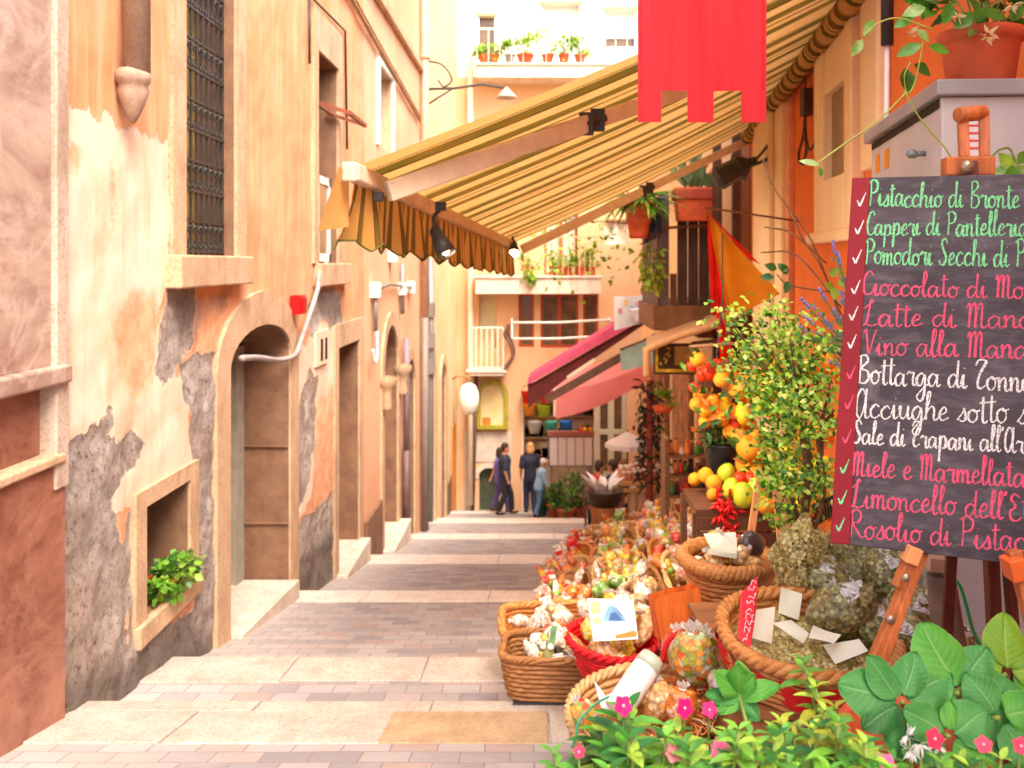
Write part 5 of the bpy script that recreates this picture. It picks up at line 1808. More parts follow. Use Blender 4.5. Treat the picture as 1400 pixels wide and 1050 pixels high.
GL = {
 'a': (1.02, [[(.75, .8), (.45, 1), (.1, .6), (.2, .05), (.5, .1), (.74, .7), (.78, .95), (.76, .3), (.9, 0), (1.1, .2)]]),
 'b': (.95, [[(.1, .3), (.4, 1.6), (.4, 2.1), (.2, 1.9), (.15, .4), (.4, 0), (.7, .3), (.65, .9), (.95, .85)]]),
 'c': (.84, [[(.75, .8), (.5, 1), (.12, .6), (.2, .1), (.5, 0), (.85, .25)]]),
 'd': (1.05, [[(.75, .8), (.45, 1), (.1, .6), (.2, .05), (.5, .1), (.78, .8), (.86, 2.1), (.78, .4), (.92, 0), (1.12, .2)]]),
 'e': (.8, [[(.12, .42), (.55, .62), (.6, .92), (.38, 1), (.12, .5), (.3, .02), (.82, .25)]]),
 'g': (1.0, [[(.75, .8), (.45, 1), (.1, .6), (.2, .1), (.5, .15), (.76, .9), (.74, -.6), (.45, -1.1), (.15, -.8), (.5, -.3), (1.05, .2)]]),
 'h': (1.0, [[(.05, .2), (.35, 1.5), (.4, 2.05), (.22, 2), (.15, 1), (.12, 0), (.2, .6), (.5, 1), (.72, .8), (.7, .15), (.85, 0), (1.05, .2)]]),
 'i': (.55, [[(.02, .3), (.22, 1), (.22, .2), (.36, 0), (.58, .2)], [(.3, 1.46), (.34, 1.5)]]),
 'l': (.52, [[(.02, .3), (.4, 1.5), (.42, 2.1), (.25, 2.05), (.18, 1), (.2, .2), (.35, 0), (.56, .2)]]),
 'm': (1.28, [[(.02, .7), (.16, 1), (.17, 0), (.22, .6), (.44, 1), (.57, .8), (.58, 0), (.62, .6), (.85, 1), (1, .8), (1, .15), (1.13, 0), (1.32, .2)]]),
 'n': (.95, [[(.02, .7), (.16, 1), (.17, 0), (.24, .6), (.5, 1), (.66, .8), (.66, .15), (.8, 0), (1, .2)]]),
 'o': (.88, [[(.5, 1), (.15, .75), (.12, .25), (.42, 0), (.72, .3), (.7, .8), (.45, 1), (.6, .82), (.95, .95)]]),
 'p': (.98, [[(.08, .7), (.22, 1), (.2, 0), (.15, -1.1), (.22, .4), (.5, 1), (.78, .7), (.7, .1), (.42, 0)], [(.7, .08), (1, .2)]]),
 'r': (.78, [[(.02, .8), (.2, 1.05), (.3, .93), (.6, .95), (.55, .5), (.58, .1), (.72, 0), (.85, .2)]]),
 's': (.72, [[(.02, .1), (.42, .7), (.48, 1.02), (.6, .6), (.6, .15), (.35, 0), (.15, .15)], [(.5, .02), (.75, .2)]]),
 't': (.6, [[(.3, 1.9), (.27, .3), (.42, 0), (.65, .2)], [(.03, 1.42), (.62, 1.5)]]),
 'u': (1.0, [[(.02, .7), (.16, 1), (.15, .3), (.35, 0), (.65, .3), (.75, 1), (.74, .2), (.88, 0), (1.05, .2)]]),
 "'": (.3, [[(.18, 2.1), (.1, 1.75)]]),
 ' ': (.62, []),
 'P': (1.02, [[(.2, 0), (.26, 1), (.22, 2.1)], [(0, 1.85), (.5, 2.15), (.95, 1.8), (.8, 1.2), (.27, 1.02)]]),
 'B': (1.1, [[(.2, 0), (.22, 1), (.22, 2.1)], [(.08, 2), (.6, 2.12), (.85, 1.7), (.3, 1.12), (.85, .9), (.95, .35), (.6, 0), (.12, .05)]]),
 'C': (.92, [[(.88, 1.75), (.7, 2.1), (.35, 1.9), (.12, 1), (.25, .15), (.6, 0), (.95, .3)]]),
 'S': (1.0, [[(.9, 1.7), (.65, 2.1), (.32, 1.8), (.5, 1.2), (.8, .6), (.55, .05), (.2, .1), (.1, .4)]]),
 'L': (1.1, [[(.1, 1.5), (.4, 1.8), (.75, 2.1), (.55, 2.15), (.45, 1.2), (.32, .3), (.1, .02), (.3, .12), (.7, 0), (1.12, .2)]]),
 'M': (1.35, [[(.02, 1.6), (.2, 2), (.24, 1), (.2, 0)], [(.22, .3), (.34, 1.6), (.52, 2.05), (.62, 1.6), (.6, 0)], [(.62, .3), (.74, 1.6), (.92, 2.05), (1.03, 1.6), (1, .2), (1.2, 0), (1.38, .2)]]),
 'V': (.95, [[(-.05, 1.8), (.14, 2.1), (.26, 1.2), (.42, .05), (.75, 1.5), (.92, 2.12)]]),
 'T': (.9, [[(.05, 1.7), (.3, 2.1), (.88, 2), (.45, 1.2), (.22, .4), (.42, 0), (.85, .25)]]),
 'A': (1.15, [[(.82, 1.6), (.5, 2.1), (.15, 1.4), (.15, .4), (.45, 0), (.75, .9), (.86, 2.1), (.83, .3), (1, 0), (1.2, .2)]]),
 'R': (1.22, [[(.2, 0), (.24, 1), (.22, 2.1)], [(.02, 1.8), (.6, 2.12), (.92, 1.7), (.7, 1.15), (.28, 1.08), (.65, .5), (1, 0), (1.28, .15)]]),
 'E': (1.0, [[(.88, 1.85), (.5, 2.1), (.25, 1.7), (.58, 1.15), (.2, .7), (.3, .1), (.7, 0), (1.05, .3)]]),
}
def chalk(name, hexa):
    m, t2 = new_mat(name, 0.9, 0, 0.1)
    n = t2.noise(t2.pos(), 240, 5, 0.8)
    t2.color(t2.mix(t2.ramp(n, [(0.40, 0.75), (0.56, 0.0)]), C(hexa), C('#5A5056')))
    return m
CH_G, CH_P, CH_W = chalk('green_chalk', '#8CF0A4'), chalk('pink_chalk', '#FF5C80'), chalk('white_chalk', '#FFF8F4')
def lettering(text, full, x0, x1, yb, ycap, m, name='chalk_line', y1=None):
    """cursive chalk strokes; 'text' spans photo x0..x1 on the line, the rest runs on past the frame"""
    u0, v0 = bd_px(x0, yb)
    u1, v1 = bd_px(x1, y1 if y1 is not None else yb+(x1-x0)*0.055)
    _, vc = bd_px(x0, ycap)
    adv = sum(GL[c][0] for c in text)
    sx = (u1-u0)/adv
    sy = (vc-v0)/2.1
    slope = (v1-v0)/(u1-u0)
    mb = MB(m)
    x = 0.0
    k = 0
    rr = random.Random(text)
    for ch in full:
        a, strokes = GL[ch]
        jy = rr.uniform(-0.05, 0.05)
        sc = rr.uniform(0.94, 1.06)
        pw = rr.uniform(0.88, 1.15)
        for st in strokes:
            pts = catmull([(p[0], p[1]*sc+jy, 0) for p in st], 5) if len(st) > 2 else [Vector((p[0], p[1]+jy, 0)) for p in st]
            L, Rr = [], []
            n = len(pts)
            for i, p in enumerate(pts):
                d = pts[min(i+1, n-1)]-pts[max(0, i-1)]
                d = Vector((d.x*sx, d.y*sy, 0))
                d.normalize()
                w = 0.0018*(0.75+0.5*rr.random())*(1.0+0.45*max(0, -d.y)-0.1*max(0, d.y))*pw
                uu, vv = u0+(x+p.x)*sx, v0+p.y*sy+(x+p.x)*sx*slope
                z = 0.0006+0.00002*k+0.0004*i/n
                L.append(bd(uu-d.y*w, vv+d.x*w, z))
                Rr.append(bd(uu+d.y*w, vv-d.x*w, z))
            vs = L+Rr
            ok = all((q-B_BL).dot(B_U) < B_W-0.004 for q in vs)
            if ok: mb.add(vs, [(i, n+i, n+i+1, i+1) for i in range(n-1)])
            k += 1
        x += a
    mb.build(name, t)
lettering('Pistacchio di Bronte', 'Pistacchio di Bronte', 1187, 1394, 282, 249, CH_G, y1=285)
lettering('Capperi di Pantelleri', 'Capperi di Pantelleria', 1184, 1392, 321, 289, CH_G, y1=323)
lettering('Pomodori Secchi di ', 'Pomodori Secchi di Pachino', 1182, 1388, 361, 326, CH_G, y1=365)
lettering('Cioccolato di Mo', 'Cioccolato di Modica', 1178, 1400, 403, 371, CH_P, y1=409)
lettering('Latte di Man', 'Latte di Mandorla', 1178, 1392, 445, 412, CH_P, y1=449)
lettering('Vino alla Man', 'Vino alla Mandorla', 1180, 1386, 485, 451, CH_P, y1=490)
lettering('Bottarga di Tonn', 'Bottarga di Tonno', 1172, 1396, 524, 487, CH_W, y1=535)
lettering('Acciughe sotto s', 'Acciughe sotto sale', 1168, 1404, 570, 532, CH_W, y1=580)
lettering('Sale di Trapani all\'Ar', 'Sale di Trapani all\'Arancia', 1165, 1400, 606, 574, CH_W, y1=620)
lettering('Miele e Marmellata', 'Miele e Marmellata', 1163, 1402, 650, 615, CH_P, y1=666)
lettering('Limoncello dell\'E', 'Limoncello dell\'Etna', 1162, 1396, 693, 657, CH_P, y1=712)
lettering('Rosolio di Pistac', 'Rosolio di Pistacchio', 1160, 1402, 734, 697, CH_P, y1=755)
TICKS = [(1177, 276, CH_W), (1174, 314, CH_W), (1171, 354, CH_W), (1169, 396, CH_W), (1166, 432, CH_W), (1164, 470, CH_W), (1163, 512, CH_P), (1160, 553, CH_P), (1157, 600, CH_P), (1154, 641, CH_G), (1151, 683, CH_G), (1148, 720, CH_G)]
for x, y, m in TICKS:
    mb = MB(m)
    pts = [(x-5, y-2), (x-1.5, y+6), (x+1, y+1), (x+7, y-13)]
    uv = [bd_px(*q) for q in pts]
    for i in range(3):
        a, b = Vector(uv[i]), Vector(uv[i+1])
        d = (b-a).normalized()
        w0, w1 = (0.0016, 0.0028) if i == 0 else ((0.0028, 0.0026) if i == 1 else (0.0026, 0.0008))
        mb.add([bd(a.x-d.y*w0, a.y+d.x*w0, 0.0022+i*0.0001), bd(a.x+d.y*w0, a.y-d.x*w0, 0.0022+i*0.0001), bd(b.x+d.y*w1, b.y-d.x*w1, 0.0022+i*0.0001), bd(b.x-d.y*w1, b.y+d.x*w1, 0.0022+i*0.0001)], [(0, 1, 2, 3)])
    mb.build('check_mark', t)

EASEL = mat('easel_wood', '#C8703C', 0.55, 0.25, 6, 0.1, 60, stretch=(8, 8, 1))
EASEL_L = mat('easel_end_wood', '#F0A468', 0.6, 0.15, 8)
EASEL_D = mat('easel_dark_wood', '#6E2E20', 0.55, 0.25, 6, stretch=(8, 8, 1))
BRASS = mat('brass', '#B8A48C', 0.35, 0.1, 9, metal=0.7)
def to_ground(a, b, extra=0.0):
    a, b = Vector(a), Vector(b)
    d = b-a
    k = 0
    while (a+d*k).z > ground((a+d*k).y) and k < 30: k += 0.02
    return a+d*k
top = P(1322, 243, 2.42)
t = thing('easel', 'brown wooden easel with brass bolts carrying the chalkboard', 'easel', Vector((top.x, 2.4, ground(2.4))))
mb = MB(EASEL)
mb.box(P(1323, 228, 2.40), (0.128, 0.05, 0.052), rz(-0.1))
mb.build('clamp_block', t, bevel=0.005)
mb = MB(EASEL)
mb.beam(P(1318, 216, 2.42), P(1316, 158, 2.44), 0.026, 0.03)
mb.beam(P(1346, 216, 2.42), P(1345, 156, 2.44), 0.026, 0.03)
mb.tube([P(1309, 157, 2.42), P(1346, 154, 2.44)], 0.022, 10)
mb.build('clamp_uprights', t, bevel=0.003)
mb = MB(BRASS)
mb.lathe([(0, 0.012), (0.016, 0.010), (0.018, 0), ], (0, 0, 0), 12)
mb.v = [tuple(P(1323, 228, 2.36)+Vector((x, -z, y))) for x, y, z in mb.v]
b_ = MB(BRASS)
b_.beam(P(1319, 232, 2.345), P(1328, 224, 2.345), 0.006, 0.008)
mb.add([Vector(v) for v in b_.v], b_.f)
mb.build('bolt', t)
def leg(a, b, w, m, name='leg'):
    e = to_ground(a, b)
    mb = MB(m)
    mb.beam(a, e, w, 0.03, up=(0, 1, 0))
    return mb.build(name, t, bevel=0.003)
la, lb = P(1262, 752, 2.205), P(1212, 885, 2.15)
l1 = leg(la, lb, 0.020, EASEL)
leg(P(1246, 778, 2.20), P(1199, 890, 2.15), 0.020, EASEL)
mb = MB(EASEL_L)
mb.box(P(1245, 757, 2.19), (0.034, 0.05, 0.042), Matrix.Rotation(0.36, 3, 'Y'))
mb.build('tray_peg', t, bevel=0.003)
mb = MB(EASEL)
mb.beam(P(1247, 770, 2.195), P(1233, 806, 2.185), 0.046, 0.034, up=(0, 1, 0))
mb.build('leg_block', t, bevel=0.003)
mb = MB(BRASS)
for x, y in ((1239, 790), (1218, 847)):
    mb = MB(BRASS)
    mb.ball(P(x, y, 2.15), (0.011, 0.007, 0.011), 10, 6)
    if y < 800: mb.build('bolt', t)
mb.beam(P(1209, 846, 2.16), P(1229, 849, 2.16), 0.006, 0.006)
mb.build('bolt', t)
leg(P(1352, 700, 2.24), P(1358, 830, 2.3), 0.032, EASEL_D)
leg(P(1372, 700, 2.24), P(1383, 830, 2.3), 0.022, EASEL_D)
ra, rb = P(1385, 752, 2.03), P(1420, 880, 2.0)
leg(ra, rb, 0.03, EASEL)
mb = MB(mat('orange_wood', '#F07030', 0.55, 0.15, 8))
mb.box(P(1386, 776, 2.02), (0.036, 0.05, 0.05), Matrix.Rotation(-0.25, 3, 'Y'))
mb.build('tray_peg', t, bevel=0.003)
mb = MB(EASEL_D)
q = bd(0.0, 0)
mb.beam(bd(0.30, 0.2, -0.04), bd(0.30, B_H+0.05, -0.04), 0.04, 0.03)
mb.beam(bd(0.12, 0.02, -0.035), bd(0.7, 0.02, -0.035), 0.03, 0.03)
mb.beam(bd(0.30, 0.7, -0.04), to_ground(bd(0.30, 0.7, -0.04), bd(0.32, 0.0, -0.45)), 0.03, 0.03)
mb.build('back_frame', t, bevel=0.003)
o = P(1290, 775, 2.75)
t = thing('trunk_post', 'short grey brown trunk with a cut top and a green string behind the easel leg', 'post', o)
mb = MB(mat('trunk_bark', '#8C7260', 0.85, 0.3, 9, 0.4, 30))
e = to_ground(P(1288, 790, 2.75), P(1298, 860, 2.75))
mb.tube([P(1286, 784, 2.75), P(1290, 820, 2.75), e], [0.042, 0.046, 0.055], 12)
mb.m = mat('cut_wood', '#C8A488', 0.8, 0.15, 9)
mb.box(P(1283, 770, 2.74), (0.08, 0.06, 0.045), Matrix.Rotation(0.1, 3, 'Y'))
mb.build('trunk', t, bevel=0.004)
mb = MB(mat('green_string', '#28B454', 0.5, 0.1))
mb.tube(catmull([P(1290, 785, 2.68), P(1312, 800, 2.66), P(1330, 860, 2.66), P(1345, 890, 2.66)], 6), 0.005, 5)
mb.build('string', t)

# ---------------------------------------------------------------- baskets and goods of the stall
def wick(name, a, b):
    m, t = new_mat(name, 0.6, 0, 0.35)
    n = t.noise(t.pos((1, 1, 3)), 30, 5, 0.65)
    t.color(t.mix(t.ramp(n, [(0.3, 0.0), (0.7, 1.0)]), C(a), C(b)))
    t.bump(t.noise(t.pos(), 160, 3), 0.25, 0.003)
    return m
W_HONEY = wick('honey_wicker', '#B8682C', '#E8A860')
W_BROWN = wick('brown_wicker', '#8A5830', '#C08850')
W_PALE = wick('pale_wicker', '#C89858', '#ECC890')
def basket(name, label, c, a, b, h, ma, rot=0.0, tilt=(0, 0), e=2.0, flare=1.2, rows=8, group='wicker baskets of the stall', rimr=0.016, cat='basket', rimm=None, bow=0.0):
    c = Vector(c)
    t = thing(name, label, cat, c, group)
    T = Matrix.Translation(c) @ Matrix.Rotation(rot, 4, 'Z') @ Matrix.Rotation(tilt[0], 4, 'X') @ Matrix.Rotation(tilt[1], 4, 'Y')
    def ring(k, f, z, n=64, amp=0.0, ph=0):
        out = []
        for i in range(n):
            q = 2*PI*i/n
            cx_, sy_ = math.cos(q), math.sin(q)
            x = math.copysign(abs(cx_)**(2/e), cx_)
            y = math.copysign(abs(sy_)**(2/e), sy_)
            g = f+amp*math.cos(n/4*q+ph)
            out.append(Vector((x*a*g, y*b*g, z+bow*h*abs(x))))
        return out
    mb = MB(ma)
    mb.T = T
    s0 = 1/flare
    for r in range(rows):
        k = (r+0.5)/rows
        mb.tube(ring(r, s0+(1-s0)*k**0.8, h*k, 64, 0.014, PI*(r % 2)), h/rows*0.56, 5, closed=True)
    base = ring(0, s0*0.99, 0.004)
    mb.add(base, [tuple(range(len(base)))])
    wall = ring(0, s0*0.97, 0.004)+ring(0, 0.975, h)
    n = 64
    mb.add(wall, [(i, (i+1) % n, n+(i+1) % n, n+i) for i in range(n)], True)
    mb.build('weave', t)
    mb = MB(rimm or ma)
    mb.T = T
    N = 160
    for ph in (0, 2*PI/3, 4*PI/3):
        pts = []
        rg = ring(0, 1.0, h, N)
        rg2 = ring(0, 1.06, h, N)
        for i in range(N):
            out = (rg2[i]-rg[i]).normalized()
            q = ph+2*PI*i/N*18
            pts.append(rg[i]+out*math.cos(q)*rimr*0.7+Vector((0, 0, math.sin(q)*rimr*0.7)))
        mb.tube(pts, rimr*0.75, 5, closed=True)
    mb.build('rim', t)
    t['_T'] = [x for row in T for x in row]
    return t, T

def goods_mat(name, cols, scale=55, coat=0.9, stretch=(1, 1, 1), glint=0.5):
    """packed food in crinkled cellophane, its glints painted into the colour"""
    m, t = new_mat(name, 0.4, 0, 0.4)
    v = t.pos(stretch)
    vo = t.voro(v, scale, 'F1', 'Color')
    bw = t.n.new('ShaderNodeRGBToBW')
    t.link(vo, bw.inputs[0])
    k = len(cols)
    c = t.ramp(bw.outputs[0], [(0.15+0.7*i/max(1, k-1), C(q)) for i, q in enumerate(cols)])
    dd = t.voro(v, scale)
    c = t.mix(t.ramp(dd, [(0.4, 0.0), (0.75, 0.6)]), c, C('#7A4A28'))
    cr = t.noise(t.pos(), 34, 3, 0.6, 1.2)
    c = t.mix(t.ramp(cr, [(0.60, 0.0), (0.66, glint)]), c, C('#FFF6EC'))  # white mixed into the colour as glints on the crinkles
    t.color(c)
    t.b.inputs['Coat Weight'].default_value = coat
    t.b.inputs['Coat Roughness'].default_value = 0.12
    b = t.n.new('ShaderNodeBump')
    b.inputs['Strength'].default_value = 0.9
    b.inputs['Distance'].default_value = 0.02
    t.link(cr, b.inputs['Height'])
    t.link(b.outputs[0], t.b.inputs['Coat Normal'])
    t.bump(dd, 0.5, 0.006)
    return m
GOODS = {
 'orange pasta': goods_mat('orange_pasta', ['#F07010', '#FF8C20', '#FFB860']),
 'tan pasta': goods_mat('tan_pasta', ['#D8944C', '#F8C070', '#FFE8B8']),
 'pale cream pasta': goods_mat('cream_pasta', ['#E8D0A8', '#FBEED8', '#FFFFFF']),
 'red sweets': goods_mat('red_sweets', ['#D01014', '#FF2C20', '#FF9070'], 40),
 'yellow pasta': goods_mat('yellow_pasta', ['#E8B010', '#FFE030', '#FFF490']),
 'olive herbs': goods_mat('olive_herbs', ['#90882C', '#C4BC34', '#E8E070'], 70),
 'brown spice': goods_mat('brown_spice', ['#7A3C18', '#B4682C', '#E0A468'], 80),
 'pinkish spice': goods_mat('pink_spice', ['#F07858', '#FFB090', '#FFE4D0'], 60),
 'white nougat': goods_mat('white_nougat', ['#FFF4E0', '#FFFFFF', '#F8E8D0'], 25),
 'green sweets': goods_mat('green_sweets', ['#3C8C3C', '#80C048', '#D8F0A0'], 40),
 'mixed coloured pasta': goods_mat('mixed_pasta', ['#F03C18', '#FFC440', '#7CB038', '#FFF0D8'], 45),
}
HERB = goods_mat('dried_oregano', ['#7A6A24', '#B0A048', '#D4C46C', '#F0E4A0'], 90, 1.0, glint=0.2)
PAPER = mat('cream_paper', '#FFF6DA', 0.75, 0.05, 6, k=0.98)
PAPER_W = mat('white_paper', '#FFFDF8', 0.6, 0.04, 6)
RED_C = mat('red_cloth_trim', '#F01820', 0.7, 0.15, 9, k=0.75)
CLEAR = mat('cellophane', '#FFFCF6', 0.2, 0.05, 20, 0.7, 30, metal=0.1, trans=0.4, spec=0.9)
def bag_mesh(kind, gm, seed):
    rr = random.Random(seed)
    mb = MB(gm)
    if kind == 'bag':
        mb.ball((0, 0, 0.055), (0.058, 0.042, 0.062), 14, 9, 0.35, seed)
        mb.m = CLEAR
        pts = []
        for k in range(9):
            a = (k/8-0.5)*2.4
            pts.append(Vector((math.sin(a)*0.030, 0.012*(-1)**k, 0.118+math.cos(a)*0.020)))
        c = Vector((0, 0, 0.108))
        mb.add([c]+pts, [(0, i, i+1) for i in range(1, 9)])
        mb.m = rr.choice([PAPER_W, RED_C, PAPER])
        mb.tube([(0.012*math.cos(k), 0.012*math.sin(k), 0.11) for k in range(7)], 0.004, 4)
    elif kind == 'pack':
        mb.ball((0, 0, 0.06), (0.055, 0.022, 0.075), 12, 8, 0.3, seed)
        mb.m = rr.choice([PAPER_W, PAPER_W, MATS['goods_yellow'], RED_C])
        mb.box((0, -0.022, 0.075), (0.06, 0.006, 0.035))
        mb.m = CLEAR
        mb.box((0, 0, 0.138), (0.085, 0.005, 0.02))
    else:
        mb.tube([(0, 0, -0.0), (0, 0.004, 0.05), (0, 0, 0.12), (0, 0.003, 0.17)], [0.014, 0.026, 0.026, 0.012], 10)
        mb.m = rr.choice([PAPER_W, MATS['goods_green'], MATS['goods_yellow']])
        mb.tube([(0, 0.003, 0.06), (0, 0.003, 0.10)], 0.0275, 10)
    return mb
PROTO = {}
def put_bag(kind, colour, M, label, group, scale=1.0):
    key = (kind, colour, RND.randrange(2))
    if key not in PROTO:
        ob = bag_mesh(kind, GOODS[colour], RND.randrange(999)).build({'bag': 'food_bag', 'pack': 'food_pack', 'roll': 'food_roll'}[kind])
        PROTO[key] = ob
    else:
        ob = PROTO[key].copy()
        COL.objects.link(ob)
    l, r, _ = M.decompose()
    ob.location = l
    ob.rotation_mode = 'QUATERNION'
    ob.rotation_quaternion = r
    ob.scale = (scale,)*3
    tag(ob, label, 'food bag', group)
    return ob
KW = {'bag': 'tied bag', 'pack': 'flat pack', 'roll': 'thin roll'}
def fill_tray(T, a, b, h, n, cols, where, group, scale=1.0, kinds=('bag', 'bag', 'pack', 'roll'), flat=0.9):
    for k in range(n):
        g = 0.82*math.sqrt((k+0.5)/n)
        q = k*2.39996
        x, y = a*g*math.cos(q)+RND.gauss(0, 0.01), b*g*math.sin(q)+RND.gauss(0, 0.01)
        col = RND.choice(cols)
        kd = RND.choice(kinds)
        R = Matrix.Rotation(RND.uniform(-PI, PI), 4, 'Z') @ Matrix.Rotation(RND.gauss(0, 0.5)+flat*RND.choice((-1, 1))*0.6, 4, 'X') @ Matrix.Rotation(RND.gauss(0, 0.4), 4, 'Y')
        M = T @ Matrix.Translation((x, y, h+RND.uniform(-0.02, 0.05)*scale+0.04*(1-g))) @ R
        put_bag(kd, col, M, f'{KW[kd]} of {col} in {where}', group, scale*RND.uniform(0.85, 1.2))
SHELVES = []
def shelf_under(c, a, b, rot=0.0): SHELVES.append((Vector(c), a, b, rot))

# front baskets
c = Vector((0.075, 4.40, ground(4.40)+0.105))
bt, T1 = basket('wicker_basket', 'rectangular brown wicker basket of white packs and a small bottle on a black crate', c, 0.25, 0.17, 0.21, W_BROWN, -0.05, (0, 0), 4.5, 1.18, 9, rimr=0.015)
mb = MB(mat('black_plastic', '#2E2A34', 0.45, 0.1))
cc = Vector((0.08, 4.37, ground(4.37)))
mb.box(cc+Vector((0, 0, 0.04)), (0.40, 0.27, 0.125))
mb.box(cc+Vector((0, -0.14, 0.09)), (0.42, 0.012, 0.02))
tag(mb.build('crate', origin=cc, bevel=0.008), 'low black plastic crate under the brown wicker basket', 'crate')
for x, y, w, d_, lab in ((-0.07, 0.06, 0.09, 0.012, 'white envelope of food standing left of the bottle'), (0.09, 0.07, 0.15, 0.015, 'wide white pack standing right of the bottle')):
    mb = MB(PAPER_W)
    mb.T = T1
    mb.sheet(lambda u, v: Vector((x+(u-0.5)*w+0.006*math.sin(7*v), y+d_*math.sin(PI*u)*(-1)+0.01*v, 0.10+v*0.14)), 8, 6)
    mb.sheet(lambda u, v: Vector((x+(u-0.5)*w+0.006*math.sin(7*v), y+d_*math.sin(PI*u)+0.01*v+0.004, 0.10+v*0.14)), 8, 6)
    tag(mb.build('white_pack', origin=T1 @ Vector((x, y, 0.1))), lab, 'food pack')
o = T1 @ Vector((-0.02, -0.03, 0.09))
t = thing('bottle', 'small green glass bottle with a pale green ribbon in the front basket', 'bottle', o)
mb = MB(mat('green_glass', '#B4B46C', 0.12, 0.15, 5, spec=0.8, trans=0.3))
mb.lathe([(0, 0), (0.035, 0), (0.038, 0.02), (0.038, 0.07), (0.030, 0.10), (0.014, 0.125), (0.013, 0.15), (0.016, 0.155), (0.0, 0.156)], o, 16)
mb.build('glass', t)
mb = MB(mat('mint_ribbon', '#8CC890', 0.6, 0.1))
mb.sheet(lambda u, v: o+Vector((0.012+0.03*(u-0.5)+0.018*v, -0.012+0.01*math.sin(5*v), 0.12+0.12*v)), 3, 8)
mb.build('ribbon', t)
mb = MB(PAPER_W)
mb.ball(o+Vector((0.01, -0.015, 0.135)), 0.017, 8, 6)
mb.build('bow', t)
fill_tray(T1, 0.19, 0.11, 0.13, 9, ['pale cream pasta', 'olive herbs', 'pale cream pasta', 'yellow pasta'], 'the brown wicker basket', 'packs in the brown basket', 0.8, ('pack', 'bag'))
mb = MB(mat('yellow_tag', '#FFF020', 0.5, 0.05))
q = T1 @ Vector((0.05, -0.12, 0.19))
mb.ball(q, (0.017, 0.006, 0.02), 10, 6)
tag(mb.build('price_tag', origin=q), 'round bright yellow tag on the front edge of the brown basket', 'tag')

c = Vector((0.13, 4.98, ground(4.98)+0.20))
bt, T2 = basket('wicker_basket', 'long honey coloured wicker tray of biscuits behind the brown basket', c, 0.335, 0.19, 0.15, W_HONEY, 0.05, (0.10, 0), 5, 1.12, 6, rimr=0.018)
shelf_under(c, 0.30, 0.16)
fill_tray(T2, 0.29, 0.15, 0.08, 16, ['pale cream pasta', 'orange pasta', 'pale cream pasta', 'tan pasta', 'pinkish spice'], 'the long honey wicker tray', 'packs in the long honey tray', 0.95, ('bag', 'pack'))

# red bowl with the picture card
c = Vector((0.345, 3.94, ground(3.94)+0.285))
t = thing('red_bowl', 'bright red woven bowl of yellow pasta bags with a picture card', 'bowl', c)
mb = MB(mat('red_straw', '#F41420', 0.55, 0.2, 25, 0.3, 90, k=0.75))
for r in range(9):
    k = r/8
    R = 0.135+0.075*k**0.8
    mb.tube([Vector((c.x+R*(1+0.012*math.cos(16*q*2*PI/48+PI*(r % 2)))*math.cos(q*2*PI/48), c.y+R*math.sin(q*2*PI/48), c.z+0.15*k+0.018*abs(math.cos(q*2*PI/48))*k)) for q in range(48)], 0.0115, 5, closed=True)
mb.lathe([(0, 0.0), (0.13, 0.0), (0.2, 0.15)], c, 32)
mb.build('weave', t)
mb = MB(MATS['red_straw'])
for ph in (0, PI):
    mb.tube([Vector((c.x+(0.215+0.009*math.cos(ph+q*0.9))*math.cos(q*2*PI/120), c.y+(0.215+0.009*math.cos(ph+q*0.9))*math.sin(q*2*PI/120), c.z+0.155+0.02*abs(math.cos(q*2*PI/120))+0.009*math.sin(ph+q*0.9))) for q in range(120)], 0.011, 5, closed=True)
mb.build('rim', t)
shelf_under(c, 0.13, 0.13)
fill_tray(Matrix.Translation(c+Vector((0, 0.02, 0))), 0.16, 0.13, 0.075, 13, ['yellow pasta', 'tan pasta', 'yellow pasta', 'pale cream pasta'], 'the bright red bowl', 'bags in the red bowl', 0.95, ('bag', 'pack'))
o = P(838, 866, 3.92)
t = thing('picture_card', 'white card with a blue hill drawing standing in the red bowl', 'card', o)
q = [P(803, 818, 3.84), P(866, 820, 3.86), P(873, 874, 3.79), P(811, 877, 3.77)]
mb = MB(PAPER_W)
mb.prism(q[::-1], (0.0, 0.012, -0.004))
mb.build('card', t, bevel=0.001)
e1, e2 = (q[1]-q[0]), (q[3]-q[0])
nn = e1.cross(e2).normalized()
if nn.y > 0: nn = -nn
def cp(u, v, k=1): return (q[0]*(1-u)+q[1]*u)*(1-v)+(q[3]*(1-u)+q[2]*u)*v+nn*(0.0016+0.0008*k)
mb = MB(mat('blue_print', '#8CC4F0', 0.6, 0.25, 18))
mb.add([cp(*p) for p in ((0.26, 0.55), (0.34, 0.36), (0.42, 0.2), (0.50, 0.14), (0.60, 0.2), (0.70, 0.36), (0.78, 0.55))], [(0, 1, 2, 3, 4, 5, 6)])
mb.m = mat('dark_blue_print', '#4C7CB8', 0.6, 0.2)
mb.add([cp(*p, 2) for p in ((0.40, 0.52), (0.46, 0.36), (0.56, 0.32), (0.70, 0.52))], [(0, 1, 2, 3)])
mb.m = mat('orange_print', '#F0A040', 0.6, 0.1)
mb.add([cp(*p) for p in ((0.5, 0.88), (0.92, 0.78), (0.98, 0.84), (0.95, 0.93), (0.5, 0.95))], [(0, 1, 2, 3, 4)])
mb.m = mat('pale_yellow_print', '#FBE8A0', 0.6, 0.15, 12)
mb.add([cp(*p) for p in ((0.04, 0.06), (0.26, 0.08), (0.24, 0.34), (0.05, 0.38))], [(0, 1, 2, 3)])
mb.add([cp(*p) for p in ((0.06, 0.44), (0.26, 0.46), (0.25, 0.58), (0.05, 0.6))], [(0, 1, 2, 3)])
mb.build('drawing', t)

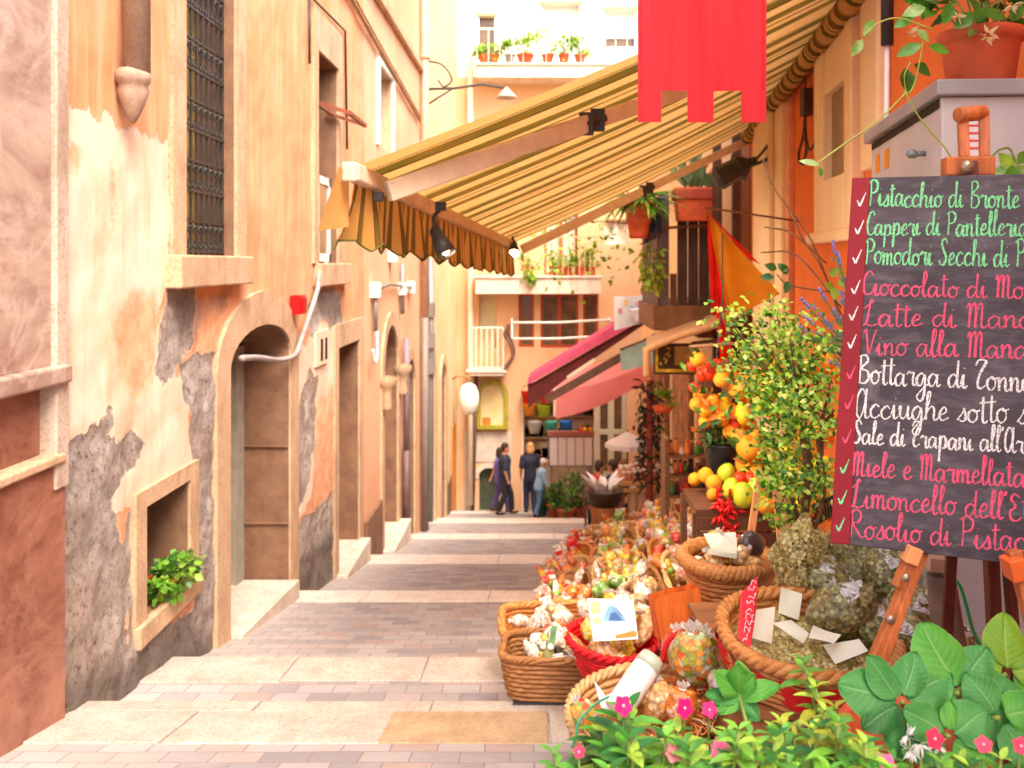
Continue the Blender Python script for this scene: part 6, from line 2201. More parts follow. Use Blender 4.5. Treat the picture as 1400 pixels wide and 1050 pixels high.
# big round basket in front
c = Vector((0.425, 3.22, ground(3.22)+0.115))
bt, T4 = basket('wicker_basket', 'big round honey wicker basket full of orange straw at the front of the stall', c, 0.30, 0.26, 0.23, W_PALE, 0.1, (0.14, -0.06), 2.1, 1.2, 9, rimr=0.016)
shelf_under(c, 0.2, 0.2)
mb = MB()
STRAW = [mat('orange_straw', '#F0903C', 0.6, 0.2, 30), mat('pale_straw', '#FBD8A0', 0.6, 0.15, 30), mat('rust_straw', '#D8682C', 0.6, 0.2, 30), mat('red_straw_thread', '#F03428', 0.5, 0.1)]
rr = random.Random(77)
for k in range(900):
    a, g = rr.uniform(0, 2*PI), math.sqrt(rr.random())*0.9
    p = T4 @ Vector((0.27*g*math.cos(a), 0.23*g*math.sin(a), 0.15+0.12*(1-g*g)*rr.random()+0.02*rr.random()+0.10*max(0, g*math.cos(a))))
    d = rvec()*0.035
    d.z *= 0.5
    mb.m = STRAW[3] if rr.random() < 0.03 else STRAW[rr.randrange(3)]
    mb.tube([p-d, p+Vector((rr.uniform(-1, 1), rr.uniform(-1, 1), rr.uniform(-0.2, 1)))*0.008, p+d], 0.0028, 4, smooth=False)
mb.build('straw_filling', bt)
o = T4 @ Vector((0.01, -0.02, 0.2))
t = thing('white_tube_pack', 'white cylindrical pack with a clear cap lying across the big round basket', 'food pack', o)
a, b = P(843, 972, 3.02), P(884, 912, 3.12)
mb = MB(PAPER_W)
mb.tube([a, a+(b-a)*0.98], 0.048, 18)
mb.build('tube', t, bevel=0.003)
mb = MB(mat('clear_cap', '#D8DCC4', 0.15, 0.1, 9, spec=0.8))
mb.tube([b, b+(b-a)*0.22], [0.05, 0.044], 18)
mb.build('cap', t)
o = P(830, 945, 3.15)
mb = MB(mat('grey_paper_cone', '#E0DCD8', 0.5, 0.08))
mb.add([P(812, 930, 3.2), P(828, 952, 3.12), P(850, 940, 3.16), P(840, 975, 3.05), P(822, 968, 3.08)], [(0, 1, 4), (1, 2, 3), (1, 3, 4)])
ob = mb.build('paper_wrap', origin=o)
sm = ob.modifiers.new('thick', 'SOLIDIFY')
sm.thickness = 0.003
tag(ob, 'crumpled grey white paper wrap at the left of the big round basket', 'paper')
mb = MB(mat('green_ribbon', '#2CA880', 0.5, 0.1))
mb.tube(catmull([P(838, 950, 3.05), P(815, 962, 3.0), P(792, 985, 2.95), P(788, 1005, 2.94), P(782, 1022, 2.94)], 5), 0.004, 5)
tag(mb.build('ribbon', origin=P(815, 962, 3.0)), 'thin green ribbon hanging over the rim of the big round basket', 'ribbon')
for k, (x, y, z, s, colr, lab) in enumerate(((805, 965, 3.05, 0.8, 'mixed coloured pasta', 'small bag of mixed pasta at the left of the big round basket'), (905, 955, 3.1, 1.1, 'tan pasta', 'tan pasta bag beside the white tube pack'),
          (955, 905, 3.2, 1.6, 'mixed coloured pasta', 'large cellophane gift bag of mixed pasta above the round basket'), (985, 930, 3.15, 1.2, 'pale cream pasta', 'pale pasta bag right of the large gift bag'), (930, 885, 3.4, 1.2, 'red sweets', 'red netted bag of sweets behind the large gift bag'),
          (930, 960, 3.05, 1.0, 'orange pasta', 'orange pasta bag below the large gift bag'))):
    put_bag('bag', colr, Matrix.Translation(P(x, y+25, z)) @ Matrix.Rotation(RND.uniform(-.5, .5), 4, 'Y'), lab, None, s)
o = P(960, 880, 3.3)
mb = MB(CLEAR)
for k in range(13):
    a = (k-6)*0.17
    mb.leaf(P(957, 872, 3.2), (math.sin(a), -0.25+0.2*math.sin(5*a), math.cos(a)), (math.sin(9*a), -1, 0.3), 0.07, 0.024, 0.8, -0.2)
tag(mb.build('cellophane_wrap', origin=o), 'clear crumpled cellophane fanning out of the large gift bag', 'wrapping')
mb = MB(RED_C)
o = P(935, 895, 3.3)
mb.tube(catmull([P(905, 905, 3.3), P(915, 875, 3.3), P(940, 862, 3.3), P(955, 880, 3.3), P(960, 905, 3.28)], 6), 0.009, 6)
mb.tube(catmull([P(955, 905, 3.3), P(975, 885, 3.3), P(1000, 890, 3.3), P(985, 905, 3.3)], 6), 0.012, 6)
mb.tube([P(955, 905, 3.3), P(960, 905, 3.28)], 0.011, 6)
tag(mb.build('ribbon', origin=o), 'red ribbon looped over the gift bags', 'ribbon')

# orange paper bags
OBAG = mat('orange_paper', '#F4782C', 0.65, 0.2, 6, 0.15, 40, stretch=(6, 6, 0.7))
for (x, y, z, w, h, lab, ry) in ((930, 868, 3.7, 0.20, 0.19, 'orange paper bag standing behind the gift bags', -0.15), (962, 845, 4.05, 0.13, 0.27, 'narrow taller orange paper bag before the deep wicker basket', 0.10)):
    o = P(x, y, z)
    t = thing('paper_bag', lab, 'bag', o)
    mb = MB(OBAG)
    R = Matrix.Rotation(ry, 3, 'Y') @ rz(0.25)
    def bp(x_, y_, z_): return o+R @ Vector((x_, y_, z_))
    for s in (-1, 1):
        mb.sheet(lambda u, v: bp((u-0.5)*w*(1+0.06*v), s*0.04*(1-0.3*v)+0.006*math.sin(9*u+4*v), v*h), 10, 8)
        mb.sheet(lambda u, v: bp(s*w/2*(1+0.06*v)-s*0.012*math.sin(PI*u), (u-0.5)*0.08*(1-0.3*v), v*h), 6, 8)
    mb.build('bag', t)
    mb = MB(mat('lilac_label', '#D8C8DC', 0.6, 0.1))
    mb.quad(bp(w*0.2, -0.046, h*0.25), bp(w*0.36, -0.046, h*0.3), bp(w*0.42, -0.042, h*0.7), bp(w*0.30, -0.042, h*0.68))
    mb.build('label_paper', t)
    shelf_under(o, 0.08, 0.05)

# deep wicker basket
c = Vector((0.86, 4.02, P(0, 842, 4.02).z))
bt, T7 = basket('wicker_basket', 'deep round honey wicker basket with a cream card and a dark packet', c, 0.195, 0.185, 0.27, W_HONEY, 0.2, (0.05, 0), 2.0, 1.55, 11, rimr=0.026)
shelf_under(c, 0.14, 0.14)
fill_tray(T7, 0.14, 0.13, 0.22, 8, ['tan pasta', 'yellow pasta', 'tan pasta'], 'the deep honey wicker basket', 'bags in the deep wicker basket', 0.9)
o = P(985, 757, 3.98)
t = thing('price_card', 'cream folded card standing in the deep wicker basket', 'card', o)
mb = MB(mat('pale_green_card', '#F0F2D8', 0.6, 0.08, 10))
mb.prism([P(962, 730, 4.0), P(1006, 728, 3.98), P(1008, 755, 3.9), P(972, 750, 3.92)], (0, 0.006, 0))
mb.prism([P(970, 752, 3.905), P(1008, 757, 3.88), P(1007, 764, 3.88), P(970, 758, 3.9)], (0, 0.02, 0))
mb.build('card', t)
mb = MB(mat('dark_packet', '#5A3A38', 0.3, 0.3, 40, 0.4, 50, coat=0.8))
o = P(1027, 745, 3.95)
mb.ball(o, (0.062, 0.035, 0.058), 14, 10, 0.25, 5)
tag(mb.build('dark_packet', origin=o), 'dark brown shiny packet leaning in the deep wicker basket', 'food pack')

# herb basket with cards
c = Vector((0.905, 2.98, P(0, 924, 2.98).z))
bt, T5 = basket('wicker_basket', 'wide honey wicker basket of dried herbs with cream cards and a red lining', c, 0.285, 0.25, 0.16, W_HONEY, -0.1, (0.15, 0.05), 2.2, 1.2, 7, rimr=0.019)
shelf_under(c, 0.22, 0.2)
mb = MB(RED_C)
mb.T = T5
mb.sheet(lambda u, v: Vector((0.30*math.cos(u*2*PI)*(1-0.10*v)+0.008*math.sin(u*60), 0.265*math.sin(u*2*PI)*(1-0.1*v)+0.008*math.cos(u*66), 0.125-0.09*v+0.008*math.sin(u*50))), 120, 5)
mb.build('red_lining', bt)
mb = MB(HERB)
mb.T = T5
mb.sheet(lambda u, v: Vector(((u-0.5)*0.5, (v-0.5)*0.42, 0.115+0.035*noise.noise(Vector((u*7, v*7, 2)))-0.16*max(0, ((u-0.5)**2+(v-0.5)**2)-0.16))), 26, 26)
mb.build('dried_herbs', bt)
cards = [((1030, 835), (1060, 830), (1055, 880), (1028, 872), 'cream card standing nearest the red tag in the herb basket'), ((1068, 803), (1097, 812), (1092, 848), (1064, 838), 'upright cream card at the back of the herb basket'),
         ((1056, 852), (1082, 848), (1106, 866), (1098, 880), 'cream card lying in the middle of the herb basket'), ((1112, 855), (1150, 868), (1140, 880), (1106, 872), 'cream card half buried right of the middle of the herb basket'),
         ((1125, 882), (1175, 874), (1187, 890), (1142, 908), 'large cream card lying at the right edge of the herb basket')]
for k, (a, b, c_, d_, lab) in enumerate(cards):
    z = 2.92 if k in (0, 2) else (3.1 if k == 1 else 2.85)
    q = [P(*a, z+0.03), P(*b, z+0.03), P(*c_, z), P(*d_, z)]
    mb = MB(PAPER)
    e1, e2 = q[1]-q[0], q[3]-q[0]
    n_ = e1.cross(e2).normalized()*0.008
    for th in (0, 0.0025):
        mb.sheet(lambda u, v: (q[0]*(1-u)+q[1]*u)*(1-v)+(q[3]*(1-u)+q[2]*u)*v+n_*math.sin(PI*u)*math.cos(2*v)+Vector((0, th, 0)), 8, 8)
    tag(mb.build('herb_card', origin=q[3]), lab, 'card', 'cards in the herb basket')
o = P(1018, 880, 2.86)
t = thing('red_tag', 'red price tag covered in white handwriting at the edge of the herb basket', 'tag', o)
q = [P(1013, 812, 2.9), P(1036, 788, 2.9), P(1033, 840, 2.86), P(1026, 886, 2.82), P(1008, 872, 2.84)]
mb = MB(mat('red_tag', '#F4142C', 0.5, 0.08, k=0.8))
mb.prism(q, (0, 0.004, 0))
mb.build('tag', t)
mb = MB(PAPER_W)
rr = random.Random(12)
for k in range(9):
    x, y = 1013+k*1.5+rr.uniform(-1, 1), 874-k*9.5
    pts = [P(x+1+rr.uniform(-1, 1), y+rr.uniform(-2, 2), 2.818+0.0085*k)]
    for j in range(rr.randrange(3, 7)):
        pts.append(P(min(1033, x+2+j*2.4+rr.uniform(-1.5, 1.5)), y-4+rr.uniform(-5, 5), 2.818+0.0085*k))
    mb.tube(catmull([p+Vector((0, -0.006, 0)) for p in pts], 4), 0.0013, 4)
mb.build('scribble', t)

# bags of dried oregano
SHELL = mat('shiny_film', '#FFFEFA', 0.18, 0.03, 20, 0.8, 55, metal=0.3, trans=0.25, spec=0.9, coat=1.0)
OREG = goods_mat('bagged_oregano', ['#3E4414', '#6C7030', '#96964C', '#C8C488'], 75, 1.0, glint=0.12)
herbs = [(1152, 832, 3.0, 0.125, 0.088, -0.45, 'plump oregano bag lying in the middle of the herb pile'), (1128, 795, 3.25, 0.10, 0.08, 0.2, 'oregano bag leaning at the left of the herb pile'),
         (1215, 795, 3.2, 0.085, 0.12, -0.35, 'shiny upright oregano bag just left of the easel leg'), 
         (1196, 858, 3.0, 0.10, 0.085, 0.4, 'oregano bag low behind the easel leg'), (1255, 838, 3.05, 0.12, 0.10, 0.3, 'fat oregano bag right of the easel leg'),
         (1318, 822, 3.2, 0.10, 0.10, 0.0, 'oregano bag at the right end of the herb pile'), (1160, 752, 3.5, 0.11, 0.09, 0.2, 'oregano bag on top at the back of the herb pile'),
         (1230, 758, 3.5, 0.12, 0.10, 0.1, 'oregano bag tucked under the lower edge of the chalkboard'), (1290, 875, 3.05, 0.12, 0.08, 0.2, 'oregano bag in the shade behind the big leaves'),
         (1178, 790, 3.38, 0.10, 0.095, 0.3, 'oregano bag behind the shiny upright one'), (1232, 868, 2.98, 0.11, 0.08, 0.2, 'oregano bag lowest behind the easel leg')]
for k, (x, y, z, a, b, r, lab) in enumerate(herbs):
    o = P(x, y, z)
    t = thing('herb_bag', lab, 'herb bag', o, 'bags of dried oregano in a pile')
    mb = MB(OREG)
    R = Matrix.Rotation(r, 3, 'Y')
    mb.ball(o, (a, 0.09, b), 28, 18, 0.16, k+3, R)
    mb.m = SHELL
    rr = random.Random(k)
    for j in range(4):  # pale raised cellophane patches that stand in for highlights on the bag
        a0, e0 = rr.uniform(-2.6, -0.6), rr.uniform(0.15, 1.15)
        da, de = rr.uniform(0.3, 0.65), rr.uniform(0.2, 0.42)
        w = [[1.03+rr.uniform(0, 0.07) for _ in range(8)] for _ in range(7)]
        def glint(p_, q_):
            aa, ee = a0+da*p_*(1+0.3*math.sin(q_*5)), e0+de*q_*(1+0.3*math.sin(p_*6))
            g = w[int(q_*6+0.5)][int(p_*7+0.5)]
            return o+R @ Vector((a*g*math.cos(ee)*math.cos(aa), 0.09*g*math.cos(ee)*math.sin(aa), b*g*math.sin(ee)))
        mb.sheet(glint, 7, 6, False)
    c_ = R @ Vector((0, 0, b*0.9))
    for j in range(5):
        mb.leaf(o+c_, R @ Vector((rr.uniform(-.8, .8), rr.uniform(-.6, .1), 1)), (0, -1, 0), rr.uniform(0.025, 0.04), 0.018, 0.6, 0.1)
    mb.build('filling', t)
o = P(1098, 800, 3.3)
t = thing('herb_bunch', 'tall hanging bunch of dried oregano beside the bush', 'herb bunch', o)
mb = MB(HERB)
mb.ball(P(1096, 772, 3.3), (0.10, 0.09, 0.16), 22, 18, 0.5, 21)
mb.build('filling', t)
mb = MB()
rr = random.Random(61)
for k in range(340):
    p = P(1096, 772, 3.3)+Vector((rr.gauss(0, 0.06), rr.gauss(-0.06, 0.03), rr.gauss(0, 0.09)))
    mb.m = rr.choice([mat('dry_leaf_olive', '#94883C', 0.7, 0.25), mat('dry_leaf_brown', '#7A6434', 0.7, 0.25), mat('dry_leaf_pale', '#C0B46C', 0.7, 0.2)])
    mb.leaf(p, rvec(), rvec(), 0.025, 0.012)
mb.build('dry_leaves', t)
SHELVES.append((Vector((1.15, 3.3, P(0, 872, 3.2).z)), 0.52, 0.32, 0.05))

# ---------------------------------------------------------------- rows of display trays down the street
XL = [(5.0, -0.02), (5.6, 0.0), (6.6, 0.03), (7.7, 0.08), (8.9, 0.18), (10.2, 0.33), (11.7, 0.52), (13, 0.66)]
def xl(z):
    for (a, p), (b, q) in zip(XL[:-1], XL[1:]):
        if a <= z <= b: return p+(q-p)*(z-a)/(b-a)
    return XL[-1][1]
ROWN = {5.75: 'of the nearest row', 6.75: 'of the second nearest row', 7.85: 'of the third row', 9.1: 'of the fourth row', 10.5: 'of the fifth row', 12.0: 'of the farthest row'}
LEV = [(0.2, 0.10, 'street side'), (0.64, 0.25, 'second level'), (1.08, 0.42, 'third level'), (1.52, 0.62, 'wall side')]
PAL = [['red sweets', 'orange pasta', 'pinkish spice', 'white nougat'], ['tan pasta', 'mixed coloured pasta', 'red sweets', 'white nougat', 'orange pasta'], ['yellow pasta', 'olive herbs', 'green sweets', 'white nougat', 'tan pasta'],
       ['red sweets', 'white nougat', 'pale cream pasta', 'orange pasta'], ['yellow pasta', 'pinkish spice', 'red sweets', 'white nougat'], ['mixed coloured pasta', 'yellow pasta', 'white nougat', 'orange pasta']]
k = 0
for zi, z in enumerate(ROWN):
    for u, hh, lev in LEV:
        if lev == 'wall side' and z > 11: continue
        c = Vector((xl(z)+u, z, ground(z)+hh))
        where = f'the {lev} tray {ROWN[z]}'
        wm = (W_HONEY, W_BROWN, W_PALE)[k % 3]
        bt, T = basket('display_tray', f'shallow wicker display tray, the {lev} one {ROWN[z]} of trays', c, 0.215, 0.40, 0.11, wm, RND.uniform(-.06, .06), (0.12, -0.26), 4, 1.12, 5, group='wicker display trays', rimr=0.016, cat='tray')
        shelf_under(c, 0.19, 0.36)
        pal = PAL[(k*2+zi) % 6] if lev != 'wall side' else ['brown spice', 'tan pasta', 'red sweets', 'pinkish spice', 'white nougat']
        fill_tray(T, 0.20, 0.37, 0.10, 18 if z < 8 else 13, pal, where, f'packs in {where}', 0.92 if z < 8 else 1.1)
        k += 1
t = thing('display_stand', 'stepped wooden display stand carrying the baskets of the stall', 'stand', Vector((0.6, 6, ground(6))))
PLANK = mat('stand_wood', '#A86C40', 0.8, 0.25, 5, 0.2, 40, stretch=(1, 5, 5))
for c, a, b, rot in SHELVES:
    mb = MB(PLANK)
    g0 = ground(c.y)-0.1
    R = rz(rot)
    top = c.z-0.035
    mb.box((c.x, c.y, top), (2*a, 2*b, 0.022), R)
    nrow = max(1, int((top-g0)/0.16))
    for j in range(nrow):
        z = top-0.05-j*0.16
        mb.box(Vector((c.x, c.y, z-0.045))+R @ Vector((0, -b+0.008, 0)), (2*a-0.02, 0.014, 0.11), R)
        mb.box(Vector((c.x, c.y, z-0.045))+R @ Vector((-a+0.008, 0, 0)), (0.014, 2*b-0.03, 0.11), R)
    for sx in (-1, 1):
        for sy in (-1, 1):
            mb.b2(c.x+sx*(a-0.03)-0.018, c.x+sx*(a-0.03)+0.018, c.y+sy*(b-0.035)-0.018, c.y+sy*(b-0.035)+0.018, g0, top-0.012)
    mb.build('shelf', t)
# small things among the trays
o = P(986, 700, 5.3)
t = thing('chilli_bunch', 'bright red bunch of chillies hanging by the wooden stakes', 'chilli bunch', o)
mb = MB(mat('red_chilli', '#F01410', 0.35, 0.15, 12, k=0.75))
rr = random.Random(3)
for k in range(46):
    p = P(986+rr.gauss(0, 6)+max(0, k-24)*0.8, 690+rr.gauss(0, 11)+max(0, k-24)*1.3, 5.3)
    d = Vector((rr.uniform(-1, 1), rr.uniform(-1, 0.3), rr.uniform(-1.4, 0.2))).normalized()
    mb.tube([p, p+d*0.03, p+d*0.06+Vector((0, 0, -0.008))], [0.010, 0.011, 0.003], 6)
mb.build('chillies', t)
for x0, y0, x1, y1, z, lab in ((1040, 640, 1028, 722, 4.9, 'pale wooden stake leaning before the lemons'), (1064, 650, 1070, 716, 4.4, 'wider pale wooden stake under the bush')):
    mb = MB(EASEL_L)
    a, b = P(x0, y0, z), P(x1, y1, z-0.05)
    b = b+(b-a)*1.2
    mb.beam(a, b, 0.07 if 'wider' in lab else 0.04, 0.015, up=(0, 1, 0))
    tag(mb.build('wooden_stake', origin=b, bevel=0.003), lab, 'stake')
mb = MB(mat('wire_basket', '#3A2E20', 0.5, 0.2))
o = P(1122, 700, 3.6)
for k in range(8):
    mb.tube([P(1112+k*3.6, 690-k*1.6, 3.6), P(1117+k*3.3, 716-k*2, 3.58)], 0.005, 5)
mb.tube([P(1110, 693, 3.6), P(1142, 678, 3.6)], 0.009, 6)
mb.tube([P(1116, 716, 3.58), P(1142, 702, 3.58)], 0.006, 6)
tag(mb.build('wire_rack', origin=o), 'small black wire rack partly behind the chalkboard edge', 'rack')

# ---------------------------------------------------------------- citrus fruits, bush, foreground plants
FR = {'o': mat('orange_fruit', '#FFA41C', 0.7, 0.15, 8, 0.12, 90), 'y': mat('lemon_fruit', '#FFD020', 0.7, 0.12, 8, 0.12, 90), 'r': mat('red_fruit', '#F44018', 0.45, 0.15, 8, 0.1, 90), 'g': mat('lime_fruit', '#C8CC2C', 0.5, 0.15, 8, 0.12, 90)}
FN = {'o': 'orange', 'y': 'lemon', 'r': 'red', 'g': 'lime green'}
def fruit_shape(mb, c, r, col, k):
    mb.m = FR[col]
    ax = Vector((RND.uniform(-.5, .5), RND.uniform(-.3, .3), 1)).normalized().to_track_quat('Z', 'Y').to_matrix()
    mb.ball(c, (r, r, r*(1.28 if col in 'yg' else 1.02)), 14, 10, 0.10, k, ax)
G_ = [('citrus_garland', 'garland of oranges and red fruit hanging at the left before the dark pot', 958, 470, 5.9, [(954, 491, 10, 'o'), (971, 508, 12, 'r'), (961, 512, 9, 'r'), (986, 519, 10, 'o'), (980, 500, 9, 'r'), (952, 553, 9, 'o'), (957, 540, 9, 'o'), (949, 530, 7, 'r'), (965, 562, 9, 'o'), (975, 548, 9, 'o'), (963, 577, 8, 'o'), (946, 500, 7, 'r')]),
      ('citrus_garland', 'garland of oranges and yellow lemons hanging right of the dark pot', 1012, 480, 5.9, [(1010, 532, 13, 'o'), (1018, 512, 10, 'o'), (988, 551, 10, 'y'), (986, 571, 11, 'o'), (1016, 566, 11, 'y'), (1023, 580, 11, 'o'), (1006, 579, 10, 'r'), (1000, 560, 9, 'o'), (1010, 598, 13, 'o'), (1000, 590, 11, 'o'), (1025, 545, 11, 'o'), (1030, 520, 11, 'o'), (1000, 515, 10, 'o')]),
      ('citrus_garland', 'garland of big oranges hanging low behind the bush', 1026, 560, 5.7, [(1025, 613, 17, 'o'), (1020, 636, 14, 'o'), (1038, 625, 14, 'o'), (1034, 600, 12, 'o'), (1030, 645, 12, 'o')]),
      ('citrus_garland', 'garland of oranges showing through the top of the bush', 1060, 440, 5.5, [(1061, 480, 10, 'o'), (1063, 502, 13, 'o'), (1050, 500, 11, 'o'), (1075, 515, 12, 'o'), (1044, 547, 12, 'y'), (1058, 535, 12, 'o'), (1080, 490, 11, 'o'), (1095, 510, 12, 'o'), (1110, 500, 12, 'o'), (1130, 495, 12, 'o'), (1042, 520, 12, 'o'), (1055, 560, 11, 'o'), (1140, 515, 11, 'o')]),
      ('citrus_garland', 'garland of yellow lemons showing through the lower right of the bush', 1105, 560, 5.3, [(1106, 603, 13, 'y'), (1119, 594, 13, 'o'), (1128, 600, 12, 'o'), (1091, 650, 15, 'y'), (1125, 640, 13, 'y'), (1110, 668, 13, 'y'), (1085, 675, 13, 'o'), (1133, 690, 13, 'y'), (1100, 690, 13, 'y'), (1138, 575, 12, 'o'), (1120, 700, 12, 'y'), (1075, 625, 12, 'y')])]
for nm, lab, x, y, z, fl_ in G_:
    o = P(x, y, z)
    t = thing(nm, lab, 'garland', o, 'citrus garlands')
    k = 0
    for fx, fy, r, col in fl_:
        mb = MB()
        c = P(fx, fy, z+RND.uniform(-0.12, 0.12))
        r *= 1.06
        fruit_shape(mb, c, r*z/FPX, col, k)
        mb.m = STEM
        mb.tube([c+Vector((0, 0, r*z/FPX)), c+Vector((0.004, 0, r*z/FPX+0.02))], 0.004, 5)
        mb.build('fruit', t)
        k += 1
    mb = MB(STEM)
    xs = [f[0] for f in fl_]
    mb.tube(catmull([Vector((o.x, o.y, P(0, 470, 5.9).z)), o+Vector((0.005, 0, -0.03)), P(sum(xs)/len(xs), fl_[-1][1], z)], 5), 0.006, 5)
    mb.build('cord', t)
    mb = MB()
    for j in range(26):
        f = RND.choice(fl_)
        mb.m = RND.choice([LEAF_D, LEAF_G, mat('autumn_leaf', '#F08430', 0.6, 0.2, 9, trans=0.3)])
        mb.leaf(P(f[0]+RND.gauss(0, 9), f[1]+RND.gauss(0, 9), z-0.1), rvec(), (0, -1, 0.2), 0.08, 0.035, 0.3, 0.3)
    mb.build('leaves', t)
mb = MB(WOODB)
a = P(942, 474, 5.9)
hr_ = P(0, 470, 5.9).z
mb.tube([a, Vector((1.3, 5.9, hr_)), Vector((RX(5.9), 5.9, hr_+0.03))], 0.012, 6)
mb.tube([(1.6, 5.9, hr_), (1.6, 5.2, hr_)], 0.010, 6)
tag(mb.build('hanging_rail', origin=a), 'wooden rail on the orange wall from which the citrus garlands hang', 'rail')
loose = [(965, 650, 11, 'o', 5.6, 'lower'), (976, 660, 11, 'o', 5.55, ''), (975, 676, 9, 'o', 5.5, ''), (993, 648, 12, 'g', 5.7, ''), (1016, 677, 14, 'g', 5.3, ''), (1034, 668, 12, 'g', 5.4, ''), (1047, 690, 13, 'o', 5.2, ''), (1012, 655, 10, 'r', 5.6, ''), (1026, 655, 10, 'r', 5.6, ''), (950, 655, 9, 'o', 5.7, ''), (1090, 654, 14, 'y', 4.9, ''), (1000, 668, 12, 'g', 5.4, '')]
labs = ['orange at the left of the loose fruit heap below the dark pot', 'orange second from the left in the loose fruit heap', 'small orange low in the loose fruit heap over the chillies', 'olive green lime at the back of the loose fruit heap', 'big lime green fruit in front of the loose fruit heap', 'lime green fruit beside the pale wooden stake', 'orange right of the pale wooden stake', 'red fruit at the back of the loose heap', 'second red fruit at the back of the loose heap by the stake', 'small orange at the far left end of the loose fruit heap', 'yellow lemon seen low through the bush', 'lime between the oranges and the big lime']
for k, ((x, y, r, col, z, _), lab) in enumerate(zip(loose, labs)):
    mb = MB()
    c = P(x, y, z)
    fruit_shape(mb, c, r*z/FPX, col, 50+k)
    mb.m = LEAF_D
    mb.ball(c+Vector((0, 0, r*z/FPX*(1.2 if col in 'yg' else 1.0))), 0.008, 6, 4)
    tag(mb.build('citrus_fruit', origin=c), lab, 'fruit', 'loose citrus fruit')
t = thing('fruit_crate', 'dark crate holding the loose citrus fruit behind the chillies', 'crate', P(1010, 700, 5.5))
mb = MB(mat('dark_crate', '#6A4028', 0.8, 0.25, 6))
q = P(1010, 690, 5.5)
mb.box(q+Vector((0.05, 0.05, 0)), (0.7, 0.5, 0.05))
for k in range(3): mb.box(q+Vector((0.05, -0.2, -0.06-0.09*k)), (0.7, 0.02, 0.075))
for sx in (-0.3, 0.4): mb.b2(q.x+sx-0.02, q.x+sx+0.02, q.y-0.19, q.y-0.15, ground(5.5)-0.1, q.z)
for sx in (-0.3, 0.4): mb.b2(q.x+sx-0.02, q.x+sx+0.02, q.y+0.25, q.y+0.29, ground(5.5)-0.2, q.z)
mb.build('slats', t)
o = P(988, 648, 6.0)
t = thing('hanging_pot', 'black pot with a dark green plant hanging among the citrus', 'plant', o)
mb = MB(mat('black_pot', '#2A2A2E', 0.5, 0.15))
mb.lathe([(0, 0), (0.085, 0), (0.115, 0.2), (0.12, 0.21), (0.11, 0.21), (0, 0.19)], o, 20)
mb.m = IRON
mb.tube([o+Vector((0.11, 0, 0.2)), o+Vector((0.0, 0, 1.2)), (o.x, o.y, 0.2)], 0.005, 4)
mb.tube([o+Vector((-0.11, 0, 0.2)), o+Vector((0.0, 0, 1.2))], 0.005, 4)
mb.build('pot', t)
foliage('foliage', t, o+Vector((0, 0, 0.27)), (0.15, 0.12, 0.10), 260, 0.05, [mat('deep_leaf', '#4C5820', 0.55, 0.35, 9, trans=0.1), LEAF_D], 15, base=o+Vector((0, 0, 0.18)))

# the bush before the citrus
ob_ = P(1092, 770, 3.5)
t = thing('leafy_bush', 'small bush with tiny bright green leaves and twisting brown branches left of the chalkboard', 'bush', ob_)
tips = [(990, 430), (1010, 470), (1030, 440), (1060, 422), (1078, 452), (1050, 482), (1092, 480), (1110, 505), (1130, 470), (1060, 522), (1085, 545), (1112, 540), (1135, 525), (1062, 572), (1045, 604), (1075, 592), (1060, 632), (1078, 662), (1092, 690), (1112, 655), (1003, 500), (1022, 528), (1120, 580), (1040, 562), (1066, 706), (1130, 655), (1035, 505), (1100, 440), (1050, 655), (1088, 620)]
mb = MB(STEM)
rr = random.Random(21)
forks = [P(1108, 640, 3.5), P(1092, 560, 3.5), P(1125, 570, 3.52), P(1080, 650, 3.45)]
base = Vector((ob_.x, ob_.y, P(0, 850, 3.5).z))
mb.tube(catmull([base, P(1098, 720, 3.5), forks[0], forks[1]], 6), [0.022-0.0006*i for i in range(19)], 8)
mb.tube(catmull([P(1102, 690, 3.5), P(1120, 630, 3.53), forks[2]], 6), [0.015-0.0004*i for i in range(13)], 7)
mb.tube(catmull([P(1098, 720, 3.5), P(1085, 690, 3.46), forks[3]], 6), [0.012-0.0003*i for i in range(13)], 7)
tp = []
for x, y in tips:
    z = 3.45+rr.uniform(-0.18, 0.18)
    p = P(x, y, z)
    f = min(forks, key=lambda q: (q-p).length+max(0, p.z*-0.2))
    mid = (f+p)/2+rvec()*0.05
    mb.tube(catmull([f, mid, p], 5), [0.008-0.0006*i for i in range(11)], 5)
    tp.append((p, f))
mb.tube(catmull([P(1138, 565, 3.4), P(1110, 560, 3.4), P(1096, 600, 3.4), P(1105, 650, 3.4), P(1095, 690, 3.42)], 6), 0.009, 6)
mb.tube(catmull([P(1140, 560, 3.42), P(1118, 600, 3.42), P(1128, 650, 3.42), P(1122, 700, 3.42), P(1105, 745, 3.42)], 6), 0.007, 6)
mb.build('branches', t)
BUSH = [mat('bush_leaf_light', '#E6FC74', 0.35, 0.15, 30, trans=0.35, spec=0.6, k=0.97), mat('bush_leaf_mid', '#A8DC3C', 0.35, 0.2, 30, trans=0.3, spec=0.6, k=0.95), mat('bush_leaf_dark', '#4C8C26', 0.4, 0.3, 30, trans=0.25, spec=0.5)]
mb = MB()
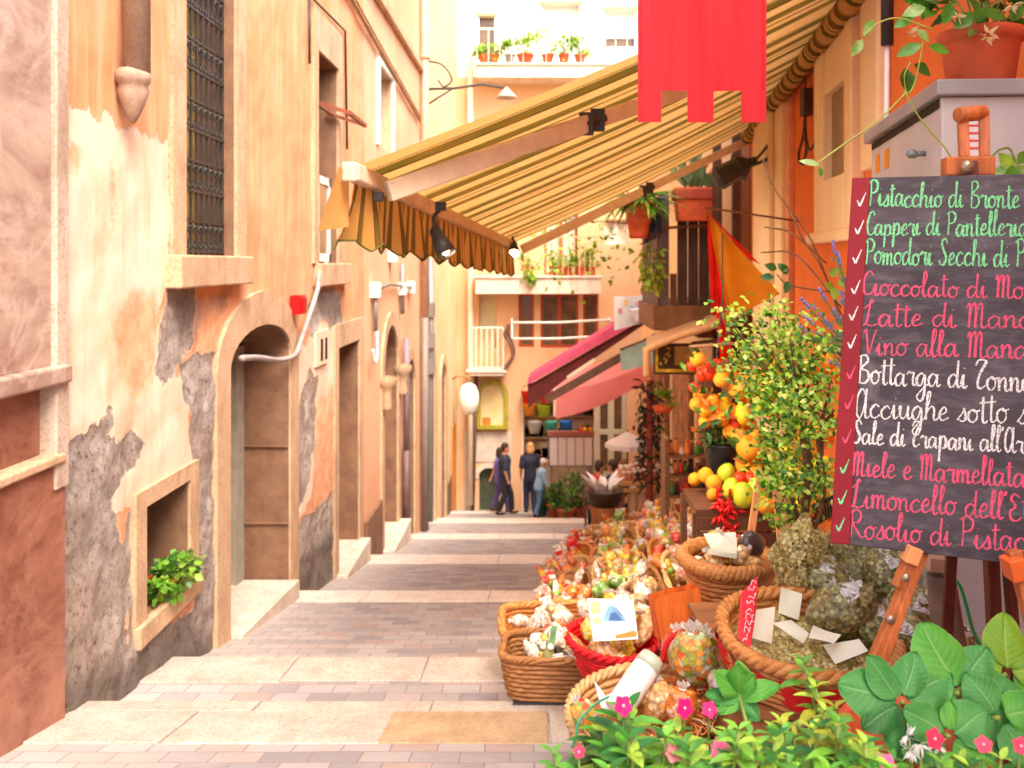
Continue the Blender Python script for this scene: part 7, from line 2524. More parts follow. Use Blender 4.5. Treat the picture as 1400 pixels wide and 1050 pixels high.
for p, f in tp:
    d0 = (p-f).normalized()
    n = rr.randrange(80, 130)
    for k in range(n):
        s = rr.random()
        q = p-(p-f)*0.5*s*s+Vector((rr.gauss(0, 1), rr.gauss(0, 1), rr.gauss(0, 1)))*(0.032+0.01*s)
        r_ = rr.random()
        mb.m = BUSH[0] if r_ < 0.28 else (BUSH[1] if r_ < 0.7 else BUSH[2])
        mb.leaf(q, d0*0.4+rvec(), (rr.uniform(-.6, .6), -0.7, 0.8), rr.uniform(0.018, 0.030), rr.uniform(0.014, 0.021), 0.25, 0.2)
mb.build('foliage', t)
mb = MB(TERRA_D)
pot_mesh(mb, Vector((base.x, base.y, base.z-0.24)), 0.15, 0.28)
mb.build('pot', t)
SH = Vector((base.x, base.y, base.z-0.24))
ps = thing('plant_stool', 'low wooden stool under the pot of the leafy bush', 'stool', Vector((SH.x, SH.y, ground(SH.y))))
mb = MB(PLANK)
mb.box(SH-Vector((0, 0, 0.015)), (0.3, 0.3, 0.03))
mb.build('top', ps)
for sx in (-1, 1):
    for sy in (-1, 1):
        mb = MB(PLANK)
        mb.b2(SH.x+sx*0.12-0.015, SH.x+sx*0.12+0.015, SH.y+sy*0.12-0.015, SH.y+sy*0.12+0.015, ground(SH.y)-0.05, SH.z-0.03)
        mb.build('leg', ps)
o = P(1130, 470, 3.9)
t = thing('lavender', 'grey green lavender with violet heads behind the top of the bush', 'plant', o)
LAV = mat('lavender_head', '#9C94E0', 0.6, 0.2, 20)
LAVG = mat('lavender_leaf', '#8C9C78', 0.6, 0.25, 20)
mb = MB()
rr = random.Random(31)
root = P(1190, 560, 3.9)
ends = [(1095, 408), (1112, 418), (1128, 438), (1100, 432), (1140, 422), (1148, 455), (1120, 395), (1138, 330), (1135, 495), (1090, 445), (1150, 400), (1115, 455), (1145, 345)]
for x, y in ends:
    e = P(x, y, 3.85+rr.uniform(-.1, .1))
    c = catmull([root, (root+e)/2+Vector((0, 0, 0.06)), e], 6)
    mb.m = STEM_G
    mb.tube(c, 0.003, 4)
    mb.m = LAV
    d = (e-c[-3]).normalized()
    for j in range(9): mb.ball(e-d*0.007*j+rvec()*0.004, 0.007, 6, 4)
    mb.m = LAVG
    for j in range(16):
        q = c[rr.randrange(3, len(c)-2)]
        mb.leaf(q, d+rvec()*0.7, (0, -1, 0.3), 0.05, 0.008, 0.2, 0.1)
mb.build('stems', t)
mb = MB(TERRA_D)
pot_mesh(mb, root+Vector((0.02, 0, -0.16)), 0.10, 0.17)
mb.build('pot', t)
SH = root+Vector((0.02, 0, -0.16))
mb = MB(PLANK)
mb.b2(SH.x-0.14, SH.x+0.14, SH.y-0.12, SH.y+0.12, SH.z-0.03, SH.z)
mb.b2(SH.x-0.12, SH.x-0.09, SH.y-0.02, SH.y+0.02, ground(SH.y)-0.05, SH.z-0.03)
mb.b2(SH.x+0.09, SH.x+0.12, SH.y-0.02, SH.y+0.02, ground(SH.y)-0.05, SH.z-0.03)
tag(mb.build('plant_stand', origin=SH), 'slim wooden stand under the lavender pot behind the chalkboard', 'stand')
o = P(1070, 330, 6.4)
t = thing('bare_twigs', 'thin bare twigs with a few leaves rising before the orange wall', 'plant', o)
mb = MB(STEM)
for pts in ([(1150, 430), (1120, 360), (1085, 320), (1045, 310)], [(1150, 440), (1110, 330), (1060, 260), (1042, 215)], [(1130, 360), (1100, 330), (1082, 290)], [(1150, 420), (1090, 350), (1040, 345)], [(1140, 400), (1080, 390), (1062, 375)]):
    mb.tube(catmull([P(x, y, 5.0) for x, y in pts]+[], 6), 0.005, 5)
mb.tube(catmull([P(1150, 430, 5.0), P(1165, 520, 5.0), Vector((P(1165, 0, 5).x, 5.0, ground(5.0)))], 6), 0.012, 6)
mb.m = LEAF_D
for x, y in ((1062, 368), (1076, 372), (1058, 380), (1078, 384), (1068, 362)): mb.leaf(P(x, y, 5.0), rvec(), (0, -1, 0.2), 0.075, 0.05, 0.3, 0.2, True)
mb.m = LEAF_L
for x, y in ((1133, 375), (1145, 385), (1128, 388), (1140, 392), (1150, 372)): mb.leaf(P(x, y, 4.6), rvec(), (0, -1, 0.2), 0.07, 0.05, 0.3, 0.2, True)
mb.build('twigs', t)

# foreground: planter with pink flowering plants, hydrangea
t = thing('long_planter', 'long terracotta planter box along the lower edge under the flowers', 'planter', (0.62, 1.35, ground(1.35)))
mb = MB(TERRA)
pz = -1.02
mb.b2(0.02, 1.5, 1.13, 1.15, ground(1.4)-0.02, pz)
mb.b2(0.02, 1.5, 1.58, 1.60, ground(1.6)-0.02, pz)
mb.b2(0.0, 0.02, 1.13, 1.60, ground(1.6)-0.02, pz)
mb.b2(1.5, 1.52, 1.13, 1.60, ground(1.6)-0.02, pz)
mb.b2(-0.015, 1.535, 1.115, 1.13, pz-0.05, pz+0.004)
mb.b2(-0.015, 1.535, 1.60, 1.615, pz-0.05, pz+0.004)
mb.build('box', t)
mb = MB(SOIL)
mb.sheet(lambda u, v: Vector((0.02+1.48*u, 1.15+0.43*v, pz-0.03+0.02*noise.noise(Vector((u*20, v*6, 0))))), 40, 10)
mb.build('soil', t)
PETAL = [mat('magenta_petal', '#F01880', 0.5, 0.15, 40, trans=0.3), mat('pink_petal', '#FF6CA0', 0.5, 0.15, 40, trans=0.3), mat('rose_petal', '#F8406C', 0.5, 0.15, 40, trans=0.3), mat('salmon_petal', '#F49098', 0.5, 0.15, 40, trans=0.3)]
EYE = mat('flower_eye', '#FFE8E8', 0.5, 0.1)
def bloom(mb, c, r, m, nrm):
    nrm = Vector(nrm).normalized()
    a = nrm.orthogonal().normalized()
    b = nrm.cross(a)
    ph = RND.random()*2
    for k in range(5):
        q = ph+2*PI*k/5
        d = a*math.cos(q)+b*math.sin(q)
        mb.m = m
        mb.leaf(c+d*r*0.1, d+nrm*0.15, nrm, r, r*1.05, -0.12, 0.1, True)
    mb.m = EYE
    mb.ball(c+nrm*r*0.08, r*0.13, 8, 5)
V_L = [mat('vinca_leaf_light', '#80C040', 0.3, 0.3, 25, trans=0.15, spec=0.7), mat('vinca_leaf', '#5CA638', 0.3, 0.3, 25, trans=0.15, spec=0.7), mat('vinca_leaf_deep', '#347830', 0.3, 0.3, 25, trans=0.12, spec=0.5), mat('vinca_leaf_lime', '#B0DC50', 0.35, 0.25, 25, trans=0.2, spec=0.5)]
def vinca(lab, shoots, flowers, seed, L=0.05, cols=V_L):
    rr = random.Random(seed)
    o = Vector((sum(P(x, y, z).x for x, y, z in shoots)/len(shoots), 1.37, pz-0.02))
    t = thing('flowering_plant', lab, 'plant', o)
    st = MB(STEM_G)
    fo = MB()
    for x, y, z in shoots:
        p = P(x, y, z)
        b = Vector((p.x*0.9+o.x*0.1+rr.uniform(-.03, .03), min(1.55, max(1.18, p.y)), pz-0.02))
        pts = catmull([b, (b+p)/2+Vector((rr.uniform(-.015, .015), rr.uniform(-.015, .015), 0)), p], 4)
        st.tube(pts, 0.0028, 5)
        lv = 3+rr.randrange(2)
        m = rr.choice(cols+[V_L[1], V_L[2]])
        for j in range(lv):
            c = pts[-1]-Vector((0, 0, 0.022*j))
            n = 4 if j else 3
            ph = rr.uniform(0, 6)
            for k in range(n):
                q = ph+2*PI*k/n
                s = L*(0.6+0.28*j)*rr.uniform(0.8, 1.15)
                fo.m = m if rr.random() < 0.6 else rr.choice(cols)
                fo.leaf(c, (math.cos(q), math.sin(q), 0.85-0.35*j+rr.uniform(-.2, .2)), (0, 0, 1), s, s*0.45, 0.3, 0.35, True)
    st.build('stems', t)
    fo.build('foliage', t)
    for x, y, z, r, m in flowers:
        fl2 = MB()
        c = P(x, y, z)
        bloom(fl2, c, r*0.62, PETAL[m], (rr.uniform(-.5, .5), -0.8, rr.uniform(0.2, 1.0)))
        fl2.m = STEM_G
        fl2.tube([c, c+Vector((0, 0.01, -0.05)), c+Vector((0.005, 0.015, -0.10))], 0.0018, 5)
        fl2.build('flower', t)
def around(cx, cy, w, h, n, z, seed):
    rr = random.Random(seed)
    return [(cx+rr.uniform(-w, w), cy+16+rr.uniform(-h, h)*1.1+abs(rr.gauss(0, 10)), z+rr.uniform(-.15, .13)) for _ in range(max(4, int(n*0.85)))]
vinca('glossy green plant rising at the left of the planter with one magenta flower', [(858, 972, 1.5), (846, 985, 1.45)]+around(860, 1010, 50, 28, 15, 1.47, 1), [(852, 965, 1.45, 0.026, 0), (792, 1028, 1.42, 0.016, 2)], 1, 0.066)
vinca('small bright green shoots at the far left end of the planter', [(757, 1030, 1.45)]+around(752, 1052, 24, 12, 7, 1.45, 2), [], 2, 0.04, [V_L[0], V_L[1]])
vinca('broad leaved green plant in the planter with two magenta flowers', around(945, 1005, 44, 26, 17, 1.5, 3), [(936, 968, 1.55, 0.027, 0), (970, 970, 1.55, 0.022, 0), (920, 1030, 1.4, 0.022, 3)], 3, 0.058)
vinca('lime green plant in the middle of the planter with a pink flower', around(1035, 1000, 48, 26, 18, 1.5, 4), [(987, 1028, 1.42, 0.028, 1), (1022, 1047, 1.38, 0.026, 1)], 4, 0.046, [V_L[0], V_L[3], V_L[1]])
vinca('yellow green tipped plant in the planter below the herb basket', [(1100, 905, 1.75), (1115, 940, 1.7)]+around(1110, 985, 45, 32, 19, 1.52, 5), [], 5, 0.044, [V_L[3], V_L[0], LEAF_Y, V_L[1]])
vinca('dense green plant in the planter under the hydrangea with a pink flower', around(1175, 1015, 50, 26, 18, 1.48, 6), [(1210, 1046, 1.4, 0.028, 1)], 6, 0.046)
vinca('plant at the right end of the planter with rose red flowers', around(1330, 1035, 60, 16, 15, 1.45, 7), [(1278, 1010, 1.45, 0.027, 2), (1345, 1018, 1.42, 0.022, 2), (1396, 1020, 1.42, 0.022, 2)], 7, 0.046)
vinca('plant between the terracotta pot and the planter edge', around(1255, 1040, 40, 10, 9, 1.46, 8), [], 8, 0.044, [V_L[1], V_L[2]])
o = P(1250, 1010, 1.6)
t = thing('pale_flower', 'pale blue white spidery flower beside the terracotta pot', 'flower', o)
mb = MB(mat('pale_blue_petal', '#F0F4FF', 0.5, 0.05, 20, trans=0.3, k=1.0))
rr = random.Random(4)
for x, y in ((1240, 1005), (1258, 1018), (1285, 1020), (1245, 1025)):
    for k in range(11): mb.leaf(P(x, y, 1.58), (rr.uniform(-1, 1), rr.uniform(-.8, .2), rr.uniform(-1, 1)), rvec(), 0.021, 0.007, 0.2, 0.4)
mb.build('petals', t)
mb = MB(STEM_G)
for x, y in ((1240, 1005), (1258, 1018), (1285, 1020), (1245, 1025)): mb.tube([P(x, y, 1.585), Vector((P(x, y, 1.58).x, 1.56, pz-0.02))], 0.003, 5)
mb.build('stems', t)

def bigleaf(mb, base, d, nrm, L, W, m, seed=0):
    """broad ovate leaf with a finely toothed edge; veins come from its own coordinates"""
    d = Vector(d).normalized()
    nrm = Vector(nrm)
    r = d.cross(nrm).normalized()
    u = r.cross(d)
    NU, NV = 20, 26
    rr = random.Random(seed)
    curl, tw = rr.uniform(0.02, 0.16), rr.uniform(-0.12, 0.12)
    def fn(a, b):
        w = max(0.0, math.sin(PI*b**0.80))**0.62
        w *= 1.0-0.10*b
        s = a*2-1
        w *= 1+0.022*math.cos(b*95)*abs(s)**6
        q = abs(s)*7.5*0.35
        vein = math.cos((b*8.5-abs(s)*2.4)*2*PI)
        z = 0.10*abs(s)*W*w*0.5 - curl*L*b*b - 0.16*W*(s*w)**2 + tw*L*s*b*0.3
        z += 0.0016*vein*min(1, abs(s)*4)*(1-b*0.5) - 0.0022*math.exp(-(s/0.06)**2) + 0.004*math.sin(seed+b*7+s*4)*abs(s)
        return Vector(base)+d*(b*L)+r*(s*W*0.5*w+0.02*W*math.sin(b*5+seed))+u*z
    mb.m = m
    mb.sheet(fn, NU, NV, True, lambda a, b: (a, b))
def leafmat(name, a, b, v='#A8DC8C'):
    m, t2 = new_mat(name, 0.55, 0, 0.35)
    n = t2.noise(t2.pos(), 14, 5)
    c = t2.mix(t2.ramp(n, [(0.3, 0.0), (0.7, 1.0)]), C(a, 0.8), C(b, 0.8))
    sp = t2.n.new('ShaderNodeSeparateXYZ')
    t2.link(t2.pos(kind='uv'), sp.inputs[0])
    s = t2.math('ABSOLUTE', t2.math('SUBTRACT', t2.math('MULTIPLY', sp.outputs[0], 2.0), 1.0))
    mid = t2.ramp(s, [(0.0, 0.55), (0.03, 0.35), (0.06, 0.0)])
    f = t2.math('ABSOLUTE', t2.math('SUBTRACT', t2.math('FRACT', t2.math('SUBTRACT', t2.math('MULTIPLY', sp.outputs[1], 8.5), t2.math('MULTIPLY', s, 2.4))), 0.5))
    side = t2.math('MULTIPLY', t2.ramp(f, [(0.0, 0.24), (0.05, 0.12), (0.10, 0.0)]), t2.ramp(s, [(0.55, 1.0), (0.95, 0.2)]))
    c = t2.mix(t2.math('MAXIMUM', mid, side), c, C(v, 0.8))
    c = t2.mix(t2.ramp(s, [(0.93, 0.0), (1.0, 0.5)]), c, C(v, 0.8))
    t2.color(c)
    t2.bump(t2.noise(t2.pos(), 160, 3), 0.12, 0.002)
    t2.translucent(c, 0.22)
    return m
HY = [leafmat('hydrangea_leaf', '#3C8C40', '#5CAC58', '#98D084'), leafmat('hydrangea_leaf_bright', '#4AA038', '#6CBC4A', '#A8D888'), leafmat('hydrangea_leaf_lime', '#6EA424', '#90BC38', '#B8D878'), leafmat('hydrangea_leaf_deep', '#2E7034', '#469048', '#84BC74')]
o = Vector((P(1265, 0, 1.78).x, 1.85, -1.2))
t = thing('hydrangea', 'hydrangea with broad green leaves at the foot of the easel', 'plant', o)
lv = MB()
ROS = [(1222, 938, 1.72, [(-1.0, 0.25, 0.13, 1, 0), (-0.15, -1, 0.12, 0.8, 0), (0.75, 0.35, 0.13, 0.9, 0), (-0.55, 0.9, 0.11, 0.8, 0), (0.45, 0.95, 0.11, 0.8, 0), (-0.8, -0.45, 0.11, 0.8, 3), (0.1, 0.2, 0.06, 0.7, 1)]),
       (1300, 925, 1.74, [(-0.35, 1.0, 0.15, 1, 1), (0.6, 0.8, 0.12, 0.9, 0), (1, -0.1, 0.16, 1, 0), (0.3, -1, 0.13, 0.9, 0), (-0.9, 0.2, 0.11, 0.9, 1), (-0.7, -0.6, 0.10, 0.9, 0), (0.1, 0.3, 0.07, 0.7, 1)]),
       (1365, 900, 1.82, [(0.15, 1, 0.13, 0.9, 2), (-0.5, 0.3, 0.09, 0.8, 2), (0.7, -0.6, 0.12, 0.9, 1), (0.9, 0.2, 0.12, 0.9, 2)]),
       (1285, 985, 1.66, [(-0.7, 0.55, 0.11, 0.9, 0), (0.75, 0.45, 0.12, 0.9, 0), (0.55, -0.65, 0.10, 0.9, 1), (-0.85, -0.4, 0.10, 0.9, 3), (0.05, 0.2, 0.06, 0.7, 1)]),
       (1355, 960, 1.70, [(0.9, 0.3, 0.12, 0.9, 1), (-0.4, 0.8, 0.11, 0.9, 0), (0.4, -0.8, 0.11, 0.9, 0), (-0.8, -0.3, 0.10, 0.9, 3)])]
st = MB(STEM_G)
sd_ = 0
for x, y, z, ls in ROS:
    c = P(x+12, y+22, z)
    st.tube(catmull([o+Vector((0, 0, 0.25)), (o+c)/2+Vector((0, 0.02, 0.12)), c], 5), 0.005, 6)
    for dx, dz_, L, W, mi in ls:
        sd_ += 1
        d = Vector((dx, 0.10*RND.uniform(-1, 1)-0.45*max(0, -dz_)+0.35*max(0, dz_), dz_*0.75+0.05))
        bigleaf(lv, c+d.normalized()*0.012, d, (0.2*RND.uniform(-1, 1), -0.75, 0.7), L*0.78*RND.uniform(0.9, 1.12), L*0.78*W*1.05, HY[mi], sd_)
lv.build('leaves', t)
st.build('stems', t)
mb = MB(TERRA)
pot_mesh(mb, Vector((P(1262, 0, 1.82).x, 1.85, -1.28)), 0.15, 0.30)
mb.build('pot', t)
o = Vector((P(1262, 0, 1.82).x, 1.85, ground(1.85)))
mb = MB(PLANK)
mb.b2(o.x-0.17, o.x+0.17, 1.68, 2.02, o.z-0.05, -1.282)
for k in range(3): mb.b2(o.x-0.175, o.x+0.175, 1.672, 1.68, o.z+0.02+k*0.11, o.z+0.10+k*0.11)
tag(mb.build('wooden_box', origin=o), 'wooden box under the hydrangea pot', 'box')
o = Vector((P(1012, 0, 1.75).x, 1.5, pz-0.02))
t = thing('broad_leaf_shoot', 'single tall shoot of broad bright green leaves before the herb basket', 'plant', o)
lv = MB()
c = P(1010, 950, 1.75)
for dx, dz_, L, W, mi in ((-0.05, 1, 0.075, 0.95, 1), (-0.55, 0.75, 0.075, 0.9, 1), (0.85, 0.35, 0.085, 0.6, 1), (-0.95, 0.05, 0.075, 0.6, 0), (0.4, 0.85, 0.06, 0.8, 1), (0.3, -0.5, 0.06, 0.8, 0), (-0.5, -0.35, 0.06, 0.8, 1)):
    bigleaf(lv, c, (dx, -0.3, dz_*0.8+0.1), (0, -0.75, 0.75), L, L*W*0.85, HY[mi], dx*9)
lv.build('leaves', t)
st = MB(STEM_G)
st.tube(catmull([o, (o+c)/2+Vector((0.01, 0, 0)), c], 5), 0.004, 6)
st.build('stems', t)

# ---------------------------------------------------------------- people and cafe at the end of the street
SKIN = mat('skin', '#D8986C', 0.55, 0.08, 8)
def cloth_m(name, h): return mat(name, h, 0.85, 0.15, 9)
NAVY, BLACKC, PURPLE, LBLUE, DKHAIR, BLOND = cloth_m('navy_shirt', '#34384C'), cloth_m('black_trousers', '#302E38'), cloth_m('violet_shirt', '#7468B0'), cloth_m('light_blue_shirt', '#A4CCEC'), mat('dark_hair', '#3C2A20', 0.6, 0.2, 20), mat('blond_hair', '#D8A868', 0.6, 0.2, 20)
REDC, WHITEC, GREYC, DGREEN = cloth_m('red_shirt', '#C8343C'), cloth_m('white_shirt', '#F0E8E4'), cloth_m('grey_cap', '#E0DCDC'), cloth_m('dark_green_bag', '#3C5038')
def remesh(ob, v, it=2):
    r = ob.modifiers.new('skin', 'REMESH')
    r.mode = 'VOXEL'
    r.voxel_size = v
    r.use_smooth_shade = True
    s = ob.modifiers.new('smooth', 'SMOOTH')
    s.factor = 0.5
    s.iterations = it
def person(label, base, H, yaw, shirt, trous, hair, legs=(0.12, -0.12), arms=(0.1, -0.1), sit=False, lean=0.0, long_hair=False, group=None, cap=None, sleeve=0.5):
    """legs / arms: forward swing of the left and right foot / hand, in metres at H = 1.75"""
    base = Vector(base)
    t = thing('person', label, 'person', base, group)
    k = H/1.75
    R = Matrix.Translation(base) @ Matrix.Rotation(yaw, 4, 'Z') @ Matrix.Scale(k, 4)
    hipz = 0.50 if sit else 0.92
    V = Vector
    sh = V((lean, 0, hipz+0.50))
    hip = V((0, 0, hipz))
    hd = V((lean*1.25+0.02, 0, hipz+0.72))
    bd_ = MB(SKIN)
    bd_.T = R
    bd_.tube([hip-V((0, 0, 0.06)), hip+V((0, 0, 0.06)), hip.lerp(sh, 0.45), hip.lerp(sh, 0.85), sh+V((0, 0, 0.03)), sh+V((0, 0, 0.08))], [0.13, 0.14, 0.125, 0.145, 0.10, 0.055], 14)
    bd_.tube([sh+V((0, 0, 0.04)), hd-V((0, 0, 0.06))], [0.058, 0.052], 10)
    bd_.ball(hd+V((0.0, 0, 0.02)), (0.095, 0.078, 0.118), 16, 12)
    bd_.ball(hd+V((0.035, 0, -0.055)), (0.06, 0.055, 0.06), 12, 8)
    bd_.ball(hd+V((0.098, 0, -0.005)), (0.018, 0.014, 0.024), 8, 6)
    for s in (-1, 1): bd_.ball(hd+V((0.0, s*0.080, 0.0)), (0.018, 0.010, 0.03), 8, 6)
    sl = MB(shirt)
    sl.T = R
    sl.tube([hip-V((0, 0, 0.10)), hip+V((0, 0, 0.03)), hip.lerp(sh, 0.45), hip.lerp(sh, 0.85), sh+V((0, 0, 0.03)), sh+V((0, 0, 0.075))], [0.155, 0.16, 0.145, 0.165, 0.12, 0.07], 14)
    tr = MB(trous)
    tr.T = R
    tr.tube([hip+V((0, 0, 0.03)), hip-V((0, 0, 0.10))], [0.15, 0.155], 12)
    sho = MB(mat('dark_shoe', '#342C2C', 0.5, 0.1))
    sho.T = R
    for i, s in enumerate((1, -1)):
        S = sh+V((0, s*0.185, 0.0))
        sw = arms[i]
        El = S+V((sw*0.35-0.03, s*0.05, -0.28))
        Ha = El+V((sw*0.65+0.06, -s*0.01, -0.24))
        bd_.tube([S, S.lerp(El, 0.5), El, El.lerp(Ha, 0.6), Ha], [0.055, 0.048, 0.04, 0.036, 0.027], 10)
        hn = (Ha-El).normalized()
        bd_.ball(Ha+hn*0.045, (0.03, 0.020, 0.048), 10, 8)
        for f in range(4):
            a = Ha+hn*0.075+V((-0.024+0.016*f, 0, 0))
            bd_.tube([a, a+hn*(0.05-0.008*abs(f-1.4))+V((0.008, -s*0.012, 0))], [0.010, 0.008], 6)
        a = Ha+hn*0.035+V((0.028, 0, 0))
        bd_.tube([a, a+hn*0.04+V((0.02, 0, 0))], [0.011, 0.009], 6)
        e = S.lerp(El, min(1, sleeve*2))
        pts = [S+V((0, -s*0.05, 0.015)), S, e] if sleeve <= 0.5 else [S+V((0, -s*0.05, 0.015)), S, El, El.lerp(Ha, (sleeve-0.5)*2)]
        sl.tube(pts, [0.075, 0.078, 0.066] if sleeve <= 0.5 else [0.075, 0.078, 0.06, 0.048], 10)
        L0 = hip+V((0, s*0.085, -0.04))
        if sit:
            Kn, An = L0+V((0.40, s*0.04, 0.02)), L0+V((0.40+legs[i], s*0.04, -0.42))
        else:
            sw = legs[i]
            An = V((sw*1.6, s*0.09, 0.085+max(0, -sw)*0.25))
            Kn = (L0+An)/2+V((0.05+abs(sw)*0.12, 0, 0.02))
        bd_.tube([L0, L0.lerp(Kn, 0.5), Kn, Kn.lerp(An, 0.35), An], [0.085, 0.075, 0.055, 0.056, 0.036], 12)
        tr.tube([L0, L0.lerp(Kn, 0.5), Kn, Kn.lerp(An, 0.35), An+V((0, 0, 0.01))], [0.105, 0.095, 0.078, 0.076, 0.066], 12)
        bd_.tube([An, An+V((0.05, 0, -0.05)), An+V((0.14, 0, -0.06))], [0.036, 0.034, 0.022], 8)
        sho.ball(An+V((0.05, 0, -0.055)), (0.125, 0.045, 0.035), 12, 8)
        sho.ball(An+V((-0.02, 0, -0.03)), (0.055, 0.042, 0.05), 10, 8)
    remesh(bd_.build('body', t), 0.012*k)
    remesh(sl.build('shirt', t), 0.018*k)
    remesh(tr.build('trousers', t), 0.018*k)
    sho.build('shoes', t)
    hr = MB(cap or hair)
    hr.T = R
    hr.ball(hd+V((-0.015, 0, 0.05)), (0.098, 0.09, 0.098), 16, 12)
    if cap: hr.box(hd+V((0.10, 0, 0.06)), (0.10, 0.12, 0.012))
    if long_hair:
        hr.ball(hd+V((-0.055, 0, -0.05)), (0.07, 0.095, 0.12), 14, 10)
        for s in (-1, 1): hr.ball(hd+V((-0.01, s*0.075, -0.05)), (0.05, 0.03, 0.12), 10, 8)
    else:
        hr.ball(hd+V((-0.05, 0, 0.0)), (0.06, 0.083, 0.09), 12, 10)
    remesh(hr.build('cap' if cap else 'hair', t), 0.012*k, 1)
    return t
zp = 21.3
def gp(px, z): return Vector(((px-CX)/FPX*z, z, street_h(z)))
person('man in a dark navy shirt and black trousers walking to the right', gp(690, zp), 1.72, 0.15, NAVY, BLACKC, DKHAIR, (0.12, -0.10), (0.05, 0.02))
person('person in a violet shirt walking just behind the man in navy', gp(683, 21.9), 1.60, 0.1, PURPLE, cloth_m('violet_skirt', '#6C5C98'), DKHAIR, (-0.12, 0.14), (-0.25, 0.2), long_hair=True)
person('blond woman in a navy top with her back turned before the shop', gp(725, 21.7), 1.72, 1.75, NAVY, cloth_m('dark_blue_jeans', '#3C4260'), BLOND, (0.05, -0.05), (0.05, 0.1), long_hair=True)
person('person in a light blue shirt and pale cap bending by a dark green bag', gp(737, 20.7), 1.36, 0.2, LBLUE, cloth_m('blue_trousers', '#6C98CC'), DKHAIR, (0.06, -0.08), (0.2, 0.15), lean=0.10, cap=GREYC, sleeve=0.9)
o = gp(741, 20.8)
mb = MB(DGREEN)
mb.ball(o+Vector((0, 0, 0.38)), (0.12, 0.13, 0.42), 16, 12, 0.15, 3)
mb.tube(catmull([o+Vector((-0.06, 0, 0.75)), o+Vector((0, 0, 0.98)), o+Vector((0.06, 0, 0.75))], 4), 0.015, 6)
tag(mb.build('tall_bag', origin=o), 'tall dark green bag standing beside the person in light blue', 'bag')
o = gp(751, 20.9)
mb = MB(mat('beige_bag', '#E0C8A8', 0.7, 0.12))
mb.ball(o+Vector((0, 0, 0.26)), (0.10, 0.10, 0.27), 14, 10, 0.2, 8)
mb.tube(catmull([o+Vector((-0.05, 0, 0.5)), o+Vector((0, 0, 0.66)), o+Vector((0.05, 0, 0.5))], 4), 0.012, 6)
tag(mb.build('shopping_bag', origin=o), 'pale beige shopping bag between the dark green bag and the red pots', 'bag')
# potted plants at the corner of the cafe
POT_L = [(759, 20.6, 0.20, 0.34, 0.22, 'terracotta pot with a pale leafy plant beside the menu board', 'ta'), (774, 19.6, 0.22, 0.34, 0.42, 'bright terracotta pot with a tall dark plant in front of the menu board', 'dk'), (791, 19.9, 0.19, 0.30, 0.40, 'right hand terracotta pot with a bushy dark plant near the jar table', 'dk')]
mat('dusky_leaf', '#6C7C50', 0.5, 0.3, trans=0.2)
for k, (x, z, r, h, fr, lab, c) in enumerate(POT_L):
    o = gp(x, z)
    small_pot_plant('potted_plant', lab, o, r, h, fr, 300, 0.13, 60+k, [LEAF_D, mat('dusky_leaf', '#6C7C50', 0.5, 0.3, trans=0.2), LEAF_G] if c == 'dk' else [MATS['dusky_leaf'], LEAF_L], TERRA, 'pots before the cafe', fz=fr*1.25)
# shop baskets and menu board
BC = [(724, 546, '#F02818', 'red'), (726, 614, '#F8A018', 'orange'), (743, 619, '#B8D020', 'lime green'), (786, 616, '#F048A8', 'pink'), (731, 582, '#D8DCD4', 'pale grey'), (753, 582, '#58C8B0', 'turquoise'), (774, 583, '#2C84E8', 'blue'), (752, 543, '#F43020', 'second red')]
BC = [(722, 543, '#F02818', 'red shopping basket hanging at the top left of the shop opening'), (747, 543, '#F43020', 'red shopping basket half hidden behind the maroon awning flap'), (724, 560, '#F8A018', 'orange shopping basket hanging in the shop opening'), (743, 562, '#B8D020', 'lime green shopping basket hanging in the shop opening'), (787, 558, '#F048A8', 'pink shopping basket under the coral awning flap'), (731, 584, '#D8DCD4', 'pale grey shopping basket in the lower row of the shop opening'), (753, 584, '#58C8B0', 'turquoise shopping basket in the lower row of the shop opening'), (774, 584, '#2C84E8', 'blue shopping basket in the lower row of the shop opening')]
for k, (x, y, hx, lab) in enumerate(BC):
    o = P(x, y, 23.7)
    t = thing('shopping_basket', lab, 'basket', o, 'coloured baskets hanging in the shop')
    mb = MB(mat(f'basket_plastic_{k}', hx, 0.5, 0.08, 6))
    mb.lathe([(0, -0.16), (0.13, -0.16), (0.19, 0.15), (0.205, 0.16), (0.18, 0.16), (0.12, -0.13), (0, -0.13)], o, 16, 1.0, 0.7)
    mb.build('bucket', t)
    mb = MB(WOODB)
    mb.tube(catmull([o+Vector((-0.18, 0, 0.15)), o+Vector((-0.1, 0, 0.30)), o+Vector((0.1, 0, 0.30)), o+Vector((0.18, 0, 0.15))], 4), 0.012, 5)
    mb.tube([o+Vector((0, 0, 0.3)), (o.x, 23.7, P(0, 534, 23.9).z)], 0.005, 4)
    mb.build('handle', t)
mb = MB(WOODB)
mb.tube([P(712, 534, 23.9)-Vector((0, 0.2, 0)), P(815, 534, 23.9)-Vector((0, 0.2, 0))], 0.02, 6)
for x in (716, 812): mb.tube([P(x, 534, 23.9)-Vector((0, 0.2, 0)), P(x, 534, 24.0)], 0.02, 6)
tag(mb.build('basket_rail', origin=P(764, 534, 23.7)), 'dark rail over the shop opening carrying the coloured baskets', 'rail')
x0, x1 = P(751, 0, 22.4).x, P(810, 0, 22.4).x
z0, z1 = P(0, 636, 22.4).z, P(0, 598, 22.4).z
t = thing('menu_board', 'wide white board of five pale pages before the shop opening', 'menu board', Vector(((x0+x1)/2, 22.4, street_h(22.4))))
mb = MB(mat('lilac_white_page', '#FBFAFF', 0.5, 0.02, k=1.0))
for k in range(5):
    a = x0+(x1-x0)*k/5
    mb.b2(a+0.012, a+(x1-x0)/5-0.012, 22.38, 22.40, z0, z1)
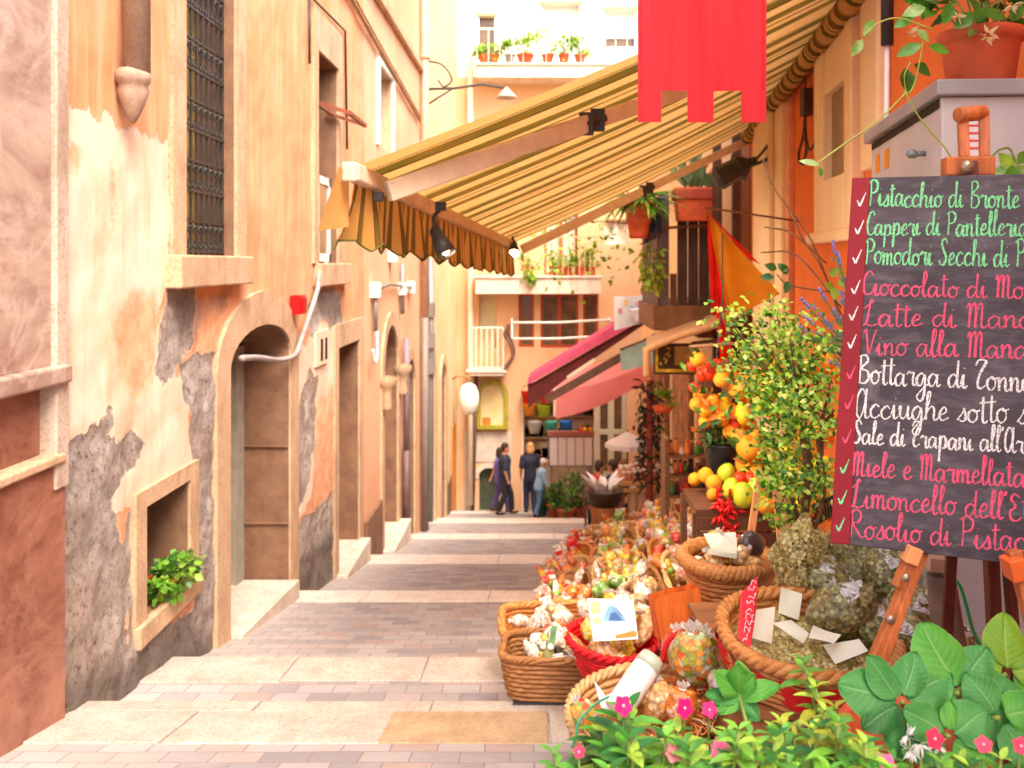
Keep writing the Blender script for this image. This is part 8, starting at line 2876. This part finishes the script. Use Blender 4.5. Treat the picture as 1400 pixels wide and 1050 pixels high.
mb.build('page', t)
mb = MB(METAL_G)
mb.b2(x0-0.03, x1+0.03, 22.40, 22.43, z0-0.04, z1+0.04)
for x in (x0+0.05, x1-0.05): mb.b2(x-0.02, x+0.02, 22.44, 22.48, street_h(22.4)-0.05, z1)
mb.m = mat('board_top', '#B87868', 0.6, 0.15)
mb.b2(x0-0.05, x1+0.05, 22.34, 22.48, z1+0.04, z1+0.16)
mb.build('frame', t)
mb = MB()
o = P(800, 592, 22.4)
for x, c in ((794, 'r'), (800, 'y'), (806, 'o')):
    mb.m = FR[c]
    q = P(x, 591, 22.4)
    mb.ball(Vector((q.x, 22.41, z1+0.20)), 0.055, 10, 8)
tag(mb.build('fruit_ornament', origin=o), 'small red and yellow fruit ornament on top of the white menu board', 'ornament')
# round dark planter stand with white papers
zc = 12.6
o = Vector((P(826, 0, zc).x, zc, street_h(zc)))
t = thing('barrel_stand', 'small barrel stand with a dark tub full of white paper cones', 'stand', o)
mb = MB(mat('barrel_wood', '#A0602C', 0.6, 0.25, 6, stretch=(6, 6, 1)))
hz = P(0, 690, zc).z-o.z
mb.lathe([(0, 0), (0.15, 0), (0.18, hz*0.5), (0.20, hz), (0, hz)], o, 20)
mb.m = DARK
mb.lathe([(0.17, hz*0.3), (0.18, hz*0.33), (0.185, hz*0.5)], o, 20)
mb.build('barrel', t)
mb = MB(mat('dark_tub', '#4A3A2C', 0.5, 0.2))
mb.lathe([(0, hz), (0.20, hz), (0.27, hz+0.20), (0.28, hz+0.22), (0.24, hz+0.2), (0, hz+0.17)], o, 20)
mb.build('tub', t)
mb = MB(PAPER_W)
rr = random.Random(9)
for k in range(16):
    a = rr.uniform(0, 6.28)
    d = Vector((math.cos(a)*0.7, math.sin(a)*0.7, 1))
    p = o+Vector((math.cos(a)*0.13, math.sin(a)*0.13, hz+0.18))
    mb.leaf(p, d, (-math.cos(a), -math.sin(a), 0.5), rr.uniform(0.2, 0.36), 0.1, 0.9, 0.1, True)
mb.build('paper_cone', t)
# jar tables
for (xa, xb, z, yt, lab, nj, key) in ((848, 918, 14.2, 659, 'long tan table with rows of pinkish jars beside the barrel stand', 18, 'j'),):
    a, b = P(xa, yt, z), P(xb, yt, z)
    t = thing('jar_table', lab, 'table', Vector(((a.x+b.x)/2, z, street_h(z))))
    mb = MB(mat('tan_board', '#D8A060', 0.6, 0.15, 6))
    mb.b2(a.x, b.x, z-0.02, z+0.9, a.z-0.06, a.z)
    mb.b2(a.x, b.x, z-0.03, z-0.02, a.z-0.16, a.z-0.09)
    mb.build('table_top', t)
    mb = MB(mat('tan_cloth', '#D0A880', 0.85, 0.1, 4))
    mb.sheet(lambda u, v: Vector((a.x+0.12+(b.x-a.x-0.14)*u, z+0.02*math.sin(u*30), a.z-0.16-v*(a.z-0.16-street_h(z)))), 40, 3)
    mb.m = mat('pink_stripe', '#E88C80', 0.8, 0.1)
    mb.box((a.x+0.35, z-0.03, a.z-0.45), (0.05, 0.01, 0.4), Matrix.Rotation(0.2, 3, 'Y'))
    mb.build('table_skirt', t)
    for k in range(4):
        mb = MB(WOODB)
        xx, yy = (a.x+0.05, b.x-0.05)[k % 2], (z+0.05, z+0.85)[k//2]
        mb.b2(xx-0.025, xx+0.025, yy-0.025, yy+0.025, street_h(yy)-0.05, a.z-0.06)
        mb.build('leg', t)
    proto = None
    k = 0
    for j in range(3):
        for i in range(9):
            q = Vector((a.x+0.07+(b.x-a.x-0.12)*i/8+RND.uniform(-.01, .01), z+0.1+0.26*j, a.z))
            if proto is None:
                proto = thing('jar', 'lidded glass jar of reddish paste on the tan table', 'jar', q, 'jars on the tan table')
                mb = MB(mat('jar_paste', '#C86C54', 0.2, 0.35, 3, spec=0.7, hex2='#D89C80'))
                mb.lathe([(0, 0), (0.042, 0), (0.046, 0.02), (0.046, 0.10), (0.036, 0.12), (0, 0.12)], q, 12)
                mb.build('glass', proto)
                mb = MB(mat('jar_lid', '#F4E4D4', 0.4, 0.1))
                mb.lathe([(0.038, 0.12), (0.040, 0.12), (0.04, 0.145), (0, 0.147)], q, 12)
                mb.build('lid', proto)
            else:
                dup(proto, q, 0, scale=(1, 1, RND.uniform(0.9, 1.3)))
# cafe guests
def chair(o, yaw, lab):
    t = thing('chair', lab, 'chair', o, 'cafe chairs')
    m = mat('cafe_chair', '#7A4434', 0.6, 0.15)
    R = rz(yaw)
    mb = MB(m)
    mb.box(o+Vector((0, 0, 0.44)), (0.42, 0.42, 0.035), R)
    mb.build('seat', t)
    mb = MB(m)
    mb.box(o+R @ Vector((-0.2, 0, 0.75)), (0.03, 0.40, 0.25), R)
    mb.build('backrest', t)
    for sx in (-1, 1):
        for sy in (-1, 1):
            mb = MB(m)
            mb.box(o+R @ Vector((sx*0.19, sy*0.18, 0.22 if sx > 0 else 0.42)), (0.03, 0.03, 0.44 if sx > 0 else 0.88), R)
            mb.build('leg', t)
for k, (x, z, sh_, hr, yaw, lab) in enumerate(((819, 16.4, REDC, DKHAIR, 0.4, 'seated guest in a red shirt at the left of the cafe tables'), (838, 16.9, BLACKC, DKHAIR, 2.6, 'seated guest in dark clothes turned left behind the jar table'), (853, 17.2, cloth_m('blue_vest', '#3C5CC8'), mat('brown_hair', '#7A4C30', 0.6, 0.2), 1.2, 'seated guest in a blue shirt behind the jar table'), (872, 16.6, WHITEC, DKHAIR, 2.9, 'dark haired guest in a white shirt behind the jar table'))):
    o = gp(x, z)
    chair(o, yaw, ['chair under the guest in red', 'chair under the guest in dark clothes', 'chair under the guest in blue', 'chair under the guest in white'][k])
    person(lab, o, 1.72, yaw, sh_, BLACKC, hr, (0.02, -0.02), (0.3, 0.3), sit=True, group='guests seated at the cafe')
o = gp(838, 19.3)
t = thing('cafe_table', 'small round cafe table among the seated guests', 'table', o)
mb = MB(mat('orange_cloth_top', '#E8904C', 0.7, 0.12))
mb.lathe([(0, 0.72), (0.42, 0.72), (0.42, 0.745), (0, 0.747)], o, 24)
mb.build('table_top', t)
mb = MB(IRON)
mb.lathe([(0.22, 0), (0.22, 0.02), (0.03, 0.05), (0.03, 0.72)], o, 12)
mb.build('stem', t)
o = gp(858, 20.3)
t = thing('parasol', 'small white parasol over the cafe tables', 'parasol', o)
ph = P(0, 590, 20.3).z-o.z
mb = MB(mat('white_canvas', '#FFFEFC', 0.7, 0.02, 4, trans=0.2, k=0.95))
n = 8
vs = [o+Vector((0, 0, ph))]+[o+Vector((0.52*math.cos(2*PI*k/n), 0.52*math.sin(2*PI*k/n), ph-0.26)) for k in range(n)]+[o+Vector((0.53*math.cos(2*PI*k/n), 0.53*math.sin(2*PI*k/n), ph-0.36)) for k in range(n)]
mb.add(vs, [(0, 1+k, 1+(k+1) % n) for k in range(n)]+[(1+k, 1+n+k, 1+n+(k+1) % n, 1+(k+1) % n) for k in range(n)])
mb.build('canopy', t)
mb = MB(WOODB)
mb.tube([o, o+Vector((0, 0, ph+0.05))], 0.02, 8)
mb.build('pole', t)
mb = MB(STONE)
mb.lathe([(0, 0), (0.2, 0), (0.2, 0.06), (0.04, 0.08)], o, 16)
mb.build('base', t)
# red and dark draped post before the tan house
o = Vector((P(888, 0, 13.2).x, 13.2, street_h(13.2)))
t = thing('draped_post', 'reddish post hung with dark dried garlands in front of the tan house', 'post', o)
mb = MB(mat('red_post', '#A8483C', 0.7, 0.2, 8))
hp = P(0, 520, 13.2).z-o.z
mb.lathe([(0.06, 0), (0.05, hp*0.5), (0.05, hp), (0, hp)], o, 12)
mb.build('post', t)
mb = MB()
rr = random.Random(44)
for k in range(300):
    y = rr.uniform(0.35, 1.0)*hp
    mb.m = rr.choice([mat('dried_dark', '#3C3024', 0.8, 0.3), mat('dried_maroon', '#6C2C2C', 0.8, 0.3), MATS['dried_dark'], LEAF_D])
    s = rr.choice((-1, 1))
    mb.leaf(o+Vector((s*0.10+rr.gauss(0, 0.04), -0.03+rr.gauss(0, 0.05), y)), rvec()+Vector((0, 0, -0.6)), rvec(), 0.14, 0.05, 0.3, 0.4)
mb.build('dried_garland', t)
o = P(906, 555, 12.5)
t = thing('hanging_planter', 'small orange hanging planter with yellow green leaves by the reddish post', 'plant', o)
mb = MB(mat('orange_pot', '#E0602C', 0.6, 0.15))
mb.lathe([(0, -0.10), (0.11, -0.09), (0.15, 0.0), (0.13, 0.0), (0, -0.03)], o, 16)
mb.m = IRON
mb.tube([o+Vector((0.12, 0, 0)), o+Vector((0, 0, 0.5)), Vector((o.x, o.y, P(0, 505, 12.5).z+0.2))], 0.006, 4)
mb.tube([o+Vector((-0.12, 0, 0)), o+Vector((0, 0, 0.5))], 0.006, 4)
mb.build('pot', t)
foliage('foliage', t, o+Vector((0, 0, 0.08)), (0.2, 0.14, 0.10), 130, 0.09, [LEAF_Y, LEAF_L], 71, hang=0.2)
# shelf of ornaments against the tan house
o = P(938, 640, 8.8)
t = thing('ornament_rack', 'brown rack of small ornaments and dried flowers between the trays and the citrus', 'rack', Vector((o.x, 8.8, ground(8.8))))
mb = MB(WOODB)
x0, x1 = P(912, 0, 8.8).x, P(968, 0, 8.8).x
zt, zb = P(0, 600, 8.8).z, ground(8.9)
for x in (x0, x1): mb.b2(x-0.02, x+0.02, 8.8, 9.1, zb, zt)
for z in (-2.35, -2.15, -1.95): mb.b2(x0, x1, 8.78, 9.1, z, z+0.02)
mb.build('frame', t)
cols = [mat('orn_cream', '#F0DCC0', 0.6, 0.15), mat('orn_brown', '#8A4C2C', 0.6, 0.2), mat('orn_red', '#D0442C', 0.5, 0.2), mat('orn_orange', '#F09040', 0.5, 0.2), mat('orn_dark', '#3C2A22', 0.6, 0.2), mat('orn_green', '#5C8C3C', 0.6, 0.2)]
rr = random.Random(19)
k = 0
for z in (-2.33, -2.13, -1.93):
    for i in range(7):
        c = rr.choice(cols)
        q = Vector((x0+0.05+(x1-x0-0.1)*i/6, 8.82+rr.uniform(0, 0.15), z))
        mb = MB(c)
        h = rr.uniform(0.08, 0.17)
        mb.lathe([(0, 0), (0.025, 0), (0.033, h*0.35), (0.015, h*0.7), (0.022, h*0.85), (0, h)], q, 10)
        mb.m = rr.choice(cols)
        mb.ball(q+Vector((0, 0, h)), 0.018, 8, 6)
        tag(mb.build('ornament', origin=q), f'small turned {c.name[4:]} ornament on the {["lowest", "middle", "top"][k//7]} shelf of the brown rack', 'ornament', 'ornaments on the brown rack')
        k += 1
